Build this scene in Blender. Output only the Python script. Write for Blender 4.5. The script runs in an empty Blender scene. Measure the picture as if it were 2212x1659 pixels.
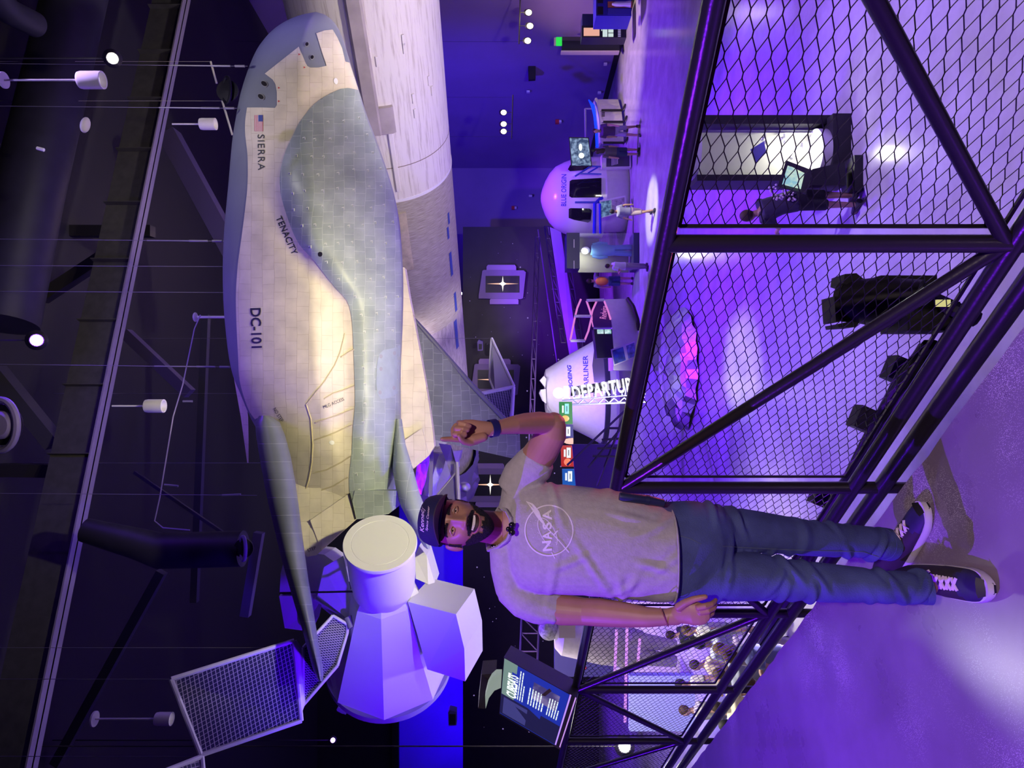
import bpy, bmesh, math, random
from mathutils import Vector, Matrix, Quaternion
from mathutils.bvhtree import BVHTree
from mathutils.geometry import delaunay_2d_cdt
C = bpy.context.scene
COL = C.collection
R = math.radians
V = Vector
random.seed(7)

# ------------------------------------------------------------------ camera
# the photograph is a portrait picture stored on its side: world up is image left
F, CX, CY, CZ = 1536.0, 1106.0, 829.5, 1.49
cd = bpy.data.cameras.new('camera'); cam = bpy.data.objects.new('camera', cd); COL.objects.link(cam)
cd.sensor_fit = 'HORIZONTAL'; cd.sensor_width = 36.0; cd.lens = 36.0 * F / 2212.0
cd.clip_start = 0.05; cd.clip_end = 300
m3 = Matrix(((0, 1, 0), (0, 0, -1), (-1, 0, 0)))     # columns: right=-Z, up=+X, back=-Y
cam.matrix_world = Matrix.Translation((0, 0, CZ)) @ m3.to_4x4()
C.camera = cam
C.view_settings.view_transform = 'Standard'
C.view_settings.look = 'None'
C.view_settings.exposure = 0.0
C.view_settings.gamma = 1.0
C.view_settings.use_curve_mapping = False
C.cycles.use_denoising = True
C.cycles.max_bounces = 6
C.cycles.diffuse_bounces = 3
C.cycles.glossy_bounces = 3
C.cycles.sample_clamp_indirect = 6.0
C.cycles.caustics_reflective = False
C.cycles.caustics_refractive = False

def P(px, py, Y):                       # photograph pixel at distance Y
    return V(((CY - py) * Y / F, Y, CZ + (CX - px) * Y / F))
def G(px, py, z):                       # photograph pixel on the level z
    Y = (z - CZ) * F / (CX - px)
    return P(px, py, Y)

# ------------------------------------------------------------------ world and lamps
w = bpy.data.worlds.new('dim_hall'); C.world = w; w.use_nodes = True
w.node_tree.nodes['Background'].inputs[0].default_value = (0.17, 0.07, 0.62, 1)
w.node_tree.nodes['Background'].inputs[1].default_value = 0.030

def lamp(kind, name, loc, to, col, power, size=0.1, angle=60, blend=0.5):
    d = bpy.data.lights.new(name, kind); d.color = col; d.energy = power
    if kind == 'AREA': d.shape = 'DISK'; d.size = size
    else: d.shadow_soft_size = size
    if kind == 'SPOT': d.spot_size = R(angle); d.spot_blend = blend
    o = bpy.data.objects.new(name, d); COL.objects.link(o); o.location = loc
    o.rotation_euler = (V(to) - V(loc)).to_track_quat('-Z', 'Y').to_euler()
    return o
WARM = (1.0, 0.86, 0.50); WHITE = (1.0, 0.93, 0.86); VIO = (0.14, 0.005, 1.0); BLU = (0.05, 0.005, 1.0)
LILAC = (0.30, 0.08, 1.0)
# theatrical spots beyond the railing throw warm light up onto the spaceplane
lamp('SPOT', 'warm_uplight', (2.2, 4.4, -0.6), (2.6, 12.0, 4.9), WARM, 1950, 0.15, 62, 0.9)
lamp('SPOT', 'warm_uplight', (0.6, 5.0, -0.9), (-0.9, 10.8, 4.2), (1.0, 0.92, 0.52), 1900, 0.15, 60, 0.9)
lamp('SPOT', 'nose_wash', (9.5, 6.0, 7.5), (6.8, 12.4, 5.4), (0.36, 0.30, 1.0), 1500, 0.2, 26, 1.0)
lamp('SPOT', 'top_wash', (3.0, 5.5, 10.5), (2.6, 12.2, 6.0), (0.45, 0.36, 1.0), 700, 0.2, 75, 1.0)
lamp('SPOT', 'booster_wash', (5.0, 10.5, -2.8), (7.4, 19.2, 5.0), (1.0, 0.90, 0.72), 3300, 0.3, 95, 0.7)
lamp('SPOT', 'booster_wash', (-1.0, 18.0, -2.6), (-1.0, 29.5, 5.0), (0.95, 0.85, 0.9), 3600, 0.3, 70, 0.7)
# violet ceiling spots over the lower hall
for (x, y, e, c, tx, ty, an) in ((4.5, 7.5, 9000, (0.55, 0.38, 1.0), 4.3, 7.3, 44), (-3, 17, 9000, VIO, -4, 18, 50), (11.5, 11, 12000, (0.25, 0.05, 1.0), 10.5, 11.5, 60),
                             (8, 27.5, 15000, (0.22, 0.035, 1.0), 9, 27, 66), (-8, 22, 9000, VIO, -8, 22, 60),
                             (-15, 33, 9000, VIO, -14, 33, 60)):
    lamp('SPOT', 'ceiling_spot', (x, y, 10.6), (tx, ty, -3.4), c, e, 0.15, an, 0.8)
lamp('SPOT', 'capsule_wash', (4.5, 20, 8.5), (3.8, 31, -1.0), (0.85, 0.65, 1.0), 6500, 0.3, 70, 0.8)
lamp('SPOT', 'cone_wash', (1.5, 20.5, 6.5), (-0.5, 30, -1.0), (0.85, 0.66, 1.0), 3200, 0.3, 44, 0.9)
lamp('SPOT', 'low_spot', (-0.8, 9.2, 3.0), (-0.9, 11.4, -3.4), (0.5, 0.35, 1.0), 1500, 0.15, 64, 0.9)  # unseen spot in mid-air under the spaceplane, added to light the floor
lamp('SPOT', 'glint', (0.6, 20.0, 6.2), (0.4, 15.2, -3.4), (0.95, 1.0, 0.9), 4600, 0.15, 15, 0.9)
for (x, y, e) in ((4.0, 17.0, 5500), (1.6, 13.2, 2600), (0.5, 25.5, 3000), (-3.5, 33, 2600)):
    lamp('SPOT', 'under_booster_spot', (x, y, 2.7), (x - 0.2, y + 0.3, -3.4), VIO, e, 0.12, 105, 0.9)  # unseen spots in mid-air, added for the violet on the floor
lamp('SPOT', 'warm_pool', (11.5, 27, 9.5), (13.6, 29, -3.4), (1.0, 0.72, 0.5), 9000, 0.1, 34, 0.9)
lamp('SPOT', 'white_pool', (10.0, 21.0, 9.5), (6.1, 24.9, -3.4), (1.0, 1.0, 0.72), 16000, 0.1, 10, 0.5)
lamp('SPOT', 'wall_wash', (3, 22, 9.5), (14.2, 40, 1.0), (0.07, 0.012, 1.0), 13000, 0.3, 54, 1.0)
for x_, e_ in ((-5, 900), (-11, 1500), (-17, 2200), (-22, 1600)):
    lamp('SPOT', 'hidden_wall_spot', (x_, 40.8, 3.6), (x_, 45, 7.0), (0.03, 0.001, 1.0), e_, 0.3, 130, 1.0)  # unseen spots added behind the partition to light the blue wall
lamp('SPOT', 'module_violet', (-6.5, 6.0, 0.2), (-3.2, 10.0, 2.8), (0.085, 0.002, 1.0), 2500, 0.2, 60, 0.8)
lamp('SPOT', 'module_top', (2.3, 6.0, 3.3), (-2.1, 9.4, 1.1), (0.80, 0.78, 0.95), 260, 0.1, 24, 0.8)
lamp('SPOT', 'module_rim', (-3.6, 10.6, -3.0), (-3.4, 10.0, 1.5), (0.75, 0.62, 1.0), 700, 0.12, 60, 0.8)
# landing: violet wash, the soft light on the man, and the spot that glances off the concrete
lamp('SPOT', 'landing_violet', (-5.5, 0.5, 4.8), (-0.9, 2.2, 0.3), (0.20, 0.012, 1.0), 2600, 0.04, 62, 0.8)
lamp('SPOT', 'landing_front', (0.9, -2.8, 3.6), (-0.55, 2.5, 1.0), (1.0, 0.77, 0.77), 700, 0.06, 42, 0.7)
lamp('SPOT', 'landing_floor', (-3.32, 8.05, 4.12), (-0.95, 2.15, 0.0), (0.95, 0.90, 1.0), 210, 0.16, 9, 1.0)
lamp('SPOT', 'landing_violet', (-7.5, 4.0, 5.5), (-3.6, 5.2, 0.0), (0.12, 0.005, 1.0), 2200, 0.08, 62, 0.9)
lamp('SPOT', 'partition_wash', (-5, 30, 7.0), (-7, 40, 0.0), (0.20, 0.05, 1.0), 900, 0.3, 90, 1.0)
lamp('SPOT', 'arm_red', (0.55, 3.3, 0.35), (-0.1, 2.4, 1.35), (1.0, 0.07, 0.05), 30, 0.05, 60, 0.6)
# ------------------------------------------------------------------ materials
MATS = {}
def mat(name, col, rough=0.6, metal=0.0, emit=0.0, var=0.0, vscale=6.0, bump=0.0, bscale=30.0, spec=0.5, ecol=None, alpha=1.0, trans=0.0, stretch=None):
    if name in MATS: return MATS[name]
    m = bpy.data.materials.new(name); m.use_nodes = True; nt = m.node_tree
    b = nt.nodes['Principled BSDF']; c4 = (*col, 1.0)
    b.inputs['Base Color'].default_value = c4
    b.inputs['Roughness'].default_value = rough; b.inputs['Metallic'].default_value = metal
    b.inputs['Specular IOR Level'].default_value = spec
    if trans: b.inputs['Transmission Weight'].default_value = trans
    if alpha < 1: b.inputs['Alpha'].default_value = alpha
    if emit:
        b.inputs['Emission Color'].default_value = (*(ecol or col), 1); b.inputs['Emission Strength'].default_value = emit
    if var or bump:
        tc = nt.nodes.new('ShaderNodeTexCoord'); mp = nt.nodes.new('ShaderNodeMapping')
        nt.links.new(tc.outputs['Object'], mp.inputs[0])
        if stretch: mp.inputs['Scale'].default_value = stretch
        n = nt.nodes.new('ShaderNodeTexNoise'); n.inputs['Scale'].default_value = vscale; n.inputs['Detail'].default_value = 6
        nt.links.new(mp.outputs[0], n.inputs['Vector'])
        if var:
            r = nt.nodes.new('ShaderNodeValToRGB')
            r.color_ramp.elements[0].position = 0.3; r.color_ramp.elements[1].position = 0.72
            r.color_ramp.elements[0].color = tuple(x * (1 - var) for x in col) + (1,)
            r.color_ramp.elements[1].color = tuple(min(1, x * (1 + var * 0.6)) for x in col) + (1,)
            nt.links.new(n.outputs[0], r.inputs[0]); nt.links.new(r.outputs[0], b.inputs['Base Color'])
        if bump:
            n2 = nt.nodes.new('ShaderNodeTexNoise'); n2.inputs['Scale'].default_value = bscale; n2.inputs['Detail'].default_value = 5
            nt.links.new(mp.outputs[0], n2.inputs['Vector'])
            bp = nt.nodes.new('ShaderNodeBump'); bp.inputs['Strength'].default_value = bump; bp.inputs['Distance'].default_value = 0.02
            nt.links.new(n2.outputs[0], bp.inputs['Height']); nt.links.new(bp.outputs[0], b.inputs['Normal'])
    MATS[name] = m; return m
def brickmat(name, c1, c2, mort, bw, bh, msize=0.02, rough=0.55, offset=0.5, smooth=0.1, bump=0.25, dirt=0.12, warp=0.12):
    m = bpy.data.materials.new(name); m.use_nodes = True; nt = m.node_tree; b = nt.nodes['Principled BSDF']
    b.inputs['Roughness'].default_value = rough
    uv = nt.nodes.new('ShaderNodeUVMap')
    wn = nt.nodes.new('ShaderNodeTexNoise'); wn.inputs['Scale'].default_value = 1.3
    nt.links.new(uv.outputs[0], wn.inputs['Vector'])
    ad = nt.nodes.new('ShaderNodeVectorMath'); ad.operation = 'MULTIPLY_ADD'; ad.inputs[1].default_value = (warp, warp, 0)
    nt.links.new(wn.outputs['Color'], ad.inputs[0]); nt.links.new(uv.outputs[0], ad.inputs[2])
    br = nt.nodes.new('ShaderNodeTexBrick'); br.inputs['Scale'].default_value = 1.0
    br.inputs['Color1'].default_value = (*c1, 1); br.inputs['Color2'].default_value = (*c2, 1); br.inputs['Mortar'].default_value = (*mort, 1)
    br.inputs['Mortar Size'].default_value = msize; br.inputs['Mortar Smooth'].default_value = smooth
    br.inputs['Brick Width'].default_value = bw; br.inputs['Row Height'].default_value = bh; br.offset = offset
    nt.links.new(ad.outputs[0], br.inputs['Vector'])
    n = nt.nodes.new('ShaderNodeTexNoise'); n.inputs['Scale'].default_value = 2.2; n.inputs['Detail'].default_value = 8
    nt.links.new(uv.outputs[0], n.inputs['Vector'])
    mr = nt.nodes.new('ShaderNodeMapRange'); mr.inputs[1].default_value = 0.3; mr.inputs[2].default_value = 0.7
    mr.inputs[3].default_value = 1 - dirt; mr.inputs[4].default_value = 1 + dirt * 0.5
    nt.links.new(n.outputs[0], mr.inputs[0])
    mx = nt.nodes.new('ShaderNodeVectorMath'); mx.operation = 'SCALE'
    nt.links.new(br.outputs['Color'], mx.inputs[0]); nt.links.new(mr.outputs[0], mx.inputs['Scale'])
    nt.links.new(mx.outputs[0], b.inputs['Base Color'])
    bp = nt.nodes.new('ShaderNodeBump'); bp.inputs['Strength'].default_value = bump; bp.inputs['Distance'].default_value = 0.02; bp.invert = True
    nt.links.new(br.outputs['Fac'], bp.inputs['Height']); nt.links.new(bp.outputs[0], b.inputs['Normal'])
    MATS[name] = m; return m
def gridmat(name, cell, line, nx, ny, ls=0.06, rough=0.3):
    m = brickmat(name, cell, cell, line, 1.0 / nx, 1.0 / ny, ls / nx, rough, 0.0, 0.0, 0.1, 0.1, 0.0); return m
BLACK = mat('matt_black', (0.012, 0.010, 0.016), 0.55)
RAIL = mat('rail_black', (0.018, 0.014, 0.022), 0.28, 0.0, spec=0.6, bump=0.05, bscale=60)
MESHM = mat('mesh_black', (0.010, 0.008, 0.012), 0.35, spec=0.5)
WHITE_P = mat('white_paint', (0.80, 0.80, 0.82), 0.45, var=0.05)
GREYP = mat('grey_paint', (0.35, 0.35, 0.37), 0.5)
STEEL = mat('dark_steel', (0.075, 0.07, 0.085), 0.5, 0.3, var=0.2)
DUCT = mat('duct_grey', (0.02, 0.018, 0.03), 0.55, 0.2, var=0.25, vscale=3)
SILVER = mat('foil_silver', (0.75, 0.75, 0.78), 0.48, 1.0, bump=1.0, bscale=6)
def emi(name, col, s=1.0): return mat(name, (0.0, 0.0, 0.0), 0.6, emit=s, ecol=col)

# ------------------------------------------------------------------ mesh building
class MB:
    def __init__(s): s.v = []; s.f = []; s.m = []; s.uv = None; s.mats = []
    def mi(s, m):
        if m is None: return 0
        if m not in s.mats: s.mats.append(m)
        return s.mats.index(m)
    def add(s, vs, fs, m=None):
        o = len(s.v); s.v += [V(p) for p in vs]; s.f += [tuple(i + o for i in f) for f in fs]; s.m += [s.mi(m)] * len(fs); return s
    def box(s, c, d, q=None, m=None):
        c = V(c); h = V(d) / 2
        vs = [V((x * h.x, y * h.y, z * h.z)) for x in (-1, 1) for y in (-1, 1) for z in (-1, 1)]
        if q is not None: vs = [q @ p for p in vs]
        return s.add([c + p for p in vs], [(0, 1, 3, 2), (4, 6, 7, 5), (0, 4, 5, 1), (2, 3, 7, 6), (0, 2, 6, 4), (1, 5, 7, 3)], m)
    def rings(s, rs, m=None, cap=True, close=True):
        n = len(rs[0]); vs = [p for r in rs for p in r]; fs = []
        for i in range(len(rs) - 1):
            for j in range(n if close else n - 1):
                k = (j + 1) % n
                fs.append((i * n + j, i * n + k, (i + 1) * n + k, (i + 1) * n + j))
        if cap: fs.append(tuple(range(n))[::-1]); fs.append(tuple((len(rs) - 1) * n + j for j in range(n)))
        return s.add(vs, fs, m)
    def tube(s, pts, r, n=10, m=None, cap=True):
        pts = [V(p) for p in pts]; k = len(pts); rr = r if isinstance(r, (list, tuple)) else [r] * k
        rs = []; up = None
        for i, p in enumerate(pts):
            t = ((pts[min(i + 1, k - 1)] - pts[max(i - 1, 0)])).normalized()
            if up is None:
                up = t.orthogonal().normalized()
            else:
                up = (up - t * up.dot(t)).normalized()
            b = t.cross(up)
            a = rr[i]; ax, bx = a if isinstance(a, (tuple, list)) else (a, a)
            rs.append([p + up * (math.cos(2 * math.pi * j / n) * ax) + b * (math.sin(2 * math.pi * j / n) * bx) for j in range(n)])
        return s.rings(rs, m, cap)
    def prism(s, poly, vec, m=None):
        poly = [V(p) for p in poly]; vec = V(vec); n = len(poly)
        return s.add(poly + [p + vec for p in poly], [tuple(range(n)), tuple(range(n, 2 * n))[::-1]] + [(i, i + n, (i + 1) % n + n, (i + 1) % n) for i in range(n)], m)
    def lathe(s, prof, n=24, c=(0, 0, 0), axis=(0, 0, 1), m=None, ph=0.0):   # prof: (radius, height)
        q = V((0, 0, 1)).rotation_difference(V(axis)); c = V(c)
        rs = [[c + q @ V((r * math.cos(2 * math.pi * (j + ph) / n), r * math.sin(2 * math.pi * (j + ph) / n), h)) for j in range(n)] for r, h in prof]
        return s.rings(rs, m)
    def ball(s, c, d, m=None, nu=16, nv=10, q=None):
        c = V(c); h = V(d) / 2 if hasattr(d, '__len__') else V((d, d, d)) / 2
        rs = []
        for i in range(nv + 1):
            a = math.pi * i / nv; a = min(max(a, 0.02), math.pi - 0.02)
            rs.append([V((h.x * math.sin(a) * math.cos(2 * math.pi * j / nu), h.y * math.sin(a) * math.sin(2 * math.pi * j / nu), h.z * math.cos(a))) for j in range(nu)])
        if q is not None: rs = [[q @ p for p in r] for r in rs]
        return s.rings([[c + p for p in r] for r in rs], m)
def smoothen(me, ang=35):
    me.polygons.foreach_set('use_smooth', [True] * len(me.polygons))
    try: me.set_sharp_from_angle(angle=R(ang))
    except Exception: pass
def tag(o, label=None, cat=None, group=None, kind=None):
    if label: o['label'] = label
    if cat: o['category'] = cat
    if group: o['group'] = group
    if kind: o['kind'] = kind
    return o
def raw(name, mb, m, uv=None, smooth=True, ang=35):
    me = bpy.data.meshes.new(name)
    me.from_pydata([tuple(p) for p in mb.v], [], mb.f)
    ms = list(mb.mats)
    if ms:
        for q in ms: me.materials.append(q)
        me.polygons.foreach_set('material_index', mb.m)
    elif m: me.materials.append(m)
    if uv is not None:
        l = me.uv_layers.new(name='UVMap')
        for lp in me.loops: l.data[lp.index].uv = uv[lp.vertex_index]
    bm = bmesh.new(); bm.from_mesh(me); bmesh.ops.recalc_face_normals(bm, faces=bm.faces); bm.to_mesh(me); bm.free()
    me.update()
    if smooth: smoothen(me, ang)
    return me
def obj(name, mb, m=None, parent=None, label=None, cat=None, group=None, kind=None, uv=None, smooth=True, ang=35, me=None):
    me = me or raw(name, mb, m, uv, smooth, ang)
    o = bpy.data.objects.new(name, me); COL.objects.link(o)
    if parent is None:
        xs = [v.co for v in me.vertices]
        c = V(((min(p.x for p in xs) + max(p.x for p in xs)) / 2, (min(p.y for p in xs) + max(p.y for p in xs)) / 2, min(p.z for p in xs)))
        me.transform(Matrix.Translation(-c)); o.location = c
    else:
        w = V((0, 0, 0)); q = parent
        while q is not None: w = w + V(q.location); q = q.parent
        o.parent = parent; o.location = -w          # vertices are in world coordinates
    tag(o, label, cat, group, kind); return o
def empty(name, loc, label=None, cat=None, group=None, kind=None):
    o = bpy.data.objects.new(name, None); COL.objects.link(o); o.location = loc; o.empty_display_size = 0.1
    return tag(o, label, cat, group, kind)
def dup(o, off, label=None, first=True, parent=None, scale=None):
    c = o.copy(); COL.objects.link(c)
    if first:
        c.location = V(o.location) + V(off)
        if label: c['label'] = label
        if scale: c.scale = scale
    else: c.parent = parent
    for ch in list(o.children): dup(ch, off, None, False, c)
    return c
def struct(name, mb, m, **k): return obj(name, mb, m, kind='structure', **k)

def textmesh(s, size=1.0, shear=0.0, offset=0.0, space=1.0, res=3, extrude=0.0, align='CENTER'):
    cu = bpy.data.curves.new('t', 'FONT'); cu.body = s; cu.size = size; cu.shear = shear; cu.offset = offset
    cu.space_character = space; cu.resolution_u = res; cu.extrude = extrude; cu.align_x = align; cu.align_y = 'CENTER'
    o = bpy.data.objects.new('t', cu); COL.objects.link(o)
    dg = bpy.context.evaluated_depsgraph_get(); dg.update()
    me = bpy.data.meshes.new_from_object(o.evaluated_get(dg))
    bpy.data.objects.remove(o); bpy.data.curves.remove(cu)
    return me
def text_pts(s, **k):
    me = textmesh(s, **k); vs = [v.co.copy() for v in me.vertices]; fs = [tuple(p.vertices) for p in me.polygons]
    bpy.data.meshes.remove(me); return vs, fs
def bvh_of(objs):
    vs = []; fs = []
    for o in objs:
        b = len(vs); off = V((0, 0, 0)); q = o
        while q is not None: off = off + V(q.location); q = q.parent
        vs += [v.co + off for v in o.data.vertices]; fs += [tuple(i + b for i in p.vertices) for p in o.data.polygons]
    return BVHTree.FromPolygons(vs, fs)
CAM = V((0, 0, CZ))
def surf(bvh, px, py, lift=0.004, fallback=None):        # the place on a surface the photograph shows at this pixel
    d = (P(px, py, 1.0) - CAM).normalized()
    h, n, i, t = bvh.ray_cast(CAM, d)
    if h is None:
        if fallback is None: return None
        return P(px, py, fallback)
    if n.dot(d) > 0: n = -n
    if n.dot(-d) < 0.25: n = -d
    return h + n * lift
def skin_patch(bvh, poly, step=5.0, lift=0.006, fallback=12.0, thick=0.0):
    """a panel lying on a surface: outline given where the photograph shows it"""
    pts = []
    n = len(poly)
    for i in range(n):
        a = V(poly[i]).to_2d() if len(poly[i]) > 2 else V(poly[i]); b = V(poly[(i + 1) % n])
        k = max(1, int((b - a).length / step))
        for j in range(k): pts.append(a.lerp(b, j / k))
    nb = len(pts); edges = [(i, (i + 1) % nb) for i in range(nb)]
    x0 = min(p.x for p in pts); x1 = max(p.x for p in pts); y0 = min(p.y for p in pts); y1 = max(p.y for p in pts)
    y = y0 + step / 2
    def inside(p):
        c = False
        for i in range(nb):
            a, b = pts[i], pts[i - 1]
            if (a.y > p.y) != (b.y > p.y) and p.x < (b.x - a.x) * (p.y - a.y) / (b.y - a.y) + a.x: c = not c
        return c
    extra = []
    while y < y1:
        x = x0 + step / 2
        while x < x1:
            p = V((x, y))
            if inside(p) and min((p - q).length for q in pts[::2]) > step * 0.45: extra.append(p)
            x += step
        y += step
    vs, es, fs, _, _, _ = delaunay_2d_cdt(pts + extra, edges, [], 1, 1e-4)
    fin = []
    for f in fs:
        c = sum((vs[i] for i in f), V((0, 0))) / len(f)
        if inside(c): fin.append(tuple(f))
    out = [surf(bvh, p.x, p.y, lift, fallback) for p in vs]
    mb = MB(); mb.add(out, fin); uv = [(p.y / 100.0, p.x / 100.0) for p in vs]
    return mb, uv
def text_patch(bvh, s, a, b, height, lift=0.010, shear=0.0, fallback=12, offset=0.0, fit=True, space=1.0):
    """lettering painted on a surface; a and b are where the photograph shows its baseline start and end"""
    vs, fs = text_pts(s, size=1.0, shear=shear, offset=offset, space=space, align='LEFT')
    x0 = min(v.x for v in vs); x1 = max(v.x for v in vs); y0 = min(v.y for v in vs); y1 = max(v.y for v in vs)
    a = V(a); b = V(b); d = b - a; u = d.normalized()
    up = V((-height[0], -height[1])) if isinstance(height, tuple) else None
    if up is None:      # letters' up is 90 degrees counter-clockwise seen upright; sign of height picks the side
        up = V((u.y, -u.x)) * height
    out = []
    for v in vs:
        q = a + d * ((v.x - x0) / (x1 - x0)) + up * ((v.y - y0) / (y1 - y0))
        out.append(surf(bvh, q.x, q.y, lift, fallback))
    mb = MB(); mb.add(out, fs); return mb
def spline(tab, t):         # smooth interpolation of a table of (t, value)
    tab = sorted(tab)
    if t <= tab[0][0]: return tab[0][1]
    if t >= tab[-1][0]: return tab[-1][1]
    for i in range(len(tab) - 1):
        if tab[i][0] <= t <= tab[i + 1][0]: break
    t0, p0 = tab[i]; t1, p1 = tab[i + 1]; h = t1 - t0
    m0 = (p1 - tab[i - 1][1]) / (t1 - tab[i - 1][0]) if i > 0 else (p1 - p0) / h
    m1 = (tab[i + 2][1] - p0) / (tab[i + 2][0] - t0) if i + 2 < len(tab) else (p1 - p0) / h
    s = (t - t0) / h
    return (2*s**3-3*s*s+1)*p0 + (s**3-2*s*s+s)*h*m0 + (-2*s**3+3*s*s)*p1 + (s**3-s*s)*h*m1
# ------------------------------------------------------------------ the setting
ZF = -3.4                                     # level of the lower hall floor
def concrete(name, base, base2, rough0, rough1, specks):
    m = bpy.data.materials.new(name); m.use_nodes = True; nt = m.node_tree; b = nt.nodes['Principled BSDF']
    tc = nt.nodes.new('ShaderNodeTexCoord')
    n = nt.nodes.new('ShaderNodeTexNoise'); n.inputs['Scale'].default_value = 1.4; n.inputs['Detail'].default_value = 9; n.inputs['Roughness'].default_value = 0.6
    nt.links.new(tc.outputs['Object'], n.inputs['Vector'])
    r = nt.nodes.new('ShaderNodeValToRGB'); r.color_ramp.elements[0].position = 0.35; r.color_ramp.elements[1].position = 0.68
    r.color_ramp.elements[0].color = (*base, 1); r.color_ramp.elements[1].color = (*base2, 1)
    nt.links.new(n.outputs[0], r.inputs[0])
    col = r.outputs[0]
    if specks:
        vo = nt.nodes.new('ShaderNodeTexVoronoi'); vo.inputs['Scale'].default_value = 230; vo.inputs['Randomness'].default_value = 1
        nt.links.new(tc.outputs['Object'], vo.inputs['Vector'])
        n3 = nt.nodes.new('ShaderNodeTexNoise'); n3.inputs['Scale'].default_value = 2.3; n3.inputs['Detail'].default_value = 3
        nt.links.new(tc.outputs['Object'], n3.inputs['Vector'])
        mr = nt.nodes.new('ShaderNodeMapRange'); mr.inputs[1].default_value = 0.46; mr.inputs[2].default_value = 0.66; mr.inputs[3].default_value = 0.02; mr.inputs[4].default_value = 0.34
        nt.links.new(n3.outputs[0], mr.inputs[0])
        lt = nt.nodes.new('ShaderNodeMath'); lt.operation = 'LESS_THAN'
        nt.links.new(vo.outputs['Distance'], lt.inputs[0]); nt.links.new(mr.outputs[0], lt.inputs[1])
        mx = nt.nodes.new('ShaderNodeMixRGB'); mx.inputs[2].default_value = (0.85, 0.8, 0.85, 1)
        nt.links.new(lt.outputs[0], mx.inputs[0]); nt.links.new(col, mx.inputs[1]); col = mx.outputs[0]
    nt.links.new(col, b.inputs['Base Color'])
    mr2 = nt.nodes.new('ShaderNodeMapRange'); mr2.inputs[3].default_value = rough0; mr2.inputs[4].default_value = rough1
    nt.links.new(n.outputs[0], mr2.inputs[0]); nt.links.new(mr2.outputs[0], b.inputs['Roughness'])
    return m
FLOOR1 = concrete('landing_concrete', (0.25, 0.185, 0.27), (0.37, 0.28, 0.41), 0.22, 0.36, True)
FLOOR2 = concrete('polished_floor', (0.38, 0.36, 0.40), (0.50, 0.48, 0.54), 0.14, 0.28, False)
fb = MB(); fb.box((0, 24, ZF - 0.1), (60, 64, 0.2)); struct('floor', fb, FLOOR2)
# landing slab: its edge runs along the railing
A0 = V((0.803, 1.486)); DIR = V((-0.6575, 0.7536)); NRM = V((0.7536, 0.6575))
def rail_xy(s, off=0.0): p = A0 + DIR * s + NRM * off; return p
e = -0.10; rnd = random.Random(3)
edge = []
k = -40
while k < 130:
    q = rail_xy(k * 0.1, e + rnd.uniform(-0.006, 0.006)); edge.append((q.x, q.y)); k += 1
poly = edge + [(-12, 11.5), (-12, -6), (4.0, -6)]
lb = MB(); lb.prism([V((x, y, 0)) for x, y in poly], (0, 0, -0.35)); struct('floor_landing', lb, FLOOR1, smooth=False)

WALLB = mat('blue_wall', (0.24, 0.15, 0.42), 0.7, var=0.08, vscale=0.6)
WALLD = mat('wall_dark_panel', (0.02, 0.014, 0.03), 0.6, var=0.15, vscale=2)
# right wall follows the line where it meets the floor; far wall closes the hall
rw0 = V((16.6, 16.0)); rw1 = V((13.66, 45.0))
wb = MB(); d = (rw1 - rw0).normalized(); nn = V((d.y, -d.x))
wb.prism([V((rw0.x, rw0.y, ZF)), V((rw1.x, rw1.y, ZF)), V((rw1.x, rw1.y, 12)), V((rw0.x, rw0.y, 12))], (-nn.x * -0.2, -nn.y * -0.2, 0)); struct('wall_right', wb, WALLB)
wb = MB(); wb.box((-8, 45.1, (ZF + 12) / 2), (46, 0.2, 12 - ZF)); struct('wall_far', wb, WALLB)
wb = MB(); wb.box((-28.1, 20, (ZF + 12) / 2), (0.2, 50, 12 - ZF)); struct('wall_left', wb, WALLB)
cb = MB(); cb.box((-4, 26, 12.1), (52, 40, 0.2)); struct('ceiling', cb, mat('ceiling_black', (0.012, 0.011, 0.016), 0.8))
# skirting at the foot of the right wall
sb = MB(); q0 = rw0 - nn * 0.0; sb.prism([V((rw0.x - .03, rw0.y, ZF)), V((rw1.x - .03, rw1.y, ZF)), V((rw1.x - .03, rw1.y, ZF + .25)), V((rw0.x - .03, rw0.y, ZF + .25))], (0.03, 0, 0))
struct('baseboard_right', sb, BLACK)
# dark starry partition hung below the blue wall
xs0 = (CY - 490) / F * 40; 
db = MB(); db.box(((xs0 - 27) / 2, 40.1, (ZF + 4.25) / 2), (xs0 + 27, 0.2, 4.25 - ZF)); struct('wall_partition', db, WALLD)
st = MB(); rs = random.Random(11)
for i in range(150):
    x = rs.uniform(-20, xs0 - .3); z = rs.uniform(-1.5, 4.0); s = rs.choice((0.02, 0.025, 0.035, 0.06)) * 0.8
    st.add([(x - s, 39.985, z), (x, 39.985, z - s), (x + s, 39.985, z), (x, 39.985, z + s)], [(0, 1, 2, 3)])
tag(obj('painted_stars', st, emi('star_dot', (0.5, 0.35, 1.0), 0.5)), 'tiny scattered star dots printed on the dark partition wall', 'star print', kind='stuff')
# upper black curtain band at the far left above the lit blue wall
cbn = MB(); cbn.box((-14.5, 38.5, 10.0), (18, 0.15, 4.2)); struct('wall_header', cbn, mat('header_black', (0.01, 0.01, 0.018), 0.8))
cbn = MB(); cbn.box((-14.5, 38.3, 7.75), (18, 0.25, 0.35)); struct('trim_1', cbn, BLACK)

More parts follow.
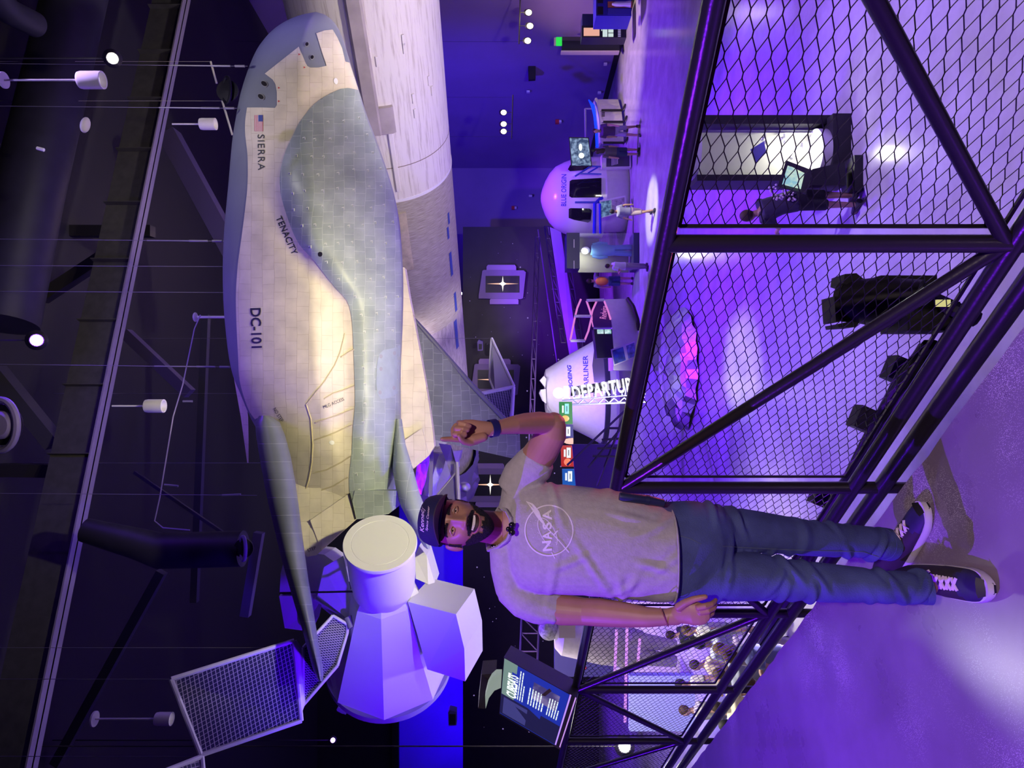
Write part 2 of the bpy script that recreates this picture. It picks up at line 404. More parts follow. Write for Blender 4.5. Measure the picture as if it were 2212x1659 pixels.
# ------------------------------------------------------------------ railing (posts, rails, braces, mesh)
PITCH = 1.23; S1 = 0.632                      # first post in view, along the rail
def RP(s, z, off=0.0):
    q = rail_xy(s, off); return V((q.x, q.y, z))
rail = empty('railing', RP(2.0, 0), 'long black tube railing with diamond mesh panels at the landing edge behind the man', 'railing')
ZT, ZM, ZB = 1.068, 0.105, -0.01
a, bnd = S1 - 1.25 * PITCH * 1.2, S1 + 8.0 * PITCH
mbx = MB(); mbx.tube([RP(a, ZT), RP(bnd, ZT)], 0.0255, 20); obj('top_rail', mbx, RAIL, rail)
mbx = MB(); mbx.tube([RP(a, ZM), RP(bnd, ZM)], 0.029, 18); obj('middle_rail', mbx, RAIL, rail)
mbx = MB(); mbx.tube([RP(a, ZB), RP(bnd, ZB)], 0.033, 18); obj('bottom_rail', mbx, RAIL, rail)
mbx = MB(); mbx.tube([RP(a, ZT - 0.022, 0.020), RP(S1 - 0.05, ZT - 0.022, 0.020)], 0.003, 6); obj('red_reflection', mbx, emi('red_reflection_glow', (1.0, 0.05, 0.03), 1.6), rail, 'thin red reflection under the handrail, made as a glowing strip')  # red light caught on the rail, put in as an emissive strip
post_s = [S1 - 0.96] + [S1 + i * PITCH for i in range(0, 9)]
for i, s in enumerate(post_s):
    mbx = MB(); mbx.tube([RP(s, ZT), RP(s, ZB - 0.02)], 0.0255, 16)
    mbx.tube([RP(s, ZB), RP(s, -0.32)], 0.024, 12)
    obj('post', mbx, RAIL, rail)
for i in range(len(post_s) - 1):
    s0, s1 = post_s[i], post_s[i + 1]
    base_first = (i % 2 == 1)                 # post 1 (index 1) is a foot of the V
    p0 = RP(s0, ZM + .02 if base_first else ZT - .02); p1 = RP(s1, ZT - .02 if base_first else ZM + .02)
    mbx = MB(); mbx.tube([p0, p1], 0.021, 16); obj('brace', mbx, RAIL, rail)
def mesh_panel(s0, s1):
    mb_ = MB(); z0, z1 = ZM + 0.035, ZT - 0.038; s0 += 0.036; s1 -= 0.036
    dz, ds, rr = 0.0175, 0.0455, 0.0017; off = 0.030
    ncol = int((s1 - s0) / ds); ds = (s1 - s0) / ncol; nrow = int((z1 - z0) / dz); dz = (z1 - z0) / nrow
    # wires run lengthways, zigzagging; neighbours meet at the knuckles
    for r in range(nrow + 1):
        for sgn in (-1, 1):
            if (r == 0 and sgn == -1) or (r == nrow and sgn == 1): continue
            zc = z0 + r * dz
            ctr = []
            for c in range(ncol + 1):
                on = (c + r) % 2 == 0
                # every wire r touches wire r+1 at alternate columns
                ctr.append((s0 + c * ds, zc + (0 if on else sgn * dz)))
            # draw only half of the strands so none is doubled
            if sgn == -1: continue
            rings_ = []
            for c, (s, z) in enumerate(ctr):
                for e_ in (-0.13, 0.13):
                    if (c == 0 and e_ < 0) or (c == ncol and e_ > 0): continue
                    p = RP(s + e_ * ds, z, off)
                    T = V((DIR.x, DIR.y, 0)); N = V((NRM.x, NRM.y, 0))
                    rings_.append([p + V((0, 0, rr)), p + N * rr, p + V((0, 0, -rr)), p - N * rr])
            mb_.rings(rings_, None, False)
    # frame of flat bar around the mesh
    for (pa, pb) in ((RP(s0, z0, off), RP(s1, z0, off)), (RP(s0, z1, off), RP(s1, z1, off)), (RP(s0, z0, off), RP(s0, z1, off)), (RP(s1, z0, off), RP(s1, z1, off))):
        mb_.tube([pa, pb], 0.007, 4)
    return mb_
for i in range(len(post_s) - 1):
    obj('mesh_panel', mesh_panel(post_s[i], post_s[i + 1]), MESHM, rail, smooth=False)
# ------------------------------------------------------------------ the spaceplane
CREAM = brickmat('cream_blanket', (0.76, 0.68, 0.53), (0.80, 0.72, 0.58), (0.62, 0.53, 0.38), 0.31, 0.25, 0.006, 0.7, 0.45, 0.9, 0.25, 0.16)
GTILE = brickmat('grey_tile', (0.33, 0.39, 0.38), (0.39, 0.45, 0.44), (0.52, 0.58, 0.55), 0.25, 0.22, 0.007, 0.42, 0.4, 0.7, 0.3, 0.22)
GSHELL = mat('grey_shell', (0.25, 0.27, 0.33), 0.35, var=0.10, vscale=1.4)
WTILE = brickmat('wing_tile', (0.15, 0.17, 0.16), (0.18, 0.20, 0.19), (0.27, 0.30, 0.27), 0.22, 0.20, 0.008, 0.5, 0.4, 0.6, 0.3, 0.2)
LETTER = mat('letter_navy', (0.015, 0.018, 0.04), 0.6)
SEAM = mat('seam_brown', (0.23, 0.18, 0.12), 0.8)
L_ = [(26, 680), (32, 650), (44, 620), (62, 592), (85, 570), (110, 553), (150, 536), (200, 520), (250, 510), (300, 502), (400, 493), (500, 484), (600, 481), (700, 486), (800, 500), (860, 523), (900, 540), (960, 572), (1060, 610), (1130, 640), (1200, 662)]
R_ = [(26, 684), (32, 702), (44, 718), (62, 731), (85, 741), (110, 749), (150, 761), (200, 777), (250, 793), (300, 812), (350, 830), (400, 846), (450, 858), (500, 865), (600, 871), (700, 870), (800, 866), (900, 866), (960, 866), (1060, 863), (1095, 861), (1130, 768), (1200, 690)]
B_ = [(190, 752), (203, 713), (223, 683), (261, 652), (294, 635), (334, 617), (380, 607), (420, 609), (433, 612), (466, 622), (501, 635), (532, 652), (559, 678), (592, 703), (623, 728), (646, 749), (668, 757), (700, 762), (760, 765), (870, 768), (921, 764), (972, 761), (1048, 755), (1122, 766)]
def yc(py): return spline([(26, 12.9), (500, 12.2), (1200, 10.9)], py)
def front(py, v, px):
    """distance of the visible skin at station py, v = 0 at the upper outline .. 1 at the lower"""
    Lx, Rx = spline(L_, py), spline(R_, py); wd = (Rx - Lx) * yc(py) / F
    b = (B_[0][1] if py < 190 else spline(B_, py))
    h = 0.46 * wd * (4 * v * (1 - v)) ** 0.5 * (0.75 + 0.25 * (1 - abs(2 * v - 1)))
    if py > 980: h *= 1 - 0.30 * min(1, (py - 980) / 110.0)
    hump = 0.0
    if py > 150:
        k = min(1, (py - 150) / 260.0)
        d_ = (px - b) / 90.0
        s_ = 1 / (1 + math.exp(-d_ * 5.0)); e_ = max(0.0, 1 - v) ** 0.45
        hump = 0.42 * k * s_ * min(1, e_ * 1.4) - 0.10 * k * math.exp(-((px - b + 18) / 30.0) ** 2)
        if py > 900: hump *= max(0.25, 1 - (py - 900) / 260.0)
    return yc(py) - h - hump
def craft_ring(py, nf=44, nb=20):
    Lx, Rx = spline(L_, py), spline(R_, py); out = []; uv = []
    for j in range(nf + 1):
        t = j / nf; v = 0.5 - 0.5 * math.cos(math.pi * t); px = Lx + (Rx - Lx) * v
        out.append(P(px, py, front(py, v, px))); uv.append((py / 100.0, px / 100.0))
    wd = (Rx - Lx) * yc(py) / F
    for j in range(1, nb):
        t = j / nb; v = 0.5 + 0.5 * math.cos(math.pi * t); px = Lx + (Rx - Lx) * v
        out.append(P(px, py, yc(py) + 0.30 * wd * (4 * v * (1 - v)) ** 0.5)); uv.append((py / 100.0, px / 100.0))
    return out, uv
plane = empty('spaceplane', P(690, 560, 12.2), 'big cream and grey winged spaceplane hanging tipped over from the ceiling', 'spaceplane')
rings_ = []; uvs = []
py = 26.0
while py <= 1094:
    r_, u_ = craft_ring(py); rings_.append(r_); uvs += u_
    py += 1.5 if py < 40 else (3 if py < 80 else (6 if py < 260 else 12))
hull = MB(); hull.rings(rings_)
nose_uv = uvs
o_hull = obj('fuselage', hull, GSHELL, plane, 'smooth blue grey nose and shell', uv=uvs, ang=80)
HB = bvh_of([o_hull])
xa = [(233, 535), (262, 531), (291, 531), (337, 536), (400, 536), (451, 531), (514, 523), (565, 516), (615, 512), (653, 511), (716, 513), (770, 516), (820, 519), (862, 530), (900, 545)]
def bnd_pts(tab, y0, y1, st): 
    out = []; y = y0
    while y < y1: out.append((spline(tab, y), y)); y += st
    out.append((spline(tab, y1), y1)); return out
cream_poly = [(573, 160), (646, 102), (650, 112), (660, 137), (670, 147), (705, 143), (694, 110), (683, 73), (700, 67), (720, 65), (730, 85), (742, 110), (745, 134), (756, 135), (770, 182), (781, 203)]
cream_poly = [(573, 160), (646, 102), (650, 112), (660, 137), (664, 144), (670, 147), (688, 147), (705, 143), (694, 110), (683, 73), (700, 67), (718, 65), (728, 82), (738, 105), (745, 134), (755, 135), (763, 160), (771, 184), (776, 197)]
cream_poly += [(768, 194), (751, 191), (735, 193)] + bnd_pts([(203, 713)] + B_[2:], 203, 1094, 12)
cream_poly += bnd_pts(xa, 233, 900, 12)[::-1][0:0]
low = [(700, 1092), (662, 1092), (640, 1060), (628, 1000), (615, 950), (600, 916), (572, 897)]
cream_poly += low + [(552, 905)] + bnd_pts(xa, 233, 890, 10)[::-1] + [(565, 233), (595, 234), (599, 228), (599, 200), (596, 183), (590, 173)]
mbc, uvc = skin_patch(HB, cream_poly, 7.0, 0.012)
o_cream = obj('thermal_blanket', mbc, CREAM, plane, 'cream quilted skin of the side', uv=uvc, ang=60)
grey_poly = [(776, 199), (768, 195), (751, 192), (735, 194)] + bnd_pts([(204, 713)] + B_[2:], 204, 1092, 12) + [(800, 1092), (855, 1090)]
grey_poly += [(spline(R_, y) - 3.0, y) for y in range(1080, 200, -12)]
mbg, uvg = skin_patch(HB, grey_poly, 7.0, 0.020)
o_grey = obj('heat_shield', mbg, GTILE, plane, 'grey tiled belly bulge', uv=uvg, ang=60)
# aft cream slab with its control flap, beyond the belly
def slab(pts, Y0, thick, m, name, lab=None, parent=None, uv=True, taper=None):
    """a panel of real thickness; pts = (px, py[, Y])"""
    vs = [P(p[0], p[1], p[2] if len(p) > 2 else Y0) for p in pts]; n = len(vs)
    mb_ = MB(); mb_.prism(vs, (0, thick, 0))
    u = [(p[1] / 100.0, p[0] / 100.0) for p in pts] * 2
    return obj(name, mb_, m, parent, lab, uv=u, ang=30)
yy = lambda py, b=0: yc(py) - 0.60 + b
slab([(628, 1000, yy(1000, .25)), (700, 1000, yy(1000, 0)), (764, 1000, yy(1000, -.12)), (756, 1063, yy(1063, -.05)), (770, 1122, yy(1122)), (692, 1192, yy(1190)), (684, 1199, yy(1195)), (664, 1203, yy(1200)), (655, 1195, yy(1200)), (646, 1110, yy(1100, .1))], 0, 0.16, CREAM, 'aft_panel', 'cream rear panel', plane)
slab([(754, 1066, yy(1063, -.10)), (768, 1122, yy(1122, -.04)), (694, 1188, yy(1190, -.03)), (680, 1150, yy(1140, -.03)), (670, 1124, yy(1120, -.03))], 0, 0.05, CREAM, 'control_flap', 'cream rear control flap', plane)
# belly aft end
slab([(766, 1060, yy(1060, -.12)), (864, 1060, yy(1060, -.10)), (862, 1093, yy(1093)), (840, 1110, yy(1110)), (805, 1118, yy(1118)), (768, 1122, yy(1122)), (757, 1100, yy(1100))], 0, 0.14, GTILE, 'body_flap', 'grey tiled rear body flap', plane)
slab([(753, 1066, yy(1064, -.13)), (756, 1066, yy(1064, -.13)), (769, 1121, yy(1120, -.06)), (767, 1122, yy(1120, -.06))], 0, 0.02, BLACK, 'flap_seam', None, plane)
# lower fin
fin = MB(); fr = []
for (x0, x1, y_, dY) in ((852, 868, 905, -.30), (850, 876, 960, -.45), (848, 892, 1012, -.55), (856, 905, 1060, -.62), (866, 917, 1094, -.66), (890, 924, 1140, -.7), (915, 929, 1180, -.72), (922, 928, 1186, -.72)):
    c = (x0 + x1) / 2; hw = (x1 - x0) / 2; Y_ = yc(min(y_, 1190)) + dY
    fr.append([P(c + hw * math.cos(2 * math.pi * k_ / 16), y_, Y_ + 0.22 * math.sin(2 * math.pi * k_ / 16)) for k_ in range(16)])
fin.rings(fr); obj('fin', fin, GTILE, plane, 'grey lower tail fin', uv=[(p.x, p.z) for p in fin.v], ang=50)
# near wing: thick rounded leading edge towards the viewer, chord running away
wg = MB(); fr = []; wuv = []
for (x0, x1, y_, Y_) in ((560, 584, 898, 10.35), (551, 604, 912, 10.3), (553, 616, 940, 10.25), (560, 628, 985, 10.1), (570, 638, 1040, 9.95), (580, 645, 1090, 9.8), (592, 651, 1140, 9.65), (606, 659, 1200, 9.5), (620, 666, 1250, 9.35), (636, 675, 1305, 9.2), (650, 682, 1350, 9.1), (662, 689, 1395, 9.0), (670, 695, 1425, 8.95), (676, 698, 1445, 8.92), (684, 698, 1465, 8.9), (690, 696, 1472, 8.9)):
    c = (x0 + x1) / 2; hw = (x1 - x0) / 2; n_ = 24; ring = []
    for k_ in range(n_):
        a_ = 2 * math.pi * k_ / n_; d_ = math.sin(a_)
        ring.append(P(c + hw * math.cos(a_) * (1.0 if d_ < 0 else (1 - 0.55 * d_)), y_, Y_ + (0.26 * d_ if d_ < 0 else 1.1 * d_)))
        wuv.append((y_ / 55.0, k_ * 0.02))
    fr.append(ring)
wg.rings(fr)
obj('wing', wg, brickmat('leading_edge', (0.14, 0.155, 0.19), (0.17, 0.185, 0.22), (0.28, 0.30, 0.33), 0.7, 4.0, 0.015, 0.38, 0.0, 0.8, 0.3, 0.12), plane, 'grey near wing with rounded leading edge', uv=wuv, ang=50)
# far wing root and far wing
slab([(862, 575, 12.5), (874, 578, 12.6), (884, 640, 12.5), (896, 700, 12.4), (907, 760, 12.3), (917, 815, 12.2), (926, 870, 12.1), (934, 925, 12.0), (938, 965, 11.9), (926, 985, 11.85), (893, 1013, 11.7), (868, 955, 11.8), (860, 800, 12.0)], 0, 0.25, CREAM, 'wing_root', 'cream root of the far wing', plane)
slab([(868, 955, 11.62), (893, 1013, 11.55), (925, 984, 11.7), (912, 925, 11.8)], 0, 0.04, CREAM, 'control_flap', 'cream far control flap', plane)
slab([(886, 681, 12.7), (925, 724, 12.9), (968, 773, 13.0), (1012, 823, 13.2), (1052, 866, 13.4), (1090, 905, 13.5), (1118, 932, 13.6), (1123, 940, 13.6), (1125, 990, 13.5), (1120, 993, 13.5), (1030, 973, 13.0), (940, 950, 12.5), (930, 905, 12.4), (915, 812, 12.5), (900, 740, 12.6)], 0, 0.16, WTILE, 'wing', 'dark grey tiled far wing', plane)
le = MB(); le.tube([P(884, 679, 12.7), P(925, 726, 12.9), P(1012, 826, 13.2), P(1090, 908, 13.5), P(1119, 936, 13.6)], [(0.04), 0.055, 0.06, 0.06, 0.04], 12)
obj('leading_edge', le, mat('edge_dark', (0.10, 0.10, 0.14), 0.4), plane, 'smooth grey leading edge of the far wing')
# chine edge behind, at the top left of the tail
ce = MB(); fr = []
for (x0, x1, y_) in ((505, 520, 815), (511, 530, 850), (520, 536, 900), (527, 537, 950), (534, 537, 1000)):
    fr.append([P(x0, y_, 11.9), P(x1, y_, 11.6), P(x1, y_, 12.2), P(x0, y_, 12.4)])
ce.rings(fr); obj('tail_edge', ce, CREAM, plane, uv=[(p.x, p.z) for p in ce.v])
# thrusters, ports, marks
def dot_on(px, py, rx, ry, m, name, rot=0.0, lift=0.02, lab=None, par=None, bv=None):
    pts = [(px + rx * math.cos(a_) * math.cos(rot) - ry * math.sin(a_) * math.sin(rot), py + rx * math.cos(a_) * math.sin(rot) + ry * math.sin(a_) * math.cos(rot)) for a_ in [2 * math.pi * i / 18 for i in range(18)]]
    vs = [surf(bv or HB, x, y, lift, 12) for x, y in pts]; c = surf(bv or HB, px, py, lift, 12)
    mb_ = MB(); mb_.add(vs + [c], [(i, (i + 1) % 18, 18) for i in range(18)])
    return obj(name, mb_, m, par or plane, lab)
for (x, y, rx, ry, rt) in ((663, 97, 3.4, 4.2, .3), (674, 125, 3.4, 4.2, .3), (572, 182, 4.5, 7, -.9), (565, 210, 4.5, 7, -.9)):
    dot_on(x, y, rx + 1.4, ry + 1.4, GREYP, 'thruster_rim', rt, 0.014); dot_on(x, y, rx, ry, BLACK, 'thruster_port', rt, 0.018)
HB2 = bvh_of([o_hull, o_cream, o_grey])
dot_on(692, 549, 5, 5.2, BLACK, 'vent_port', 0, 0.008, bv=HB2)
dot_on(725, 176, 4.6, 7, mat('port_white', (0.95, 0.95, 0.95), 0.3), 'sensor_cap', -.2, 0.008, bv=HB2)
dot_on(717, 956, 5.5, 4.6, mat('port_white', (0.95, 0.95, 0.95), 0.3), 'sensor_cap', .3, 0.008, bv=HB2)
REDM = mat('mark_red', (0.65, 0.08, 0.08), 0.6)
for (x, y) in ((647, 118), (658, 146), (603, 190), (603, 219)):
    mb_ = MB(); mb_.add([surf(HB2, x - 2, y - 2.2, .006, 12), surf(HB2, x + 2.4, y, .006, 12), surf(HB2, x - 2, y + 2.2, .006, 12)], [(0, 1, 2)]); obj('arrow_mark', mb_, REDM, plane)
# lettering and flag, painted upside-down on the rolled hull
def letters(s, a, b, h, m=LETTER, name='lettering', par=None, bv=None, **k):
    mb_ = text_patch(bv or HB2, s, a, b, h, 0.008, **k); return obj(name, mb_, m, par or plane, 'dark lettering' if m is LETTER else None, smooth=False)
letters('SIERRA', (557, 291), (558, 368), 15, space=1.15)
letters('TENACITY', (596, 471), (632, 552), 14, space=1.1, offset=.015)
letters('DC-101', (541, 666), (544, 752), 23, offset=.02)
letters('NO STEP', (590, 884), (607, 912), 8)
letters('MLG ACCESS', (700, 883), (744, 865), 7)
letters('STEP', (666, 1193), (684, 1186), 7, bv=bvh_of([c_ for c_ in plane.children if c_.name.startswith('aft_panel')]))
fl = MB(); fw = [(550.5, 249), (568.5, 249), (568.5, 284), (550.5, 284)]
RW = [mat('flag_red', (0.60, 0.06, 0.10), 0.6), mat('flag_white', (0.85, 0.80, 0.80), 0.6), mat('flag_blue', (0.05, 0.08, 0.35), 0.6)]
for i in range(13):
    x0 = 568.5 - 18 * i / 13; x1 = 568.5 - 18 * (i + 1) / 13
    seg = [(x0, 249), (x0, 260), (x0, 272), (x0, 284), (x1, 284), (x1, 272), (x1, 260), (x1, 249)]
    vs = [surf(HB2, x, y, .006, 12) for x, y in seg]; fl.add(vs, [(0, 1, 6, 7), (1, 2, 5, 6), (2, 3, 4, 5)], RW[i % 2])
vs = [surf(HB2, x, y, .009, 12) for x, y in ((568.5, 249), (568.5, 263), (559, 263), (559, 249))]; fl.add(vs, [(0, 1, 2, 3)], RW[2])
obj('flag', fl, None, plane, 'striped flag with blue canton', smooth=False)
# seams of the gear-door recess on the cream side
def seam(pts, r, m=SEAM, name='seam', par=None, bv=None):
    out = []
    for i in range(len(pts) - 1):
        a_, b_ = V(pts[i]), V(pts[i + 1]); k_ = max(1, int((b_ - a_).length / 8))
        for j in range(k_): q = a_.lerp(b_, j / k_); out.append(surf(bv or HB2, q.x, q.y, 0.004, 12))
    out.append(surf(bv or HB2, pts[-1][0], pts[-1][1], 0.004, 12))
    mb_ = MB(); mb_.tube(out, r, 5); return obj(name, mb_, m, par or plane)
SEAM2 = mat('seam_tan', (0.60, 0.52, 0.34), 0.8)
seam([(745, 720), (735, 760), (722, 790), (700, 825), (662, 874), (672, 905), (676, 960), (674, 1000), (668, 1035), (660, 1060), (664, 1090)], 0.010, SEAM2)
for sg in (((682, 913), (706, 905), (735, 895), (764, 884)), ((680, 950), (710, 940), (745, 925), (762, 918)), ((676, 1022), (705, 1015), (738, 998), (757, 985)), ((664, 1065), (690, 1060), (720, 1050), (752, 1030)), ((736, 772), (752, 762), (765, 755)), ((700, 862), (720, 850), (745, 842), (766, 834))):
    seam(sg, 0.011, SEAM2)
# pale service hatch on the belly
hp = [(866, 745), (850, 752), (828, 756), (818, 765), (813, 790), (812, 820), (814, 850), (822, 862), (840, 860), (858, 850), (866, 838)]
hp = [(min(x, spline(R_, y) - 4), y) for x, y in hp]
mbh, uvh = skin_patch(HB2, hp, 8, 0.006); obj('service_hatch', mbh, mat('hatch_grey', (0.37, 0.44, 0.47), 0.5, var=0.1), plane, 'pale blue grey hatch on the belly', uv=uvh)
for (x, y) in ((822, 770), (822, 797), (820, 848), (850, 838), (851, 763)): dot_on(x, y, 3.5, 4.5, GREYP, 'hatch_dent', 0, 0.010, bv=HB2)
# bright gap-filler ticks between the belly tiles
tk = MB(); rt = random.Random(5)
for row in range(0, 22):
    y0 = 262 + row * 38
    for c_ in range(9):
        y = y0 + c_ * -1.5 + rt.uniform(-4, 4); b_ = spline(B_, min(y, 1120)); rr_ = spline(R_, y)
        x = b_ + 16 + c_ * 33 + rt.uniform(-6, 6)
        if x > rr_ - 14 or (y > 745 and x > 805) or y > 1080: continue
        for (dx, dy, lx, ly) in ((0, 0, 5, -1), (5, -1, 0, 5)):
            a_ = surf(HB2, x + dx, y + dy, .006, 12); b2 = surf(HB2, x + dx + lx, y + dy + ly, .006, 12)
            tk.tube([a_, b2], 0.007, 4)
obj('gap_fillers', tk, mat('gap_white', (0.62, 0.65, 0.62), 0.7), plane, 'small pale filler tabs between the tiles', kind='stuff')
# suspension cables of the plane
cab = mat('cable_grey', (0.22, 0.20, 0.27), 0.5, 0.4)
for (x, y, x0, tk_) in ((535, 143, 140, 1), (512, 234, 170, 1), (486, 521, 150, 1), (502, 793, 60, 1), (555, 1070, 250, 0), (484, 576, 300, 0), (486, 632, 290, 0)):
    mb_ = MB(); a_ = P(x, y, 12.3); t_ = V((a_.x, a_.y, 11.9)); dr = P(x0, y - (x - x0) * 0.02, 12.3); dr = V((a_.x + (dr.x - a_.x), 12.3, 11.95)) 
    mb_.tube([a_, dr], 0.005, 5)
    if tk_:
        u_ = (dr - a_).normalized()
        mb_.tube([a_ + u_ * 0.05, a_ + u_ * 0.22], 0.022, 8); mb_.tube([a_ + u_ * 0.3, a_ + u_ * 0.62], 0.018, 8); mb_.tube([a_ + u_ * 0.62, a_ + u_ * 1.35], 0.012, 6)
    obj('hanging_cable', mb_, cab, plane)

# ------------------------------------------------------------------ the booster behind
def boost_mat(name, base, dark, sc, stretch, amount=0.55):
    m = bpy.data.materials.new(name); m.use_nodes = True; nt = m.node_tree; b = nt.nodes['Principled BSDF']; b.inputs['Roughness'].default_value = 0.6
    tc = nt.nodes.new('ShaderNodeUVMap'); mp = nt.nodes.new('ShaderNodeMapping'); mp.inputs['Scale'].default_value = stretch
    nt.links.new(tc.outputs[0], mp.inputs[0])
    n = nt.nodes.new('ShaderNodeTexNoise'); n.inputs['Scale'].default_value = sc; n.inputs['Detail'].default_value = 10; n.inputs['Roughness'].default_value = 0.65
    nt.links.new(mp.outputs[0], n.inputs['Vector'])
    r = nt.nodes.new('ShaderNodeValToRGB'); r.color_ramp.elements[0].position = 0.34; r.color_ramp.elements[1].position = amount
    r.color_ramp.elements[0].color = (*dark, 1); r.color_ramp.elements[1].color = (*base, 1)
    nt.links.new(n.outputs[0], r.inputs[0]); nt.links.new(r.outputs[0], b.inputs['Base Color'])
    return m
BW = boost_mat('booster_white', (0.76, 0.71, 0.66), (0.52, 0.46, 0.40), 4.0, (0.22, 3.2, 1), 0.50)
BS = boost_mat('booster_soot', (0.50, 0.46, 0.38), (0.26, 0.22, 0.16), 6.0, (9.0, 0.5, 1), 0.62)
BG = boost_mat('booster_grey', (0.46, 0.40, 0.40), (0.28, 0.24, 0.25), 4.0, (0.6, 3.0, 1), 0.6)
bc0 = V((12.0, 13.55, 5.07)); bc1 = V((-4.6, 34.1, 5.07)); bax = (bc1 - bc0).normalized(); BL = (bc1 - bc0).length; BR = 1.83
bup = V((0, 0, 1)); bsd = bax.cross(bup).normalized()
def bs_at(py):          # distance along the booster axis where the picture shows column py
    q = (CY - py) / F; return (q * bc0.y - bc0.x) / (bax.x - q * bax.y)
booster = empty('rocket_booster', (bc0 + bc1) / 2 - V((0, 0, 1.83)), 'huge soot-streaked white rocket booster lying behind the spaceplane', 'rocket')
def bcyl(s0, s1, m, name, rad=BR, lab=None):
    mb_ = MB(); n_ = 72; k_ = max(2, int((s1 - s0) / 1.0)); rs_ = []; uv = []
    for i in range(k_ + 1):
        s = s0 + (s1 - s0) * i / k_; c = bc0 + bax * s
        rs_.append([c + (bup * math.cos(2 * math.pi * j / n_) + bsd * math.sin(2 * math.pi * j / n_)) * rad for j in range(n_)])
        uv += [(s, abs(j - n_ / 2) * 0.16) for j in range(n_)]
    mb_.rings(rs_); return obj(name, mb_, m, booster, lab, uv=uv, ang=50)
sA, sB, sC = bs_at(356), bs_at(650), BL
bcyl(0, sA, BW, 'tank', BR, 'white streaked tank section'); bcyl(sA, sB, BS, 'sooted_tank', BR - 0.002, 'brown sooted tank section'); bcyl(sB, sC - 0.6, BG, 'engine_section', BR - 0.004, 'greyish lower section')
bcyl(sA - 0.10, sA - 0.02, mat('band_white', (0.8, 0.78, 0.78), 0.5), 'band', BR + 0.012); bcyl(bs_at(283) - .02, bs_at(283), SEAM, 'weld_line', BR + 0.004)
bcyl(sC - 0.6, sC, mat('octaweb', (0.08, 0.07, 0.08), 0.6), 'engine_ring', BR - 0.15, 'dark engine ring')
def bpt(s, ang, r): return bc0 + bax * s + (bup * math.cos(ang) + bsd * math.sin(ang)) * r
side = -1 if bsd.y > 0 else 1       # the side towards the camera
RW_ = mat('raceway_tan', (0.40, 0.35, 0.32), 0.6, var=0.2, vscale=2)
def raceway(s0, s1, ang, hw, h, m, name, lab=None):
    mb_ = MB(); rs_ = []
    k_ = 8
    for i in range(k_ + 1):
        s = s0 + (s1 - s0) * i / k_
        rs_.append([bpt(s, side * (ang - hw), BR - .02), bpt(s, side * (ang - hw), BR + h * .7), bpt(s, side * (ang - hw * .7), BR + h), bpt(s, side * (ang + hw * .7), BR + h), bpt(s, side * (ang + hw), BR + h * .7), bpt(s, side * (ang + hw), BR - .02)])
    mb_.rings(rs_); return obj(name, mb_, m, booster, lab)
raceway(0, bs_at(205), 1.66, 0.10, 0.14, RW_, 'raceway', 'tan cable cover running along the tank')
raceway(bs_at(150), bs_at(205), 1.78, 0.16, 0.12, RW_, 'raceway_end')
raceway(bs_at(205), bs_at(330), 1.86, 0.035, 0.06, BW, 'fuel_line')
raceway(bs_at(378), bs_at(500), 1.80, 0.12, 0.06, mat('cover_gold', (0.50, 0.43, 0.30), 0.6, var=0.3, vscale=5), 'access_cover', 'golden scorched access cover')
for (s_, a_) in ((bs_at(25), 1.75), (bs_at(45), 1.83), (bs_at(30), 2.2), (bs_at(140), 2.25), (bs_at(172), 2.25), (bs_at(120), 2.55), (bs_at(145), 2.6), (bs_at(12), 2.2)):
    raceway(s_, s_ + 0.24, a_, 0.018, 0.03, BW, 'bracket')
raceway(bs_at(698), bs_at(770), 1.95, 0.22, 0.22, mat('fairing_tan', (0.46, 0.40, 0.40), 0.5), 'leg_fairing', 'bulging grey fairing')
raceway(bs_at(765), bs_at(885), 2.0, 0.16, 0.12, WHITE_P, 'landing_leg', 'white folded landing leg')
BLUEM = mat('letter_blue', (0.04, 0.07, 0.32), 0.6)
for (y0, y1, a0, a1) in ((428, 452, 2.72, 2.78), (455, 480, 2.66, 2.72), (510, 560, 2.66, 2.74), (600, 640, 2.70, 2.78), (655, 715, 2.62, 2.72)):
    mb_ = MB(); s0, s1 = bs_at(y0), bs_at(y1); mb_.add([bpt(s0, side * a0, BR + .006), bpt(s1, side * a0, BR + .006), bpt(s1, side * a1, BR + .006), bpt(s0, side * a1, BR + .006)], [(0, 1, 2, 3)])
    obj('painted_letter', mb_, BLUEM, booster, 'blue painted stroke', smooth=False)
# crumpled silver engine skirt
mb_ = MB(); rr_ = random.Random(2); n_ = 26; rs_ = []
for i in range(9):
    s = sC - 2.9 + i * 0.36; c = bc0 + bax * s
    rs_.append([c + (bup * math.cos(2 * math.pi * j / n_) + bsd * math.sin(2 * math.pi * j / n_)) * (BR + 0.05 + rr_.uniform(0, .22)) for j in range(n_)])
mb_.rings(rs_, cap=False); obj('engine_skirt', mb_, SILVER, booster, 'crumpled silver foil skirt', ang=20)
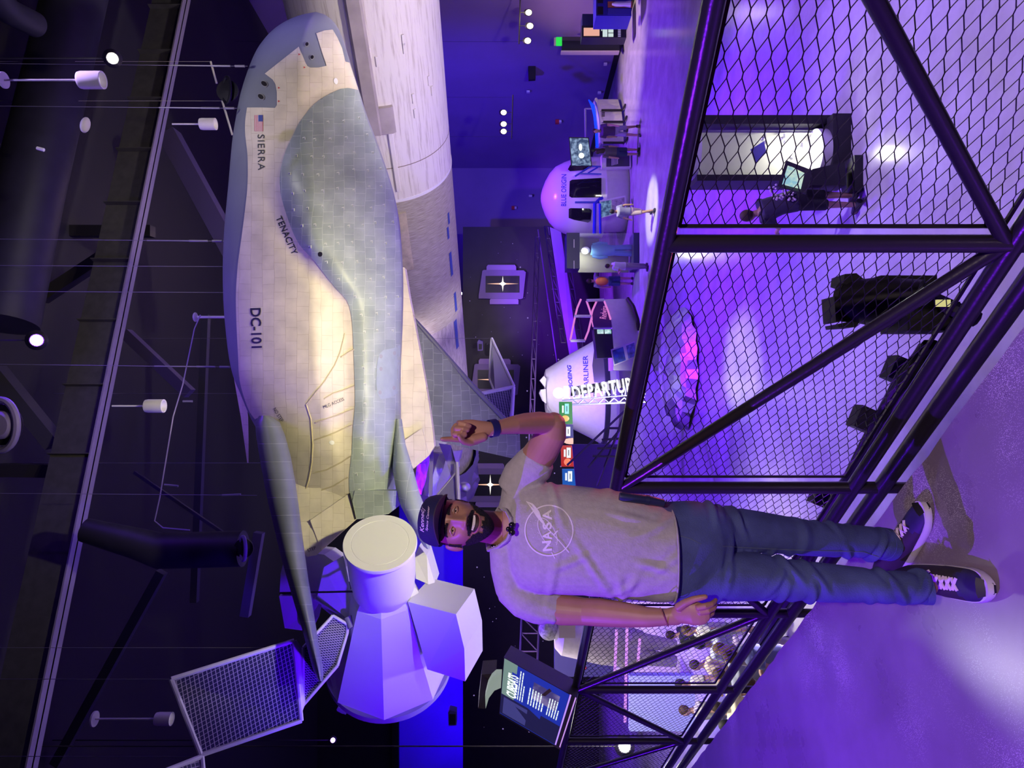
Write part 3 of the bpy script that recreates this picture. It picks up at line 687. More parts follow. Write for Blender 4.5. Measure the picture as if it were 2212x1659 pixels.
# ------------------------------------------------------------------ the man
SKIN = mat('skin_brown', (0.42, 0.215, 0.15), 0.48, var=0.10, vscale=14)
SHIRT = mat('shirt_grey', (0.44, 0.41, 0.45), 0.9, var=0.10, vscale=60, bump=0.15, bscale=160)
JEAN = mat('jean_blue', (0.070, 0.095, 0.27), 0.85, var=0.35, vscale=9, bump=0.25, bscale=220)
JEAN2 = mat('jean_seam', (0.10, 0.13, 0.22), 0.85)
HAIR = mat('hair_black', (0.010, 0.008, 0.010), 0.75, bump=0.8, bscale=320)
CAPM = mat('cap_navy', (0.012, 0.010, 0.085), 0.85, bump=0.2, bscale=200)
CAPB = mat('cap_brim', (0.045, 0.028, 0.06), 0.8)
man = empty('person', V((-0.62, 2.5, 0.0)), 'smiling bearded man in navy cap, grey t-shirt and jeans pointing a finger upward', 'person')
def tri_blend(mb_list, voxel, smooth_it, name):
    """fuse overlapping closed shapes into one continuous skin"""
    me = bpy.data.meshes.new('tmp'); vs = []; fs = []
    for q in mb_list:
        b = len(vs); vs += q.v; fs += [tuple(i + b for i in f) for f in q.f]
    me.from_pydata([tuple(p) for p in vs], [], fs)
    bm = bmesh.new(); bm.from_mesh(me); bmesh.ops.recalc_face_normals(bm, faces=bm.faces); bm.to_mesh(me); bm.free()
    o = bpy.data.objects.new('tmp', me); COL.objects.link(o)
    m = o.modifiers.new('r', 'REMESH'); m.mode = 'VOXEL'; m.voxel_size = voxel; m.use_smooth_shade = True
    if smooth_it:
        s = o.modifiers.new('s', 'SMOOTH'); s.factor = 0.5; s.iterations = smooth_it
    dg = bpy.context.evaluated_depsgraph_get(); dg.update()
    out = bpy.data.meshes.new_from_object(o.evaluated_get(dg)); out.name = name
    bpy.data.objects.remove(o); bpy.data.meshes.remove(me)
    return out
def limb(pts, n=20, ends=True):
    """pts: (px, py, Y, half width in px, depth radius in m); rounded chain"""
    mb_ = MB(); cs = [P(a, b, c) for a, b, c, *_ in pts]
    rs_ = []; k = len(cs)
    for i, (a, b, Y, hw, dr) in enumerate(pts):
        t = (cs[min(i + 1, k - 1)] - cs[max(i - 1, 0)]).normalized()
        dpt = V((0, 1, 0)); dpt = (dpt - t * dpt.dot(t)).normalized(); sd = t.cross(dpt); r1 = hw * Y / F
        rs_.append((cs[i], sd, dpt, r1, dr, t))
    rr = []
    if ends:
        c, sd, dp, r1, dr, t = rs_[0]
        for f_, g_ in ((0.35, -0.85), (0.8, -0.5)): rr.append([c + t * g_ * r1 + (sd * math.cos(2 * math.pi * j / n) * r1 + dp * math.sin(2 * math.pi * j / n) * dr) * f_ for j in range(n)])
    for c, sd, dp, r1, dr, t in rs_: rr.append([c + sd * math.cos(2 * math.pi * j / n) * r1 + dp * math.sin(2 * math.pi * j / n) * dr for j in range(n)])
    if ends:
        c, sd, dp, r1, dr, t = rs_[-1]
        for f_, g_ in ((0.8, 0.5), (0.35, 0.85)): rr.append([c + t * g_ * r1 + (sd * math.cos(2 * math.pi * j / n) * r1 + dp * math.sin(2 * math.pi * j / n) * dr) * f_ for j in range(n)])
    mb_.rings(rr); return mb_
YM = 2.42
# head frame: origin between the ears, f = face direction, u = up, r = the viewer's right
HC = P(985, 1130, 2.42); HU = V((0.135, 0.0, 1)).normalized()
HF = V((0.31, -1, 0.02)); HF = (HF - HU * HF.dot(HU)).normalized(); HRt = HF.cross(HU).normalized() * -1
if HRt.x < 0: HRt = -HRt
def H(x, y, z): return HC + HRt * x + HF * y + HU * z      # y towards the face
def head_mesh():
    mb_ = MB(); nu, nv = 128, 96; rs_ = []
    def g(x, s): return math.exp(-(x / s) ** 2)
    for i in range(nv + 1):
        ph = math.pi * (i / nv); ph = min(max(ph, 0.01), math.pi - 0.01)
        ring = []
        for j in range(nu):
            th = 2 * math.pi * j / nu
            d = V((math.sin(ph) * math.sin(th), math.sin(ph) * math.cos(th), math.cos(ph)))
            z = d.z * 0.122; 
            ax = 0.0765; ay = 0.096
            if d.z < 0:
                k = -d.z; ax *= 1 - 0.24 * k ** 1.6; ay *= 1 - 0.10 * k
                z = d.z * 0.128
            x = d.x * ax; y = d.y * ay
            fr = max(0.0, d.y)
            # jaw forward, neck side recessed
            if d.z < -0.2: y += 0.022 * (-d.z - 0.2) * (1 if d.y > 0 else 1.4)
            if fr > 0.05:
                w_ = min(1, (fr - 0.05) * 3)
                y += w_ * 0.007 * g(z - 0.030, 0.014) * g(x, 0.05)                 # brow
                y -= w_ * 0.017 * (g(x - 0.033, 0.019) + g(x + 0.033, 0.019)) * g(z - 0.006, 0.017)   # sockets
                y += w_ * 0.008 * (g(x - 0.043, 0.022) + g(x + 0.043, 0.022)) * g(z + 0.030, 0.022)   # smiling cheeks
                nz = (0.012 - z) / 0.050                                            # nose ridge, bigger to the tip
                if -0.3 < nz < 1.25:
                    hgt = 0.009 + 0.024 * max(0, min(1, nz)) ** 1.2; wid = 0.0085 + 0.0070 * max(0, min(1, nz))
                    fall = 1.0 if nz < 1 else max(0, 1 - (nz - 1) / 0.22)
                    y += w_ * hgt * g(x, wid) * fall * (1 if nz > 0 else 1 + nz / 0.3)
                y += w_ * 0.011 * (g(x - 0.016, 0.007) + g(x + 0.016, 0.007)) * g(z + 0.036, 0.008)   # nostril wings
                y += w_ * 0.008 * g(x, 0.032) * g(z + 0.063, 0.026)                # muzzle
                y -= w_ * 0.020 * g(x, 0.030) * g(z + 0.0640 - 5.0 * x * x, 0.0095)  # open mouth
                y += w_ * 0.005 * g(x, 0.030) * g(z + 0.0790 - 4.0 * x * x, 0.0055)  # lower lip
                y += w_ * 0.010 * g(x, 0.028) * g(z + 0.104, 0.018)                # chin
                y -= w_ * 0.003 * (g(x - 0.037 , 0.006) + g(x + 0.037, 0.006)) * g(z + 0.052, 0.018)  # smile folds
            ring.append(H(x, y, z))
        rs_.append(ring)
    mb_.rings(rs_); return mb_
neck = limb([(1040, 1136, 2.50, 34, 0.052), (1075, 1141, 2.51, 36, 0.055), (1105, 1146, 2.52, 44, 0.062)], 24)
ear = MB()
for sx in (-1, 1):
    q = Matrix((HRt, HF, HU)).transposed().to_quaternion() @ Quaternion((0, 0, 1), sx * 0.45)
    ear.ball(H(sx * (0.081 if sx < 0 else 0.073), -0.012 if sx < 0 else -0.022, -0.006), (0.020 if sx < 0 else 0.012, 0.036, 0.062), q=q)
torso = MB()
def oval(px, py, Y, hw, dr, n=36, e=2.4):
    c = P(px, py, Y); r1 = hw * Y / F; out = []
    for j in range(n):
        a_ = 2 * math.pi * j / n; cx, sx = math.cos(a_), math.sin(a_)
        k = (abs(cx) ** e + abs(sx) ** e) ** (-1 / e)
        out.append(c + V((cx * k * r1, sx * k * dr, 0)))
    return out
torso.rings([oval(1086, 1144, 2.5, 50, .07), oval(1112, 1150, 2.5, 76, .08), oval(1200, 1160, 2.48, 100, .105), (oval(1320, 1172, 2.47, 92, .10)), oval(1440, 1190, 2.46, 95, .11), oval(1520, 1195, 2.46, 80, .10)])
# his left arm, raised and bent; his right arm hanging
armL = limb([(1112, 1052, 2.50, 28, .045), (1140, 1015, 2.48, 37, .056), (1170, 975, 2.45, 36, .054), (1192, 935, 2.42, 33, .048), (1196, 915, 2.41, 27, .042)], 24)
foreL = limb([(1192, 914, 2.41, 21, .036), (1165, 913, 2.38, 24, .039), (1135, 915, 2.34, 23, .038), (1108, 918, 2.30, 19.5, .033), (1080, 923, 2.27, 15.5, .024), (1058, 927, 2.25, 16, .021)], 24)
armR = limb([(1114, 1275, 2.50, 28, .045), (1160, 1304, 2.49, 33, .052), (1215, 1317, 2.47, 33, .050), (1262, 1321, 2.45, 29, .044), (1300, 1323, 2.42, 30, .043), (1350, 1328, 2.38, 27, .038), (1400, 1333, 2.34, 21.5, .030), (1440, 1333, 2.31, 18, .024), (1462, 1330, 2.30, 20, .022)], 24)
def finger(pts, n=12):
    mb_ = MB(); cs = [P(a, b, Y) for a, b, Y, r in pts]; rr = [r for *_, r in pts]
    ex = []; er = []
    t0 = (cs[0] - cs[1]).normalized(); ex.append(cs[0] + t0 * rr[0] * .6); er.append(rr[0] * .6)
    ex += cs; er += rr
    t1 = (cs[-1] - cs[-2]).normalized(); ex += [cs[-1] + t1 * rr[-1] * .55, cs[-1] + t1 * rr[-1] * .9]; er += [rr[-1] * .8, rr[-1] * .35]
    mb_.tube(ex, er, n); return mb_
handL = [limb([(1062, 926, 2.25, 15, .019), (1045, 928, 2.245, 19, .019), (1025, 930, 2.24, 24, .018), (1006, 932, 2.235, 26, .017), (994, 933, 2.235, 24, .014)], 24),
    limb([(1045, 944, 2.225, 10, .016), (1022, 950, 2.215, 11, .017), (1008, 952, 2.21, 9, .013)], 16),          # thenar pad
    finger([(1002, 950, 2.235, .0105), (988, 949, 2.225, .0098), (973, 948.5, 2.218, .0085), (962, 948.5, 2.213, .0078), (955, 948.5, 2.21, .0070)]),   # index, straight up
    finger([(998, 938, 2.235, .0100), (983, 938, 2.215, .0100), (984, 938, 2.190, .0092), (997, 939, 2.180, .0085), (1005, 940, 2.185, .0075)]),   # middle, curled
    finger([(998, 926, 2.235, .0098), (985, 926, 2.217, .0098), (987, 926, 2.190, .0090), (1001, 927, 2.180, .0085), (1010, 929, 2.186, .0075)]),
    finger([(1000, 914, 2.235, .0090), (991, 913, 2.218, .0088), (994, 914, 2.194, .0080), (1006, 917, 2.187, .0075), (1015, 921, 2.192, .0068)]),
    finger([(1032, 952, 2.225, .0115), (1016, 957, 2.205, .0105), (1002, 954, 2.190, .0098), (995, 948, 2.178, .0085), (992, 942, 2.172, .0072)])]    # thumb folded over
handR = [limb([(1458, 1330, 2.30, 18, .020), (1475, 1325, 2.285, 24, .018), (1495, 1324, 2.27, 27, .017), (1512, 1326, 2.26, 25, .015)], 24),
    finger([(1465, 1312, 2.275, .0145), (1482, 1301, 2.255, .0125), (1500, 1294, 2.24, .0105), (1514, 1291, 2.232, .0095), (1524, 1289, 2.228, .0080)]),      # thumb
    finger([(1508, 1312, 2.245, .0110), (1524, 1309, 2.232, .0102), (1537, 1305, 2.238, .0092), (1543, 1300, 2.250, .0080), (1546, 1296, 2.258, .0070)]),      # index
    finger([(1512, 1322, 2.250, .0108), (1530, 1319, 2.240, .0100), (1542, 1313, 2.252, .0090), (1545, 1306, 2.268, .0078)]),
    finger([(1510, 1334, 2.262, .0104), (1527, 1332, 2.254, .0096), (1538, 1325, 2.268, .0086), (1540, 1317, 2.284, .0074)]),
    finger([(1504, 1344, 2.275, .0094), (1518, 1343, 2.270, .0086), (1528, 1337, 2.284, .0078), (1530, 1330, 2.296, .0068)])]
legs_sk = [limb([(1500, 1150, 2.48, 30, .06), (1720, 1160, 2.58, 22, .045), (1915, 1172, 2.66, 14, .035)], 14), limb([(1500, 1235, 2.45, 30, .06), (1760, 1255, 2.36, 22, .045), (2010, 1268, 2.30, 15, .035)], 14)]
body_me = tri_blend([head_mesh(), neck, ear, torso, armL, foreL, armR] + handL + handR + legs_sk, 0.0026, 2, 'body')
body_me.materials.append(SKIN)
body = obj('body', None, None, man, 'brown skinned head, arms and hands', me=body_me, smooth=True, ang=180)
BBV = bvh_of([body])
def shell(sel, off, name, m, lab=None, noise=0.0, parent=None, src=None):
    """hair or cloth that follows the body: copies the skin faces chosen by sel and lifts them"""
    src = src or body; me = src.data; off0 = V((0, 0, 0)); q = src
    while q is not None: off0 = off0 + V(q.location); q = q.parent
    keep = [p for p in me.polygons if sel(p.center + off0)]
    idx = {}; vs = []; fs = []; r_ = random.Random(1)
    for p in keep:
        f_ = []
        for i in p.vertices:
            if i not in idx:
                idx[i] = len(vs); v_ = me.vertices[i]; vs.append(v_.co + off0 + v_.normal * (off + r_.uniform(-noise, noise)))
            f_.append(idx[i])
        fs.append(tuple(f_))
    mb_ = MB(); mb_.add(vs, fs)
    return obj(name, mb_, m, parent or man, lab, ang=180)
MI = Matrix((HRt, HF, HU))
def hl(p): q = MI @ (p - HC); return q
def wob(x, s=1.0): return math.sin(x * 310 * s) * 0.0012 + math.sin(x * 730 * s + 1) * 0.0008
def is_beard(p):
    q = hl(p); x, y, z = q.x, q.y, q.z; ax = abs(x)
    if q.length > 0.2: return False
    if z > 0.012 or z < -0.150 or y < -0.030: return False
    if y < 0.030 and z > -0.030: return ax > 0.06 and y > -0.004 and z > -0.05 and ax < 0.078      # sideburn
    if z < -0.135: return False
    if y < 0.01 and z < -0.115: return False
    line = -0.036 - 0.0 + (0.062 - min(ax, 0.062)) * -0.80       # upper edge of cheek beard
    cheek = z < line + wob(x) - 0.006 and y > -0.012
    lips = (x / 0.034) ** 2 + ((z + 0.0695 - 4.5 * x * x) / 0.0185) ** 2 < 1
    tash = ax < 0.042 and -0.0585 + 3.2 * x * x + wob(x) < z < -0.0405 - ax * 0.25 + 0.004 * (ax > .012)
    soul = ax < 0.011 and -0.093 < z < -0.083
    bare = (ax < 0.026 and -0.094 < z < -0.080 and ax > 0.011)
    if lips and not tash: return False
    if bare: return False
    if tash: return True
    if ax < 0.030 and z > -0.060: return False
    return cheek
shell(is_beard, 0.0028, 'beard', HAIR, 'short black beard and moustache', 0.0010)
shell(lambda p: (lambda q: abs(abs(q.x) - 0.034) < 0.021 and q.y > 0.03 and abs(q.z - (0.0265 - 2.6 * (abs(q.x) - 0.030) ** 2 * 4)) < 0.0042 - 0.05 * max(0, abs(q.x) - 0.03))(hl(p)), 0.0016, 'eyebrows', HAIR, None, 0.0006)
shell(lambda p: (lambda q: q.length < 0.17 and q.z > -0.012 and q.y < 0.024 - 0.2 * q.z and not (abs(q.x) > 0.070 and -0.034 < q.y < 0.012 and q.z < 0.026))(hl(p)), 0.0022, 'hair', HAIR, 'short black hair under the cap', 0.0006)
# lips
LIP = mat('lip_rose', (0.42, 0.16, 0.15), 0.4)
def is_lip(p):
    q = hl(p); x, z = q.x, q.z + 0.0685 - 4.5 * q.x * q.x; r1 = (x / 0.0335) ** 2 + (z / 0.0170) ** 2; r0 = (x / 0.0285) ** 2 + ((z - .0015) / 0.0090) ** 2
    return q.y > 0.05 and r1 < 1 and r0 > 1 and z < 0.010
shell(is_lip, 0.0012, 'lips', LIP)
mo = MB()
mo.rings([[H(0.0300 * math.cos(a_) * k_, 0.0925 - 0.0 - 13 * (0.0300 * math.cos(a_) * k_) ** 2, -0.0678 + 4.5 * (0.0300 * math.cos(a_)) ** 2 + 0.0110 * math.sin(a_) * k_) for a_ in [2 * math.pi * j / 28 for j in range(28)]] for k_ in (1.0, 0.5, 0.02)], cap=False)
obj('mouth', mo, mat('mouth_dark', (0.03, 0.006, 0.008), 0.6), man)
te = MB(); 
for t_ in range(-4, 5):
    w_ = 0.0055; x = t_ * w_; te.box(H(x, 0.0945 - 13 * x * x, -0.0630 + 4.4 * x * x), (w_ * 0.96, 0.004, 0.0088 - 5 * x * x), Matrix((HRt, HF, HU)).transposed().to_quaternion())
obj('teeth', te, mat('teeth_white', (0.78, 0.72, 0.68), 0.25), man)
EYEW = mat('eye_white', (0.55, 0.50, 0.50), 0.2); IRIS = mat('iris_dark', (0.02, 0.01, 0.008), 0.12)
for sx in (-1, 1):
    ec = H(sx * 0.0325, 0.0705, 0.003); mb_ = MB(); mb_.ball(ec, 0.0235, nu=20, nv=14); ey = obj('eye', mb_, EYEW, man)
    fw_ = (CAM - ec).normalized(); mb_ = MB(); mb_.ball(ec + fw_ * 0.0078, (0.0108, 0.0108, 0.0090), q=V((0, 0, 1)).rotation_difference(fw_), nu=16, nv=10); obj('iris', mb_, IRIS, ey)
    for (z_, s_) in ((0.0085, 1), (-0.0072, -1)):
        mb_ = MB(); pts = []
        for k_ in range(-5, 6):
            u_ = k_ / 5; pts.append(H(sx * 0.0325 + u_ * 0.0150, 0.0815 - 0.0065 * u_ * u_, 0.0025 + (z_ - 0.0) * (1 - u_ * u_) * 0.66))
        mb_.tube(pts, [(0.0032 if s_ > 0 else 0.0026)] * 11, 8); obj('eyelid', mb_, SKIN, ey)
    mb_ = MB(); mb_.tube([H(sx * 0.0325 + k_ / 5 * 0.0150, 0.0842 - 0.0065 * (k_ / 5) ** 2, 0.0025 + 0.0052 * (1 - (k_ / 5) ** 2)) for k_ in range(-5, 6)], 0.0009, 5); obj('eyelashes', mb_, HAIR, ey)
for sx in (-1, 1):
    mb_ = MB(); mb_.ball(H(sx * 0.0085, 0.1125, -0.0435), (0.0085, 0.007, 0.0045)); obj('nostril', mb_, mat('mouth_dark', (0.03, 0.006, 0.008), 0.6), man)
# cap: crown, underside of the brim, lettering
cr = MB(); rs_ = []
for (z, k) in ((0.046, 1.02), (0.062, 1.03), (0.080, 1.0), (0.098, 0.92), (0.112, 0.78), (0.122, 0.55), (0.127, 0.28), (0.128, 0.03)):
    ring = []
    for j in range(48):
        a_ = 2 * math.pi * j / 48; x = math.sin(a_); y = math.cos(a_)
        dz = -0.020 * max(0, -y) * (1 if z < 0.07 else 0.3) 
        ring.append(H(0.084 * x * k, (0.104 * y if y > 0 else 0.100 * y) * k + (0.006 if y > 0 else 0), z + dz))
    rs_.append(ring)
cr.rings(rs_); crown = obj('cap_crown', cr, CAPM, man, 'navy cap crown', ang=80)
br_ = MB(); rs_ = []
for i in range(9):
    t_ = i / 8; ring = []
    for j in range(25):
        a_ = -1.25 + 2.5 * j / 24; x = math.sin(a_); y = math.cos(a_)
        ext = 0.070 * t_ * max(0, math.cos(a_ * 0.95)) ** 0.7
        ring.append(H(0.084 * x * (1 + 0.12 * t_ * 0.5), 0.108 * y + ext, 0.050 - 0.016 * x * x * (0.6 + t_) + 0.012 * t_))
    rs_.append(ring)
up_ = [[p + HU * 0.0035 for p in r] for r in rs_[::-1]]
br_.rings([r for r in rs_] + up_, cap=False); obj('cap_brim', br_, CAPB, man, 'dark curved cap brim', ang=60)
CB = bvh_of([crown]); PINK = mat('thread_pink', (0.75, 0.60, 0.85), 0.6)
def cap_text(s, a, b, h, sh):
    mb_ = text_patch(CB, s, a, b, h, 0.002, shear=sh, fallback=2.3, offset=0.012); obj('cap_lettering', mb_, PINK, man, 'pink script lettering', smooth=False)
cap_text('Kennedy', (919, 1149), (920, 1094), 11, 0.4)
cap_text('Space Center', (925.5, 1147), (930, 1094), 6, 0.4)
# t-shirt
sh = [oval(1098, 1152, 2.5, 60, .085), oval(1106, 1153, 2.5, 92, .105), oval(1122, 1156, 2.49, 112, .120), oval(1160, 1160, 2.48, 118, .132), oval(1200, 1163, 2.47, 117, .138), oval(1260, 1167, 2.46, 115, .138), oval(1340, 1176, 2.45, 114, .140), oval(1400, 1187, 2.45, 107, .142), oval(1432, 1194, 2.45, 103, .146), oval(1447, 1196, 2.45, 102, .148)]
tb = MB(); tb.rings(sh)
slR = limb([(1100, 1262, 2.50, 40, .066), (1135, 1290, 2.49, 46, .070), (1170, 1306, 2.49, 42, .067), (1207, 1316, 2.48, 34.5, .058)], 28, ends=False)
slL = limb([(1112, 1062, 2.50, 42, .068), (1130, 1030, 2.49, 46, .068), (1152, 1004, 2.47, 43, .064), (1167, 986, 2.46, 39, .058)], 28, ends=False)
yoke = limb([(1118, 1042, 2.50, 32, .066), (1110, 1080, 2.50, 29, .070), (1107, 1110, 2.50, 34, .078), (1100, 1150, 2.51, 38, .085), (1094, 1190, 2.50, 37, .080), (1096, 1225, 2.50, 37, .074), (1108, 1272, 2.50, 38, .068)], 28)
sh_me = tri_blend([tb, slR, slL, yoke], 0.0055, 6, 'shirt')
def proj(p): return (CX - (p.z - CZ) * F / p.y, CY - p.x * F / p.y)
bm = bmesh.new(); bm.from_mesh(sh_me); dl = []
for f in bm.faces:
    c_ = f.calc_center_median(); px_, py_ = proj(c_); k_ = (py_ - 1141) / 43
    ctr = math.hypot((py_ - 1141) / 43, (c_.y - 2.485) / 0.085)
    if ctr < 1 and px_ < 1107 - 0.10 * (py_ - 1141) - 14 * k_ * k_: dl.append(f)
bmesh.ops.delete(bm, geom=dl, context='FACES'); bm.to_mesh(sh_me); bm.free()

rz = random.Random(9); fold = [(V((rz.uniform(-1.0, -0.3), 0, rz.uniform(0.95, 1.4))), V((rz.uniform(-1, 1), 0, rz.uniform(-1, 1))).normalized(), rz.uniform(.05, .12)) for _ in range(26)]
nrm_ = [v_.normal.copy() for v_ in sh_me.vertices]
for vi_, v_ in enumerate(sh_me.vertices):
    p = v_.co.copy(); dd = 0
    for (c_, d_, l_) in fold:
        q = V((p.x, 0, p.z)) - c_; a_ = q.dot(d_); b_ = q.cross(d_).length
        dd += math.exp(-(a_ / l_) ** 2) * (math.exp(-(b_ / 0.012) ** 2) - 0.5 * math.exp(-((b_ - .02) / 0.012) ** 2)) * 0.0055
    low_ = max(0, (1.22 - p.z) / 0.35); dd += 0.004 * low_ * math.sin(p.x * 55 + p.z * 30) * math.sin(p.z * 22 + p.x * 12)
    v_.co = p + nrm_[vi_] * dd
sh_me.materials.append(SHIRT); shirt = obj('t_shirt', None, None, man, 'plain grey t-shirt with printed emblem', me=sh_me, ang=180)
col = MB(); 
cpts = [(1082, 1097, 2.50), (1094, 1103, 2.43), (1104, 1120, 2.398), (1108, 1142, 2.39), (1098, 1165, 2.40), (1080, 1180, 2.43), (1058, 1188, 2.50), (1056, 1176, 2.56), (1062, 1146, 2.585), (1072, 1112, 2.565), (1082, 1097, 2.50)]
col.tube([P(*c) for c in cpts], [(0.012, 0.007)] * 11, 8); obj('collar', col, SHIRT, man)
hem = MB(); hem.tube([p + V((0, 0, 0.004)) for p in oval(1447, 1196, 2.45, 102.5, .149)] + [oval(1447, 1196, 2.45, 102.5, .149)[0] + V((0, 0, 0.004))], 0.0035, 6); obj('shirt_hem', hem, SHIRT, man)
SB = bvh_of([shirt]); PRT = mat('print_white', (0.80, 0.74, 0.84), 0.7)
LC = V((1186, 1146))
def on_shirt(pts2, hwp, name='emblem_line'):
    out = []
    for i in range(len(pts2) - 1):
        a_, b_ = V(pts2[i]), V(pts2[i + 1]); k_ = max(1, int((b_ - a_).length / 4))
        for j in range(k_): q = a_.lerp(b_, j / k_); out.append(q)
    out.append(V(pts2[-1])); L = len(out); mb_ = MB(); vs = []
    for i, q in enumerate(out):
        t_ = (out[min(i + 1, L - 1)] - out[max(i - 1, 0)]).normalized(); n_ = V((-t_.y, t_.x)); w_ = hwp(i / (L - 1)) if callable(hwp) else hwp
        vs += [surf(SB, (q + n_ * w_).x, (q + n_ * w_).y, 0.0022, 2.33), surf(SB, (q - n_ * w_).x, (q - n_ * w_).y, 0.0022, 2.33)]
    mb_.add(vs, [(2 * i, 2 * i + 2, 2 * i + 3, 2 * i + 1) for i in range(L - 1)]); return mb_
emb = empty('printed_emblem', man.location); emb.parent = man; emb.location = (0, 0, 0)
def eput(mb_, nm): 
    o = obj(nm, mb_, PRT, emb, smooth=False); return o
circ = [(LC.x + 51.5 * math.cos(a_), LC.y + 54 * math.sin(a_)) for a_ in [2 * math.pi * i / 60 for i in range(61)]]
eput(on_shirt(circ, 1.3), 'emblem_ring')
orb = []
for i in range(50):
    a_ = 0.35 + 5.75 * i / 49; ex, ey_ = 34 * math.cos(a_), 15 * math.sin(a_)
    orb.append((LC.x - 2 + ex * -0.25 + ey_ * 1.0 * 1.15, LC.y + ex * 1.0 + ey_ * 0.1 + 2))
orb = [(LC.x - 3 + 17 * math.sin(a_) - 14 * math.cos(a_) * -0.9, LC.y + 4 + 31 * math.cos(a_)) for a_ in [0.5 + 5.4 * i / 49 for i in range(50)]]
eput(on_shirt(orb, 0.7), 'emblem_orbit')
eput(on_shirt([(1137, 1083), (1158, 1108), (1180, 1138), (1205, 1165), (1229, 1193)], lambda t: 0.4 + 3.2 * math.exp(-((t - .28) / .16) ** 2) + 0.8 * t), 'emblem_swoosh')
eput(on_shirt([(1138, 1084), (1150, 1090), (1164, 1107), (1172, 1125)], lambda t: 2.6 * math.sin(math.pi * min(1, t + .05))), 'emblem_swoosh')
eput(on_shirt([(1192, 1193), (1199, 1206)], 0.8), 'emblem_line'); eput(on_shirt([(1205, 1146), (1196, 1156)], 1.4), 'emblem_line')
for (s_, y0, y1) in (('N', 1189, 1167), ('A', 1165, 1147), ('S', 1142, 1127), ('A', 1123, 1101)):
    x_ = 1193
    mb_ = text_patch(SB, s_, (x_, y0), (x_ - 2, y1), 20, 0.0024, fallback=2.33, offset=0.03); eput(mb_, 'emblem_letter')
sd_ = MB(); r_ = random.Random(4)
for i in range(46):
    a_ = r_.uniform(0, 6.28); rr_ = r_.uniform(22, 47); x, y = LC.x + rr_ * math.cos(a_), LC.y + rr_ * math.sin(a_); s_ = r_.choice((.35, .5, .9))
    sd_.add([surf(SB, x - s_, y, .002, 2.33), surf(SB, x, y - s_, .002, 2.33), surf(SB, x + s_, y, .002, 2.33), surf(SB, x, y + s_, .002, 2.33)], [(0, 1, 2, 3)])
tag(eput(sd_, 'emblem_stars'), kind='stuff')
# jeans
jb = MB(); jb.rings([oval(1418, 1190, 2.46, 104, .125), oval(1450, 1192, 2.46, 107, .130), oval(1490, 1193, 2.465, 110, .130), oval(1540, 1194, 2.47, 108, .115), oval(1572, 1194, 2.47, 80, .08)])
jL = limb([(1500, 1142, 2.49, 55, .105), (1560, 1144, 2.51, 52, .10), (1640, 1150, 2.54, 45, .088), (1700, 1157, 2.56, 41, .080), (1716, 1158, 2.555, 41, .082), (1728, 1160, 2.57, 39, .076), (1800, 1166, 2.60, 37, .072), (1870, 1171, 2.63, 34, .070), (1903, 1174, 2.65, 34, .070), (1917, 1176, 2.66, 34, .070)], 28, ends=False)
jR = limb([(1500, 1242, 2.45, 56, .105), (1560, 1243, 2.44, 54, .10), (1640, 1246, 2.42, 50, .090), (1710, 1252, 2.40, 44, .080), (1745, 1256, 2.38, 43, .082), (1762, 1257, 2.38, 42, .078), (1840, 1262, 2.36, 38, .070), (1920, 1268, 2.33, 35, .068), (1975, 1270, 2.31, 34, .068), (2006, 1270, 2.30, 33, .068)], 28, ends=False)
j_me = tri_blend([jb, jL, jR], 0.0055, 5, 'jeans')
fold = []
for _ in range(46):
    side_ = rz.choice((0, 1)); t_ = rz.choice((rz.uniform(.70, .92), rz.uniform(0.05, .25), rz.uniform(.42, .58), rz.uniform(.2, .7)))
    fold.append((V(((-.50 if side_ else -.86) + rz.uniform(-.05, .35) * (1 if side_ else 1) - .08, 0, t_)), V((1, 0, rz.uniform(-.7, .7))).normalized(), rz.uniform(.03, .08)))
nrm_ = [v_.normal.copy() for v_ in j_me.vertices]
for vi_, v_ in enumerate(j_me.vertices):
    p = v_.co.copy(); dd = 0
    for (c_, d_, l_) in fold:
        q = V((p.x, 0, p.z)) - c_; a_ = q.dot(d_); b_ = q.cross(d_).length
        if abs(a_) < 2.5 * l_ and b_ < .05: dd += math.exp(-(a_ / l_) ** 2) * (math.exp(-(b_ / 0.011) ** 2) - 0.6 * math.exp(-((b_ - .018) / 0.010) ** 2)) * 0.008
    v_.co = p + nrm_[vi_] * dd
j_me.materials.append(JEAN); jeans = obj('jeans', None, None, man, 'faded blue jeans', me=j_me, ang=180)
JB = bvh_of([jeans])
def jseam(pts, r=0.0016): 
    out = []
    for i in range(len(pts) - 1):
        a_, b_ = V(pts[i]), V(pts[i + 1]); k_ = max(1, int((b_ - a_).length / 6))
        for j in range(k_): q = a_.lerp(b_, j / k_); out.append(surf(JB, q.x, q.y, 0.001, 2.4))
    mb_ = MB(); mb_.tube(out, r, 5); obj('jeans_seam', mb_, JEAN2, jeans)
jseam([(1448, 1160), (1470, 1158), (1490, 1163), (1508, 1172), (1522, 1180)]); jseam([(1560, 1180), (1700, 1187), (1800, 1190), (1865, 1192), (1905, 1205)]); jseam([(1440, 1080), (1436, 1090), (1428, 1098)], .002)
for (pts, dy) in (([(1903, 1174, 2.65, 34.5, .072), (1917, 1176, 2.66, 34.8, .072)], 0), ([(1990, 1270, 2.305, 34, .070), (2006, 1270, 2.30, 34.3, .070)], 0)):
    mb_ = limb(pts, 28, ends=False); obj('jeans_cuff', mb_, JEAN, jeans)
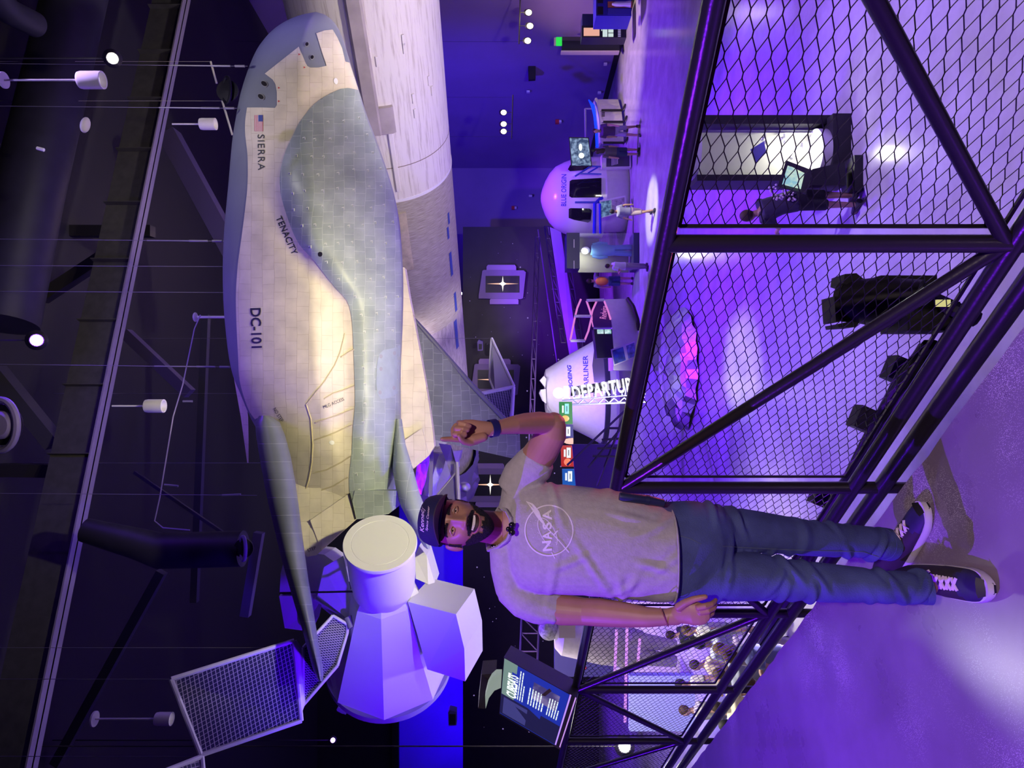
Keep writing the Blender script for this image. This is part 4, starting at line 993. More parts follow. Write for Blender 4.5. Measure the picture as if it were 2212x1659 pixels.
# shoes
SOLEW = mat('sole_white', (0.72, 0.66, 0.75), 0.5); SHOE = mat('shoe_navy', (0.030, 0.020, 0.095), 0.6, var=0.2, vscale=30); SHOE2 = mat('shoe_dark', (0.030, 0.018, 0.035), 0.7); LACE = mat('lace_white', (0.80, 0.62, 0.84), 0.7)
def shoe(heel, toe, wid):
    heel, toe = V(heel), V(toe); L = (toe - heel).length; f_ = (toe - heel).normalized(); s_ = V((f_.y, -f_.x, 0))
    e_ = empty('shoe', heel); e_.parent = man; e_.location = V(heel) - man.location; e_['label'] = 'dark navy running shoe with pale laces'
    def S(a, b, c): return heel + f_ * (a * L) + s_ * (b * wid) + V((0, 0, c))
    def prof(t): return (0.36 + 0.16 * math.sin(min(1, t * 1.1) * math.pi * .75) if t < .5 else 0.36 + 0.17) * (1 if t < .72 else max(0.05, (1 - ((t - .72) / .285) ** 2.4)) ** 0.5) * (1 if t > .10 else (0.5 + 5 * t) ** .5)
    sl = MB(); rs_ = []
    for h, k in ((0.0, .90), (0.004, .97), (0.018, 1.0), (0.030, .97)):
        ring = []
        for i in range(60):
            t = i / 30 if i < 30 else 2 - i / 30; t_ = 0.5 - 0.5 * math.cos(math.pi * t); sg = 1 if i < 30 else -1
            ring.append(S(t_ * 1.0, sg * prof(t_) * k, h + 0.014 * max(0, t_ - .82) / .18 * (1 if h < .01 else .7)))
        rs_.append(ring)
    sl.rings(rs_); so = obj('sole', sl, SOLEW, e_, 'pale foam sole', ang=50)
    out = MB(); out.rings([[p + V((0, 0, -0.0)) for p in rs_[0]], [p + V((0, 0, .0065)) + (p - S(.5, 0, 0)) * .004 for p in rs_[0]]]); obj('outsole', out, BLACK, so)
    upm = MB(); rs_ = []
    for i in range(26):
        t = 0.02 + 0.965 * i / 25; pr = prof(t) * 0.93
        top = spline([(0, .095), (.15, .100), (.35, .098), (.5, .082), (.7, .062), (.88, .050), (1, .030)], t)
        ring = [S(t, pr * math.cos(a_) * (1 if math.sin(a_) < .3 else (1 - 0.10 * math.sin(a_))), 0.026 + (top - 0.026) * max(0, math.sin(a_)) ** .75 if math.sin(a_) > 0 else 0.026 + 0.004 * math.sin(a_)) for a_ in [2 * math.pi * j / 28 for j in range(28)]]
        rs_.append(ring)
    upm.rings(rs_, SHOE); 
    mi_ = []
    for fi, f in enumerate(upm.f):
        if len(f) > 4: mi_.append(0); continue
        c_ = sum((upm.v[i] for i in f), V((0, 0, 0))) / 4 - heel; a_ = c_.dot(f_) / L; b_ = abs(c_.dot(s_)) / wid
        mi_.append(1 if (a_ < .70 + .10 * b_) else 0)
    upm.mats = [SHOE, SHOE2]; upm.m = mi_
    up2 = obj('upper', upm, None, e_, 'navy and black mesh upper', ang=60); ub = bvh_of([up2])
    tc_ = MB(); tc_.rings([[S(.935 + .062 * k_, b_ * (.30 - .14 * k_), .020 + .034 * (1 - k_) + (.004 if w_ else 0)) for b_, w_ in ((-1, 0), (-.5, 0), (0, 0), (.5, 0), (1, 0), (.5, 1), (0, 1), (-.5, 1))] for k_ in (0, .5, 1)]); obj('toe_cap', tc_, BLACK, e_)
    for i in range(6):
        t = .44 + i * .055
        for sg in (-1, 1):
            pts = []
            for k_ in range(9):
                u_ = -1 + 2 * k_ / 8; q = S(t + .022 * sg * u_, u_ * (.23 - .008 * i), .2)
                h_, n_, _, _ = ub.ray_cast(q, V((0, 0, -1)))
                pts.append((h_ if h_ else S(t, u_ * .19, .08)) + V((0, 0, .003)))
            mb_ = MB(); mb_.tube(pts, [(0.0050, .0020)] * 9, 6); obj('lace', mb_, LACE, e_)
    mb_ = MB()
    for (b0, b1, a1) in ((0, .34, .50), (0, -.34, .54), (0, .26, .38), (0, -.24, .38)):
        mb_.tube([S(.43, b0, .100), S((.43 + a1) / 2, (b0 + b1) / 2, .112), S(a1, b1, .090)], [(.0045, .002)] * 3, 6)
    obj('bow', mb_, LACE, e_); return e_
shoe(G(2035, 1268, 0) + V((0, 0.16, 0)), G(2162, 1272, 0), 0.105)
shoe(G(1943, 1236, 0) + V((-0.02, .03, 0)), G(2016, 1090, 0) + V((0, 0, 0)), 0.105)
# watch band, bracelet, clip microphone, phone handle
def band(c, d, r1, r2, hw, m, name, lab=None, thick=0.003, n=32, tilt=None):
    c = V(c); d = V(d).normalized(); q = V((0, 0, 1)).rotation_difference(d); rs_ = []
    for (rr_, h_) in ((0, -hw), (thick, -hw), (thick, hw), (0, hw)):
        rs_.append([c + q @ V(((r1 + rr_) * math.cos(a_), (r2 + rr_) * math.sin(a_), h_)) for a_ in [2 * math.pi * j / n for j in range(n)]])
    mb_ = MB(); mb_.rings(rs_ + [rs_[0]], cap=False); return obj(name, mb_, m, man, lab)
wa, wb_ = P(1078, 922.5, 2.27), P(1052, 927.5, 2.247)
q_ = (wb_ - wa)
wp = P(1065, 925, 2.259); rs_ = []
dd_ = q_.normalized(); dpt = V((0, 1, 0)); dpt = (dpt - dd_ * dpt.dot(dd_)).normalized(); sd2 = dd_.cross(dpt)
mb_ = MB(); rr_ = []
for (t_, k_) in ((-.0115, 1.0), (-.0115, 1.14), (.0115, 1.14), (.0115, 1.0)):
    rr_.append([wp + dd_ * t_ + sd2 * math.cos(a_) * .0252 * k_ + dpt * math.sin(a_) * .0245 * k_ for a_ in [2 * math.pi * j / 36 for j in range(36)]])
mb_.rings(rr_ + [rr_[0]], cap=False)
wt = obj('watch_band', mb_, mat('band_navy', (0.012, 0.014, 0.11), 0.5), man, 'dark blue rubber watch band')
mb_ = MB(); mb_.box(P(1065, 938.5, 2.245), (.006, .010, .009)); obj('buckle', mb_, SILVER, wt)
mb_ = MB(); 
for k_ in range(4): mb_.ball(P(1067.5, 919 + k_ * 3.6, 2.233), .0028, nu=8, nv=6)
obj('band_holes', mb_, BLACK, wt)
brc = MB(); pts = []
for k_ in range(25):
    a_ = 2 * math.pi * k_ / 24; pts.append(P(1435 + 9 * math.cos(a_) * 0 + 7.5 * math.sin(a_ + 1.57) * -1 * 0 + (1333 + 20 * math.cos(a_) - 1333) * 0.45, 1333 + 20.5 * math.cos(a_), 2.31 + .031 * math.sin(a_)))
brc.tube(pts, 0.0018, 6); obj('bracelet', brc, mat('rose_gold', (0.8, 0.35, 0.25), 0.3, 0.8), man, 'thin rose gold bracelet')
mc = MB(); mc.ball(P(1106, 1134, 2.345), (.020, .016, .022)); mc.ball(P(1106, 1150, 2.345), (.022, .016, .022)); mc.box(P(1106, 1142, 2.345), (.034, .010, .010)); mc.ball(P(1098, 1143, 2.35), (.018, .012, .016))
obj('clip_microphone', mc, mat('mic_black', (0.01, 0.01, 0.015), 0.2), man, 'small black clip microphone at the collar')
ph = MB(); ph.tube([P(1338, 1072, 2.36), P(1345, 1073, 2.36), P(1400, 1080, 2.37), P(1433, 1087, 2.38)], [.013, .0155, .016, .013], 14); ph.tube([P(1394, 1079, 2.37), P(1402, 1080.5, 2.37)], .0175, 14)
tag(obj('handle', ph, mat('handle_navy', (0.015, 0.022, 0.07), 0.45)), 'short dark blue telescopic handle tucked at the man\'s waist', 'camera grip')
# ------------------------------------------------------------------ the white station module and its arrays
LILACW = mat('module_white', (0.74, 0.74, 0.76), 0.5)
fc, bc = P(821, 1171, 9.4), P(840, 1422, 11.0); ax_ = (bc - fc).normalized(); ML = (bc - fc).length
module = empty('station_module', bc - V((0, 0, 1.0)), 'white mock-up of a space station module glowing violet, hung behind the cap', 'space module')
mb_ = MB(); mb_.lathe([(0.01, 0), (0.37, 0), (0.375, 0.004), (0.38, 0), (0.480, 0), (0.487, 0.02), (0.487, 0.05), (0.455, 0.10), (0.45, ML * .24), (0.43, ML * .34), (0.38, ML * .40)], 64, fc, ax_); obj('docking_neck', mb_, LILACW, module, ang=30)
cone_bv = []
mb_ = MB(); mb_.lathe([(0.38, ML * .33), (0.47, ML * .38), (0.98, ML * 1.0), (0.9, ML * 1.02)], 8, fc, ax_, ph=0.1); obj('faceted_cone', mb_, LILACW, module, 'white faceted cone', smooth=False)
mb_ = MB(); mb_.lathe([(0.90, ML * 1.0), (0.965, ML * 1.0), (0.97, ML * 1.045), (0.90, ML * 1.05)], 64, fc, ax_); obj('base_ring', mb_, GREYP, module, 'grey base ring')
def pbox(front_pts, back_off, m, name, parent, lab=None):
    vs = [P(*q) for q in front_pts]; mb_ = MB(); mb_.prism(vs, back_off); return obj(name, mb_, m, parent, lab, smooth=False)
off_ = P(1025, 1272, 10.45) - P(985, 1327, 9.55)
pbox([(881, 1300, 9.75), (985, 1327, 9.55), (1003, 1402, 9.6), (1005, 1472, 9.75), (923, 1446, 9.95)], off_, LILACW, 'side_box', module, 'white five-sided box')
pbox([(686, 1285, 10.0), (700, 1225, 9.9), (742, 1200, 9.9), (763, 1300, 9.9), (760, 1345, 10.0)], V((-.3, .7, .25)), LILACW, 'side_box', module, 'white shaded box')
pbox([(604, 1282, 10.9), (606, 1240, 10.9), (616, 1200, 10.9), (650, 1192, 10.8), (700, 1198, 10.7), (742, 1228, 10.6), (732, 1278, 10.6)], V((-.1, .9, .05)), LILACW, 'hull_panel', module, 'white rounded panel')
pbox([(603, 1288, 10.9), (640, 1288, 10.8), (655, 1330, 10.8), (652, 1362, 10.8), (615, 1357, 10.9)], V((0, .7, .1)), LILACW, 'side_box', module, 'white small box')
pbox([(640, 1284, 10.8), (700, 1284, 10.5), (690, 1330, 10.5), (672, 1366, 10.6), (655, 1362, 10.7)], V((0, .5, .1)), LILACW, 'side_box', module, 'violet shaded box')
pbox([(905, 1180, 10.6), (922, 1200, 10.5), (940, 1262, 10.5), (925, 1262, 10.4), (898, 1250, 10.4), (896, 1200, 10.5)], V((0, .6, 0)), LILACW, 'side_box', module, 'white slanted box')
for (x, y, Y) in ((740, 1527, 10.9), (912, 1502, 10.7)):
    mb_ = MB(); c = P(x, y, Y); mb_.box(c, (.14, .1, .10), Quaternion((0, 1, 0), .5)); mb_.box(c + V((-.02, -.02, -.01)), (.05, .14, .16), Quaternion((0, 1, 0), .5)); mb_.tube([c, c + V((-.10, 0, -.02))], [.03, .02], 8); obj('hold_down_clamp', mb_, GREYP, module, 'grey metal clamp')
mb_ = MB(); mb_.tube([P(605, 1281, 10.0), P(845, 1276, 9.5)], .014, 8); mb_.ball(P(843, 1275, 9.5), .05); obj('support_rod', mb_, BLACK, module, 'thin black rod')
mb_ = MB(); mb_.tube([P(755, 1332, 9.95), P(763, 1355, 9.9)], .075, 16); obj('array_hinge', mb_, GREYP, module, 'grey hinge drum')
CELL = None
def array(name, corners, nx, ny, label, cat='solar panel', frame=0.03, group=None, back=False):
    global CELL
    vs = [P(*q) for q in corners]
    e_ = empty(name, sum(vs, V((0, 0, 0))) / len(vs) - V((0, 0, .3)), label, cat, group)
    n_ = (vs[1] - vs[0]).cross(vs[-1] - vs[0]).normalized()
    if n_.dot(CAM - vs[0]) < 0: n_ = -n_
    mb_ = MB()
    for i in range(len(vs)): mb_.tube([vs[i], vs[(i + 1) % len(vs)]], frame, 8)
    obj('frame', mb_, WHITE_P, e_, 'white frame')
    mb_ = MB(); mb_.prism([p - n_ * 0.0 for p in vs], -n_ * .03); uv = []
    a_ = vs[0]; ux = (vs[1] - vs[0]); uy = (vs[-1] - vs[0]); lx, ly = ux.length, uy.length; ux.normalize(); uy.normalize()
    for p in mb_.v: uv.append(((p - a_).dot(ux) / lx, (p - a_).dot(uy) / ly))
    mm = gridmat(name + '_cells_%d_%d' % (nx, ny), (0.012, 0.014, 0.075), (0.50, 0.46, 0.55), nx, ny, 0.10) if not back else mat('panel_back', (0.35, 0.33, 0.42), 0.4)
    obj('cell_sheet', mb_, mm, e_, uv=uv, smooth=False)
    mb_ = MB(); c = vs[0]; mb_.tube([c, V((c.x, c.y, 12))], .004, 5); obj('hanging_cable', mb_, cab, e_); return e_
arr = array('solar_array', [(370, 1467, 8.6), (635, 1384, 9.4), (651, 1557, 9.2), (434, 1631, 8.5)], 30, 20, 'large dark solar array with white frame and fine grid, upper left corner pointing outward')
array('solar_array', [(655, 1399, 9.6), (719, 1330, 9.9), (751, 1349, 9.9), (750, 1368, 9.9), (729, 1438, 9.7), (655, 1523, 9.5)], 22, 24, 'smaller six-sided solar array hinged beside the violet module', frame=0.022)
mb_ = MB(); mb_.prism([P(637, 1385, 9.38), P(647, 1400, 9.4), (P(657, 1524, 9.3)), P(651, 1540, 9.25), P(648, 1555, 9.2)], (0, .06, 0)); tag(obj('hinge_bar', mb_, WHITE_P), 'cream hinge bar joining the large and the smaller solar array', 'hinge')
array('solar_array', [(436, 1634, 8.5), (350, 1668, 8.1), (365, 1740, 8.0), (445, 1730, 8.3)], 10, 10, 'solar array edge with violet frame cut off by the picture border')
array('solar_array', [(1062, 731, 17.5), (1110, 834, 16.5), (1070, 850, 16.4), (1058, 818, 17)], 6, 6, 'triangular back of a solar wing lit violet below the booster', frame=.035, back=True)
array('solar_array', [(1040, 850, 16.3), (1109, 836, 16.3), (1104, 925, 16), (1090, 950, 16), (1045, 905, 16.2)], 14, 16, 'gridded solar wing with cream frame behind the far dark wing', frame=.045)
# second spacecraft hung behind the man's head
sat = empty('satellite', P(985, 1010, 15.5), 'silver satellite with violet fins and ribbed panel hanging above the cap', 'satellite')
mb_ = MB(); rr_ = random.Random(8); rs_ = []
for i in range(7):
    t_ = i / 6; c = P(930 + 80 * t_ * .3, 1060 - 85 * t_, 16); rs_.append([c + V((rr_.uniform(-.06, .06), math.sin(2 * math.pi * j / 16) * .5, math.cos(2 * math.pi * j / 16) * (.38 + .1 * t_) * rr_.uniform(.9, 1.1))) for j in range(16)])
mb_.rings(rs_); obj('foil_body', mb_, SILVER, sat, 'crumpled silver foil body', ang=15)
pbox([(948, 958, 14.8), (974, 962, 14.8), (985, 1000, 14.7), (988, 1030, 14.7), (975, 1032, 14.7), (965, 1000, 14.7)], V((0, .05, 0)), mat('fin_lilac', (0.5, 0.45, 0.6), .5), 'fin', sat, 'violet flat fin')
pbox([(928, 968, 14.9), (936, 966, 14.9), (934, 1070, 14.8), (926, 1075, 14.8)], V((0, .05, 0)), mat('fin_lilac', (0.5, 0.45, 0.6), .5), 'fin', sat, 'violet narrow fin')
pbox([(948, 1066, 14.6), (985, 1022, 14.5), (992, 1078, 14.4), (985, 1085, 14.4)], V((0, .04, 0)), mat('rib_grey', (0.45, 0.42, 0.5), .4), 'ribbed_panel', sat)
mb_ = MB(); mb_.tube([P(945, 1068, 14.5), P(985, 1020, 14.4), P(986, 1000, 14.4)], .02, 6); mb_.tube([P(987, 998, 14.4), P(991, 1085, 14.3)], .04, 6); obj('panel_frame', mb_, mat('frame_cream', (0.8, 0.78, 0.6), .5), sat, 'cream frame')
mb_ = MB(); mb_.ball(P(1003, 1052, 15), (.22, .22, .26)); obj('round_tank', mb_, SILVER, sat, 'small round tank')
mb_ = MB(); c = P(975, 1000, 15.6); mb_.tube([c, V((c.x, c.y, 12))], .006, 5); obj('hanging_cable', mb_, cab, sat)
# ------------------------------------------------------------------ ceiling: beam, ducts, braces, pendants
def beam_pt(px, py, H): return V(((CY - py) * (H - CZ) / (CX - px), (H - CZ) * F / (CX - px), H))
ib = empty('ceiling_beam', beam_pt(260, 700, 9.5), 'long dark steel I-beam with violet lit lower flange crossing the ceiling', 'beam', 'ceiling beams')
a_, b_ = beam_pt(416, -60, 9.5), beam_pt(57, 1720, 9.5); d_ = (b_ - a_).normalized(); s_ = V((d_.y, -d_.x, 0))
FLG = mat('flange_lit', (0.20, 0.16, 0.28), .5)  # violet light falling on the flange is put into its colour
mb_ = MB(); mb_.prism([a_ - s_ * .16, a_ + s_ * .16, a_ + s_ * .16 + V((0, 0, .03)), a_ - s_ * .16 + V((0, 0, .03))], b_ - a_); obj('flange', mb_, FLG, ib, 'lower flange with violet light in its colour', smooth=False)
mb_ = MB(); mb_.prism([a_ - s_ * .02, a_ + s_ * .02, a_ + s_ * .02 + V((0, 0, .85)), a_ - s_ * .02 + V((0, 0, .85))], b_ - a_); obj('web', mb_, STEEL, ib, smooth=False)
for k_ in range(9):
    c = a_ + d_ * (1.2 + k_ * 1.4); mb_ = MB(); mb_.prism([c - s_ * .15 + V((0, 0, .03)), c + s_ * .15 + V((0, 0, .03)), c + s_ * .15 + V((0, 0, .85)), c - s_ * .15 + V((0, 0, .85))], d_ * .02); obj('stiffener', mb_, STEEL, ib, smooth=False)
def duct(name, pts, r, m, label, cat, parent=None, **k):
    mb_ = MB(); mb_.tube(pts, r, 28); return tag(obj(name, mb_, m), label, cat, **k)
duct('air_duct', [beam_pt(180, -80, 10.6), beam_pt(62, 420, 10.6), beam_pt(5, 700, 10.6)], .58, DUCT, 'big round violet grey air duct running along the ceiling', 'duct')
duct('air_duct', [beam_pt(-30, -30, 10.2), beam_pt(20, 25, 10.2), beam_pt(76, 53, 10.2)], .22, DUCT, 'short round duct with glowing blue lens end in the upper corner', 'duct')
mb_ = MB(); mb_.ball(beam_pt(73, 52, 10.15) + V((0, -.02, 0)), (.1, .1, .16)); tag(obj('lamp_lens', mb_, emi('lens_blue', (.35, .6, 1), 2)), 'small pale blue lens at the end of the corner duct', 'lamp')
duct('ceiling_pipe', [P(184, 1145, 12), P(300, 1175, 12), P(345, 1190, 12), P(525, 1185, 12)], [.2, .26, .3, .3], DUCT, 'dark pipe with round open end left of the wing', 'pipe')
def ringo(px, py, Y, rx, rz, tw, m, label, cat='speaker'):
    c = P(px, py, Y); mb_ = MB(); pts = [c + V((math.sin(t_) * rz * .98, 0 + math.cos(t_) * .05, math.cos(t_) * rx)) for t_ in [2 * math.pi * i / 32 for i in range(33)]]; mb_.tube(pts, tw, 8, cap=False); e_ = empty('round_speaker', c - V((0, 0, rx)), label, cat)
    obj('rim', mb_, m, e_); mb_ = MB(); mb_.lathe([(.01, 0), (rz * .8, .02), (rz * .8, .05), (.01, .05)], 24, c, (0, 1, 0)); obj('cone_face', mb_, BLACK, e_); return e_
VGREY = mat('ring_violet', (0.30, 0.24, 0.42), .5)
ringo(525, 1185, 11.7, .06, .20, .03, VGREY, 'dark ring shaped fitting at the end of the ceiling pipe', 'fitting')
ringo(490, 195, 13.5, .09, .26, .03, DUCT, 'dark ring fitting in shadow above the nose of the spaceplane', 'fitting')
rsp = ringo(2, 918, 10, .26, .36, .05, VGREY, 'big round violet ceiling speaker cut by the picture edge')
mb_ = MB(); mb_.lathe([(.01, -.1), (.16, -.1), (.2, -.04), (.2, 0), (.01, 0)], 24, P(2, 918, 10), (0, 1, 0)); obj('speaker_cone', mb_, VGREY, rsp)
# bracing and roof purlins in the dark
def brace(name, a_, b_, wd, m, label):
    a_, b_ = P(*a_), P(*b_); d_ = b_ - a_; q = V((0, 0, 1)).rotation_difference(d_.normalized()); mb_ = MB(); mb_.box((a_ + b_) / 2, (wd, wd, d_.length), q, m); return tag(obj(name, mb_, None, smooth=False), label, 'brace')
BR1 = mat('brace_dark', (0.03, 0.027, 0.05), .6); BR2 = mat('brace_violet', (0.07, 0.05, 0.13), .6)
brace('roof_brace', (90, 500, 17), (330, 500, 17), .26, BLACK, 'black horizontal roof brace beside the upper duct')
brace('roof_brace', (20, 690, 16), (225, 555, 16), .26, BLACK, 'black diagonal roof brace below the upper duct')
brace('roof_brace', (-10, 800, 14), (120, 960, 14), .30, BR1, 'dark diagonal roof brace above the round speaker')
brace('roof_brace', (0, 1015, 14), (190, 1018, 14), .25, BLACK, 'black horizontal roof brace below the round speaker')
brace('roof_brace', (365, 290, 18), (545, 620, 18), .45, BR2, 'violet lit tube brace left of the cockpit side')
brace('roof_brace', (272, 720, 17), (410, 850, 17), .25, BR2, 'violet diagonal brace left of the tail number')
brace('roof_brace', (350, 1235, 16), (120, 1650, 16), .20, BR1, 'long faint diagonal brace beside the solar array')
brace('roof_brace', (290, 1020, 16), (480, 1150, 16), .07, BR1, 'thin diagonal strut crossing the hanging cables')
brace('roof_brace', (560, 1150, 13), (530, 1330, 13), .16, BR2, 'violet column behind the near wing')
brace('roof_brace', (445, 680, 19), (420, 1300, 19), .18, BR1, 'thin dark truss chord parallel to the wing')
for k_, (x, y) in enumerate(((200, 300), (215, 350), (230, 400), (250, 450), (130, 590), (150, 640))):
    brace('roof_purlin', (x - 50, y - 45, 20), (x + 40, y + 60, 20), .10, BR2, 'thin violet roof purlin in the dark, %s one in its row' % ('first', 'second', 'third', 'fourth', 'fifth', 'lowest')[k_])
cw = MB(); cw.tube([P(433, 680, 13), P(420, 710, 13), P(395, 830, 13), P(374, 900, 13), P(345, 1075, 13), P(334, 1125, 13), P(352, 1140, 13), P(410, 1145, 13)], .012, 5); tag(obj('power_cable', cw, mat('cable_pale', (.4, .36, .42), .5)), 'thin pale cable hanging in a curve between the pendants', 'cable')
hb = [(p, q) for p, q in (((395, 867), (416, 867)), ((355, 1047), (385, 1050)), ((480, 1070), (520, 1068)))]
for i, (p, q) in enumerate(hb):
    cw = MB(); cw.tube([P(p[0], p[1], 12.5), P(q[0], q[1], 12.5)], .02, 6); tag(obj('turnbuckle', cw, cab), 'small bright turnbuckle on a hanging wire, %s' % ('nearest to the side pendant', 'midway down the dark ceiling', 'just above the wing root')[i], 'turnbuckle')
PEN = mat('pendant_white', (0.75, 0.72, 0.72), .5); PENI = mat('pendant_inner', (0.85, 0.8, 0.95), .3)
def pendant(x0, x1, x2, y, hw, Y, label, glow=0.0, plate=True, ylow=None):
    y2 = ylow or y; top = P(x1, y2, Y); bot = P(x2, y2, Y); top.x = bot.x = P(x1, y2, Y).x; e_ = empty('pendant_lamp', bot, label, 'pendant lamp', 'white cylinder pendant lamps')
    r = hw * Y / F; mb_ = MB(); c = V((top.x, Y, top.z)); L = top.z - bot.z
    mb_.lathe([(.01, 0), (r * .93, 0), (r, -.03), (r, -L), (r * .82, -L), (r * .62, -L * .72), (.01, -L * .72)], 28, c); obj('lamp_shade', mb_, PEN, e_, 'white cylinder shade')
    mb_ = MB(); mb_.lathe([(r * .60, -L * .74), (r * .60, -L * .76), (.01, -L * .76)], 20, c); obj('reflector', mb_, emi('pendant_glow', (.8, .7, 1.0), .7), e_)
    mb_ = MB(); tp = P(x0, y, Y); tp.x = c.x; mb_.tube([c, V((c.x, Y, tp.z))], .012, 8); obj('rod', mb_, PEN, e_)
    if plate: mb_ = MB(); mb_.lathe([(.01, 0), (.09, 0), (.09, .02), (.01, .05)], 20, V((c.x, Y, tp.z))); obj('ceiling_plate', mb_, PEN, e_)
    return e_
pendant(10, 172, 222, 172, 18.5, 8.0, 'largest pendant lamp near the bright white ceiling spot', ylow=173)
pendant(372, 433, 466, 268, 12.5, 10.5, 'pendant lamp just above the flag on the spaceplane', plate=False)
pendant(242, 315, 354, 877, 14.5, 9.5, 'cream pendant lamp hanging beside the wing side of the spaceplane', plate=False)
pendant(206, 337, 371, 1553, 14, 8.5, 'pendant lamp left of the large solar array')
mb_ = MB(); mb_.tube([P(422, 685, 13.2), P(520, 685, 13.2)], .025, 8); mb_.ball(P(422, 685, 13.2), (.18, .18, .07)); tag(obj('pendant_rod', mb_, PEN), 'lilac pendant rod with round plate above the tail number', 'pendant rod')
mb_ = MB(); mb_.ball(P(184, 270, 9), (.20, .16, .09), q=Quaternion((0, 1, 0), .3)); tag(obj('smoke_detector', mb_, PEN), 'small round white disc hanging between the duct and the beam', 'detector')
mb_ = MB(); mb_.tube([P(80, 320, 12), P(95, 324, 12)], .03, 6); tag(obj('duct_clip', mb_, PEN), 'tiny bright clip on the big duct', 'clip')
for (x0, y0, x1, y1, nm) in ((480, 218, 502, 292, 'lower'), (455, 133, 468, 180, 'upper')):
    mb_ = MB(); mb_.tube([P(x0, y0, 14), P(x1, y1, 14)], .02, 6); q_ = P(x0, y0, 14); mb_.tube([q_, V((q_.x, q_.y, 11.95))], .003, 4); tag(obj('light_rod', mb_, mat('rod_yellow', (.7, .68, .5), .5)), 'thin pale yellow rod left of the nose, the %s of the pair' % nm, 'rod')
# glowing fixtures on the ceiling
def ceil_light(px, py, Y, r, col, s, label, body=True):
    c = P(px, py, Y); e_ = empty('stage_light', c - V((0, 0, r)), label, 'stage light'); f_ = (CAM - c).normalized()
    if body: mb_ = MB(); mb_.tube([c - f_ * .02, c - f_ * .45], [r * 1.15, r * 1.9], 16); obj('housing', mb_, BLACK, e_)
    mb_ = MB(); mb_.ball(c, (2 * r, 2 * r, 2 * r), q=V((0, 0, 1)).rotation_difference(f_)); obj('lens', mb_, emi('lens_%d_%d' % (px, py), col, s), e_)
    mb_ = MB(); q = c - f_ * .3; mb_.tube([q, V((q.x, q.y, 12))], .012, 5); obj('drop_rod', mb_, BLACK, e_); return e_
ceil_light(243, 126, 11, .075, (1, 1, .9), 22, 'bright white stage light shining between duct and beam')
lamp('POINT', 'glare', P(243, 126, 10.8), (0, 0, 0), (1, .97, .85), 60, .05)
ceil_light(79, 735, 11, .085, (.75, .35, 1), 20, 'bright violet stage light under the duct')
lamp('POINT', 'glare', P(82, 735, 10.75), (0, 0, 0), VIO, 160, .05)
ceil_light(719, 1599, 16, .05, (.6, .3, 1), 14, 'small violet stage light far behind the module')
lamp('POINT', 'glare', P(719, 1599, 15.8), (0, 0, 0), VIO, 40, .05)
ceil_light(995, 634, 30, .07, (1, 1, .95), 12, 'tiny white lamp touching the lower edge of the booster', False)
ceil_light(1349, 1612, 12.0, .095, (1, .98, .95), 18, 'glaring white spotlight behind the far railing mesh')
lamp('POINT', 'glare', P(1349, 1612, 11.6), (0, 0, 0), WHITE, 60, .1)
# ------------------------------------------------------------------ framed star screens on the dark partition
FRM = mat('frame_violet', (0.22, 0.15, 0.32), .6); FRM2 = mat('frame_lilac', (0.34, 0.22, 0.48), .6)
def star_screen(x0, x1, y0, y1, cx_, cy_, lab, pink=0.0):
    Y = 39.6; e_ = empty('framed_screen', P(x1 + 12, (y0 + y1) / 2, Y), lab, 'screen', 'framed star screens')
    w_ = 30
    fr_ = [(x0 - 10 + 6, y0 - 13), (x1 + 9, y0 - 12), (x1 + 14, y0 - 8), (x1 + 8, y1 + 12), (x1 + 3, y1 + 14), (x0 - 15, y1 + 13), (x0 - 15, y1 + 6), (x0 - 7, y0 - 11)]
    mb_ = MB(); mb_.prism([P(x, y, Y) for x, y in fr_], (0, .40, 0)); obj('frame', mb_, FRM, e_, 'violet panel', smooth=False)
    for (a_, b_, c_, d_) in ((x0 + 2, x1 - 7, y0 - 24, y0 - 12), (x0 + 9, x1 - 2, y1 + 12, y1 + 25)):
        mb_ = MB(); mb_.prism([P(x, y, Y + .05) for x, y in ((a_ + 3, c_), (b_ - 3, c_), (b_, c_ + 4), (b_, d_), (a_, d_), (a_, c_ + 4))], (0, .15, 0)); obj('tab', mb_, FRM2, e_, 'lilac tab', smooth=False)
    mb_ = MB(); mb_.prism([P(x, y, Y - .05) for x, y in ((x0, y0), (x1, y0), (x1, y1), (x0, y1))], (0, .05, 0)); sc_ = obj('screen', mb_, mat('screen_black', (0.012, 0.010, 0.02), .3), e_, smooth=False)
    hw, hh = (x1 - x0) / 2 - 2, (y1 - y0) / 2 - 1
    mb_ = MB(); mb_.add([P(cx_ - hw, cy_, Y - .08), P(cx_ - 6, cy_ - 1.6, Y - .08), P(cx_, cy_ - 2.4, Y - .08), P(cx_ + 6, cy_ - 1.6, Y - .08), P(cx_ + hw, cy_, Y - .08), P(cx_ + 6, cy_ + 1.6, Y - .08), P(cx_, cy_ + 2.4, Y - .08), P(cx_ - 6, cy_ + 1.6, Y - .08)], [(0, 1, 2, 3, 4, 5, 6, 7)]); obj('star_ray', mb_, emi('star_warm', (1, .55 - .25 * pink, .38), 1.1), sc_)
    mb_ = MB(); mb_.add([P(cx_, cy_ - hh, Y - .10), P(cx_ + 1.8, cy_ - 4, Y - .10), P(cx_ + 8, cy_, Y - .10), P(cx_ + 1.8, cy_ + 4, Y - .10), P(cx_, cy_ + hh, Y - .10), P(cx_ - 1.8, cy_ + 4, Y - .10), P(cx_ - 8, cy_, Y - .10), P(cx_ - 1.8, cy_ - 4, Y - .10)], [(0, 1, 2, 3, 4, 5, 6, 7)]); obj('star_core', mb_, emi('star_white', (1, .93, .85), 1.3), sc_)
star_screen(1049, 1122, 596, 632, 1086, 613, 'framed star screen nearest to the spaceplane nose side', 0)
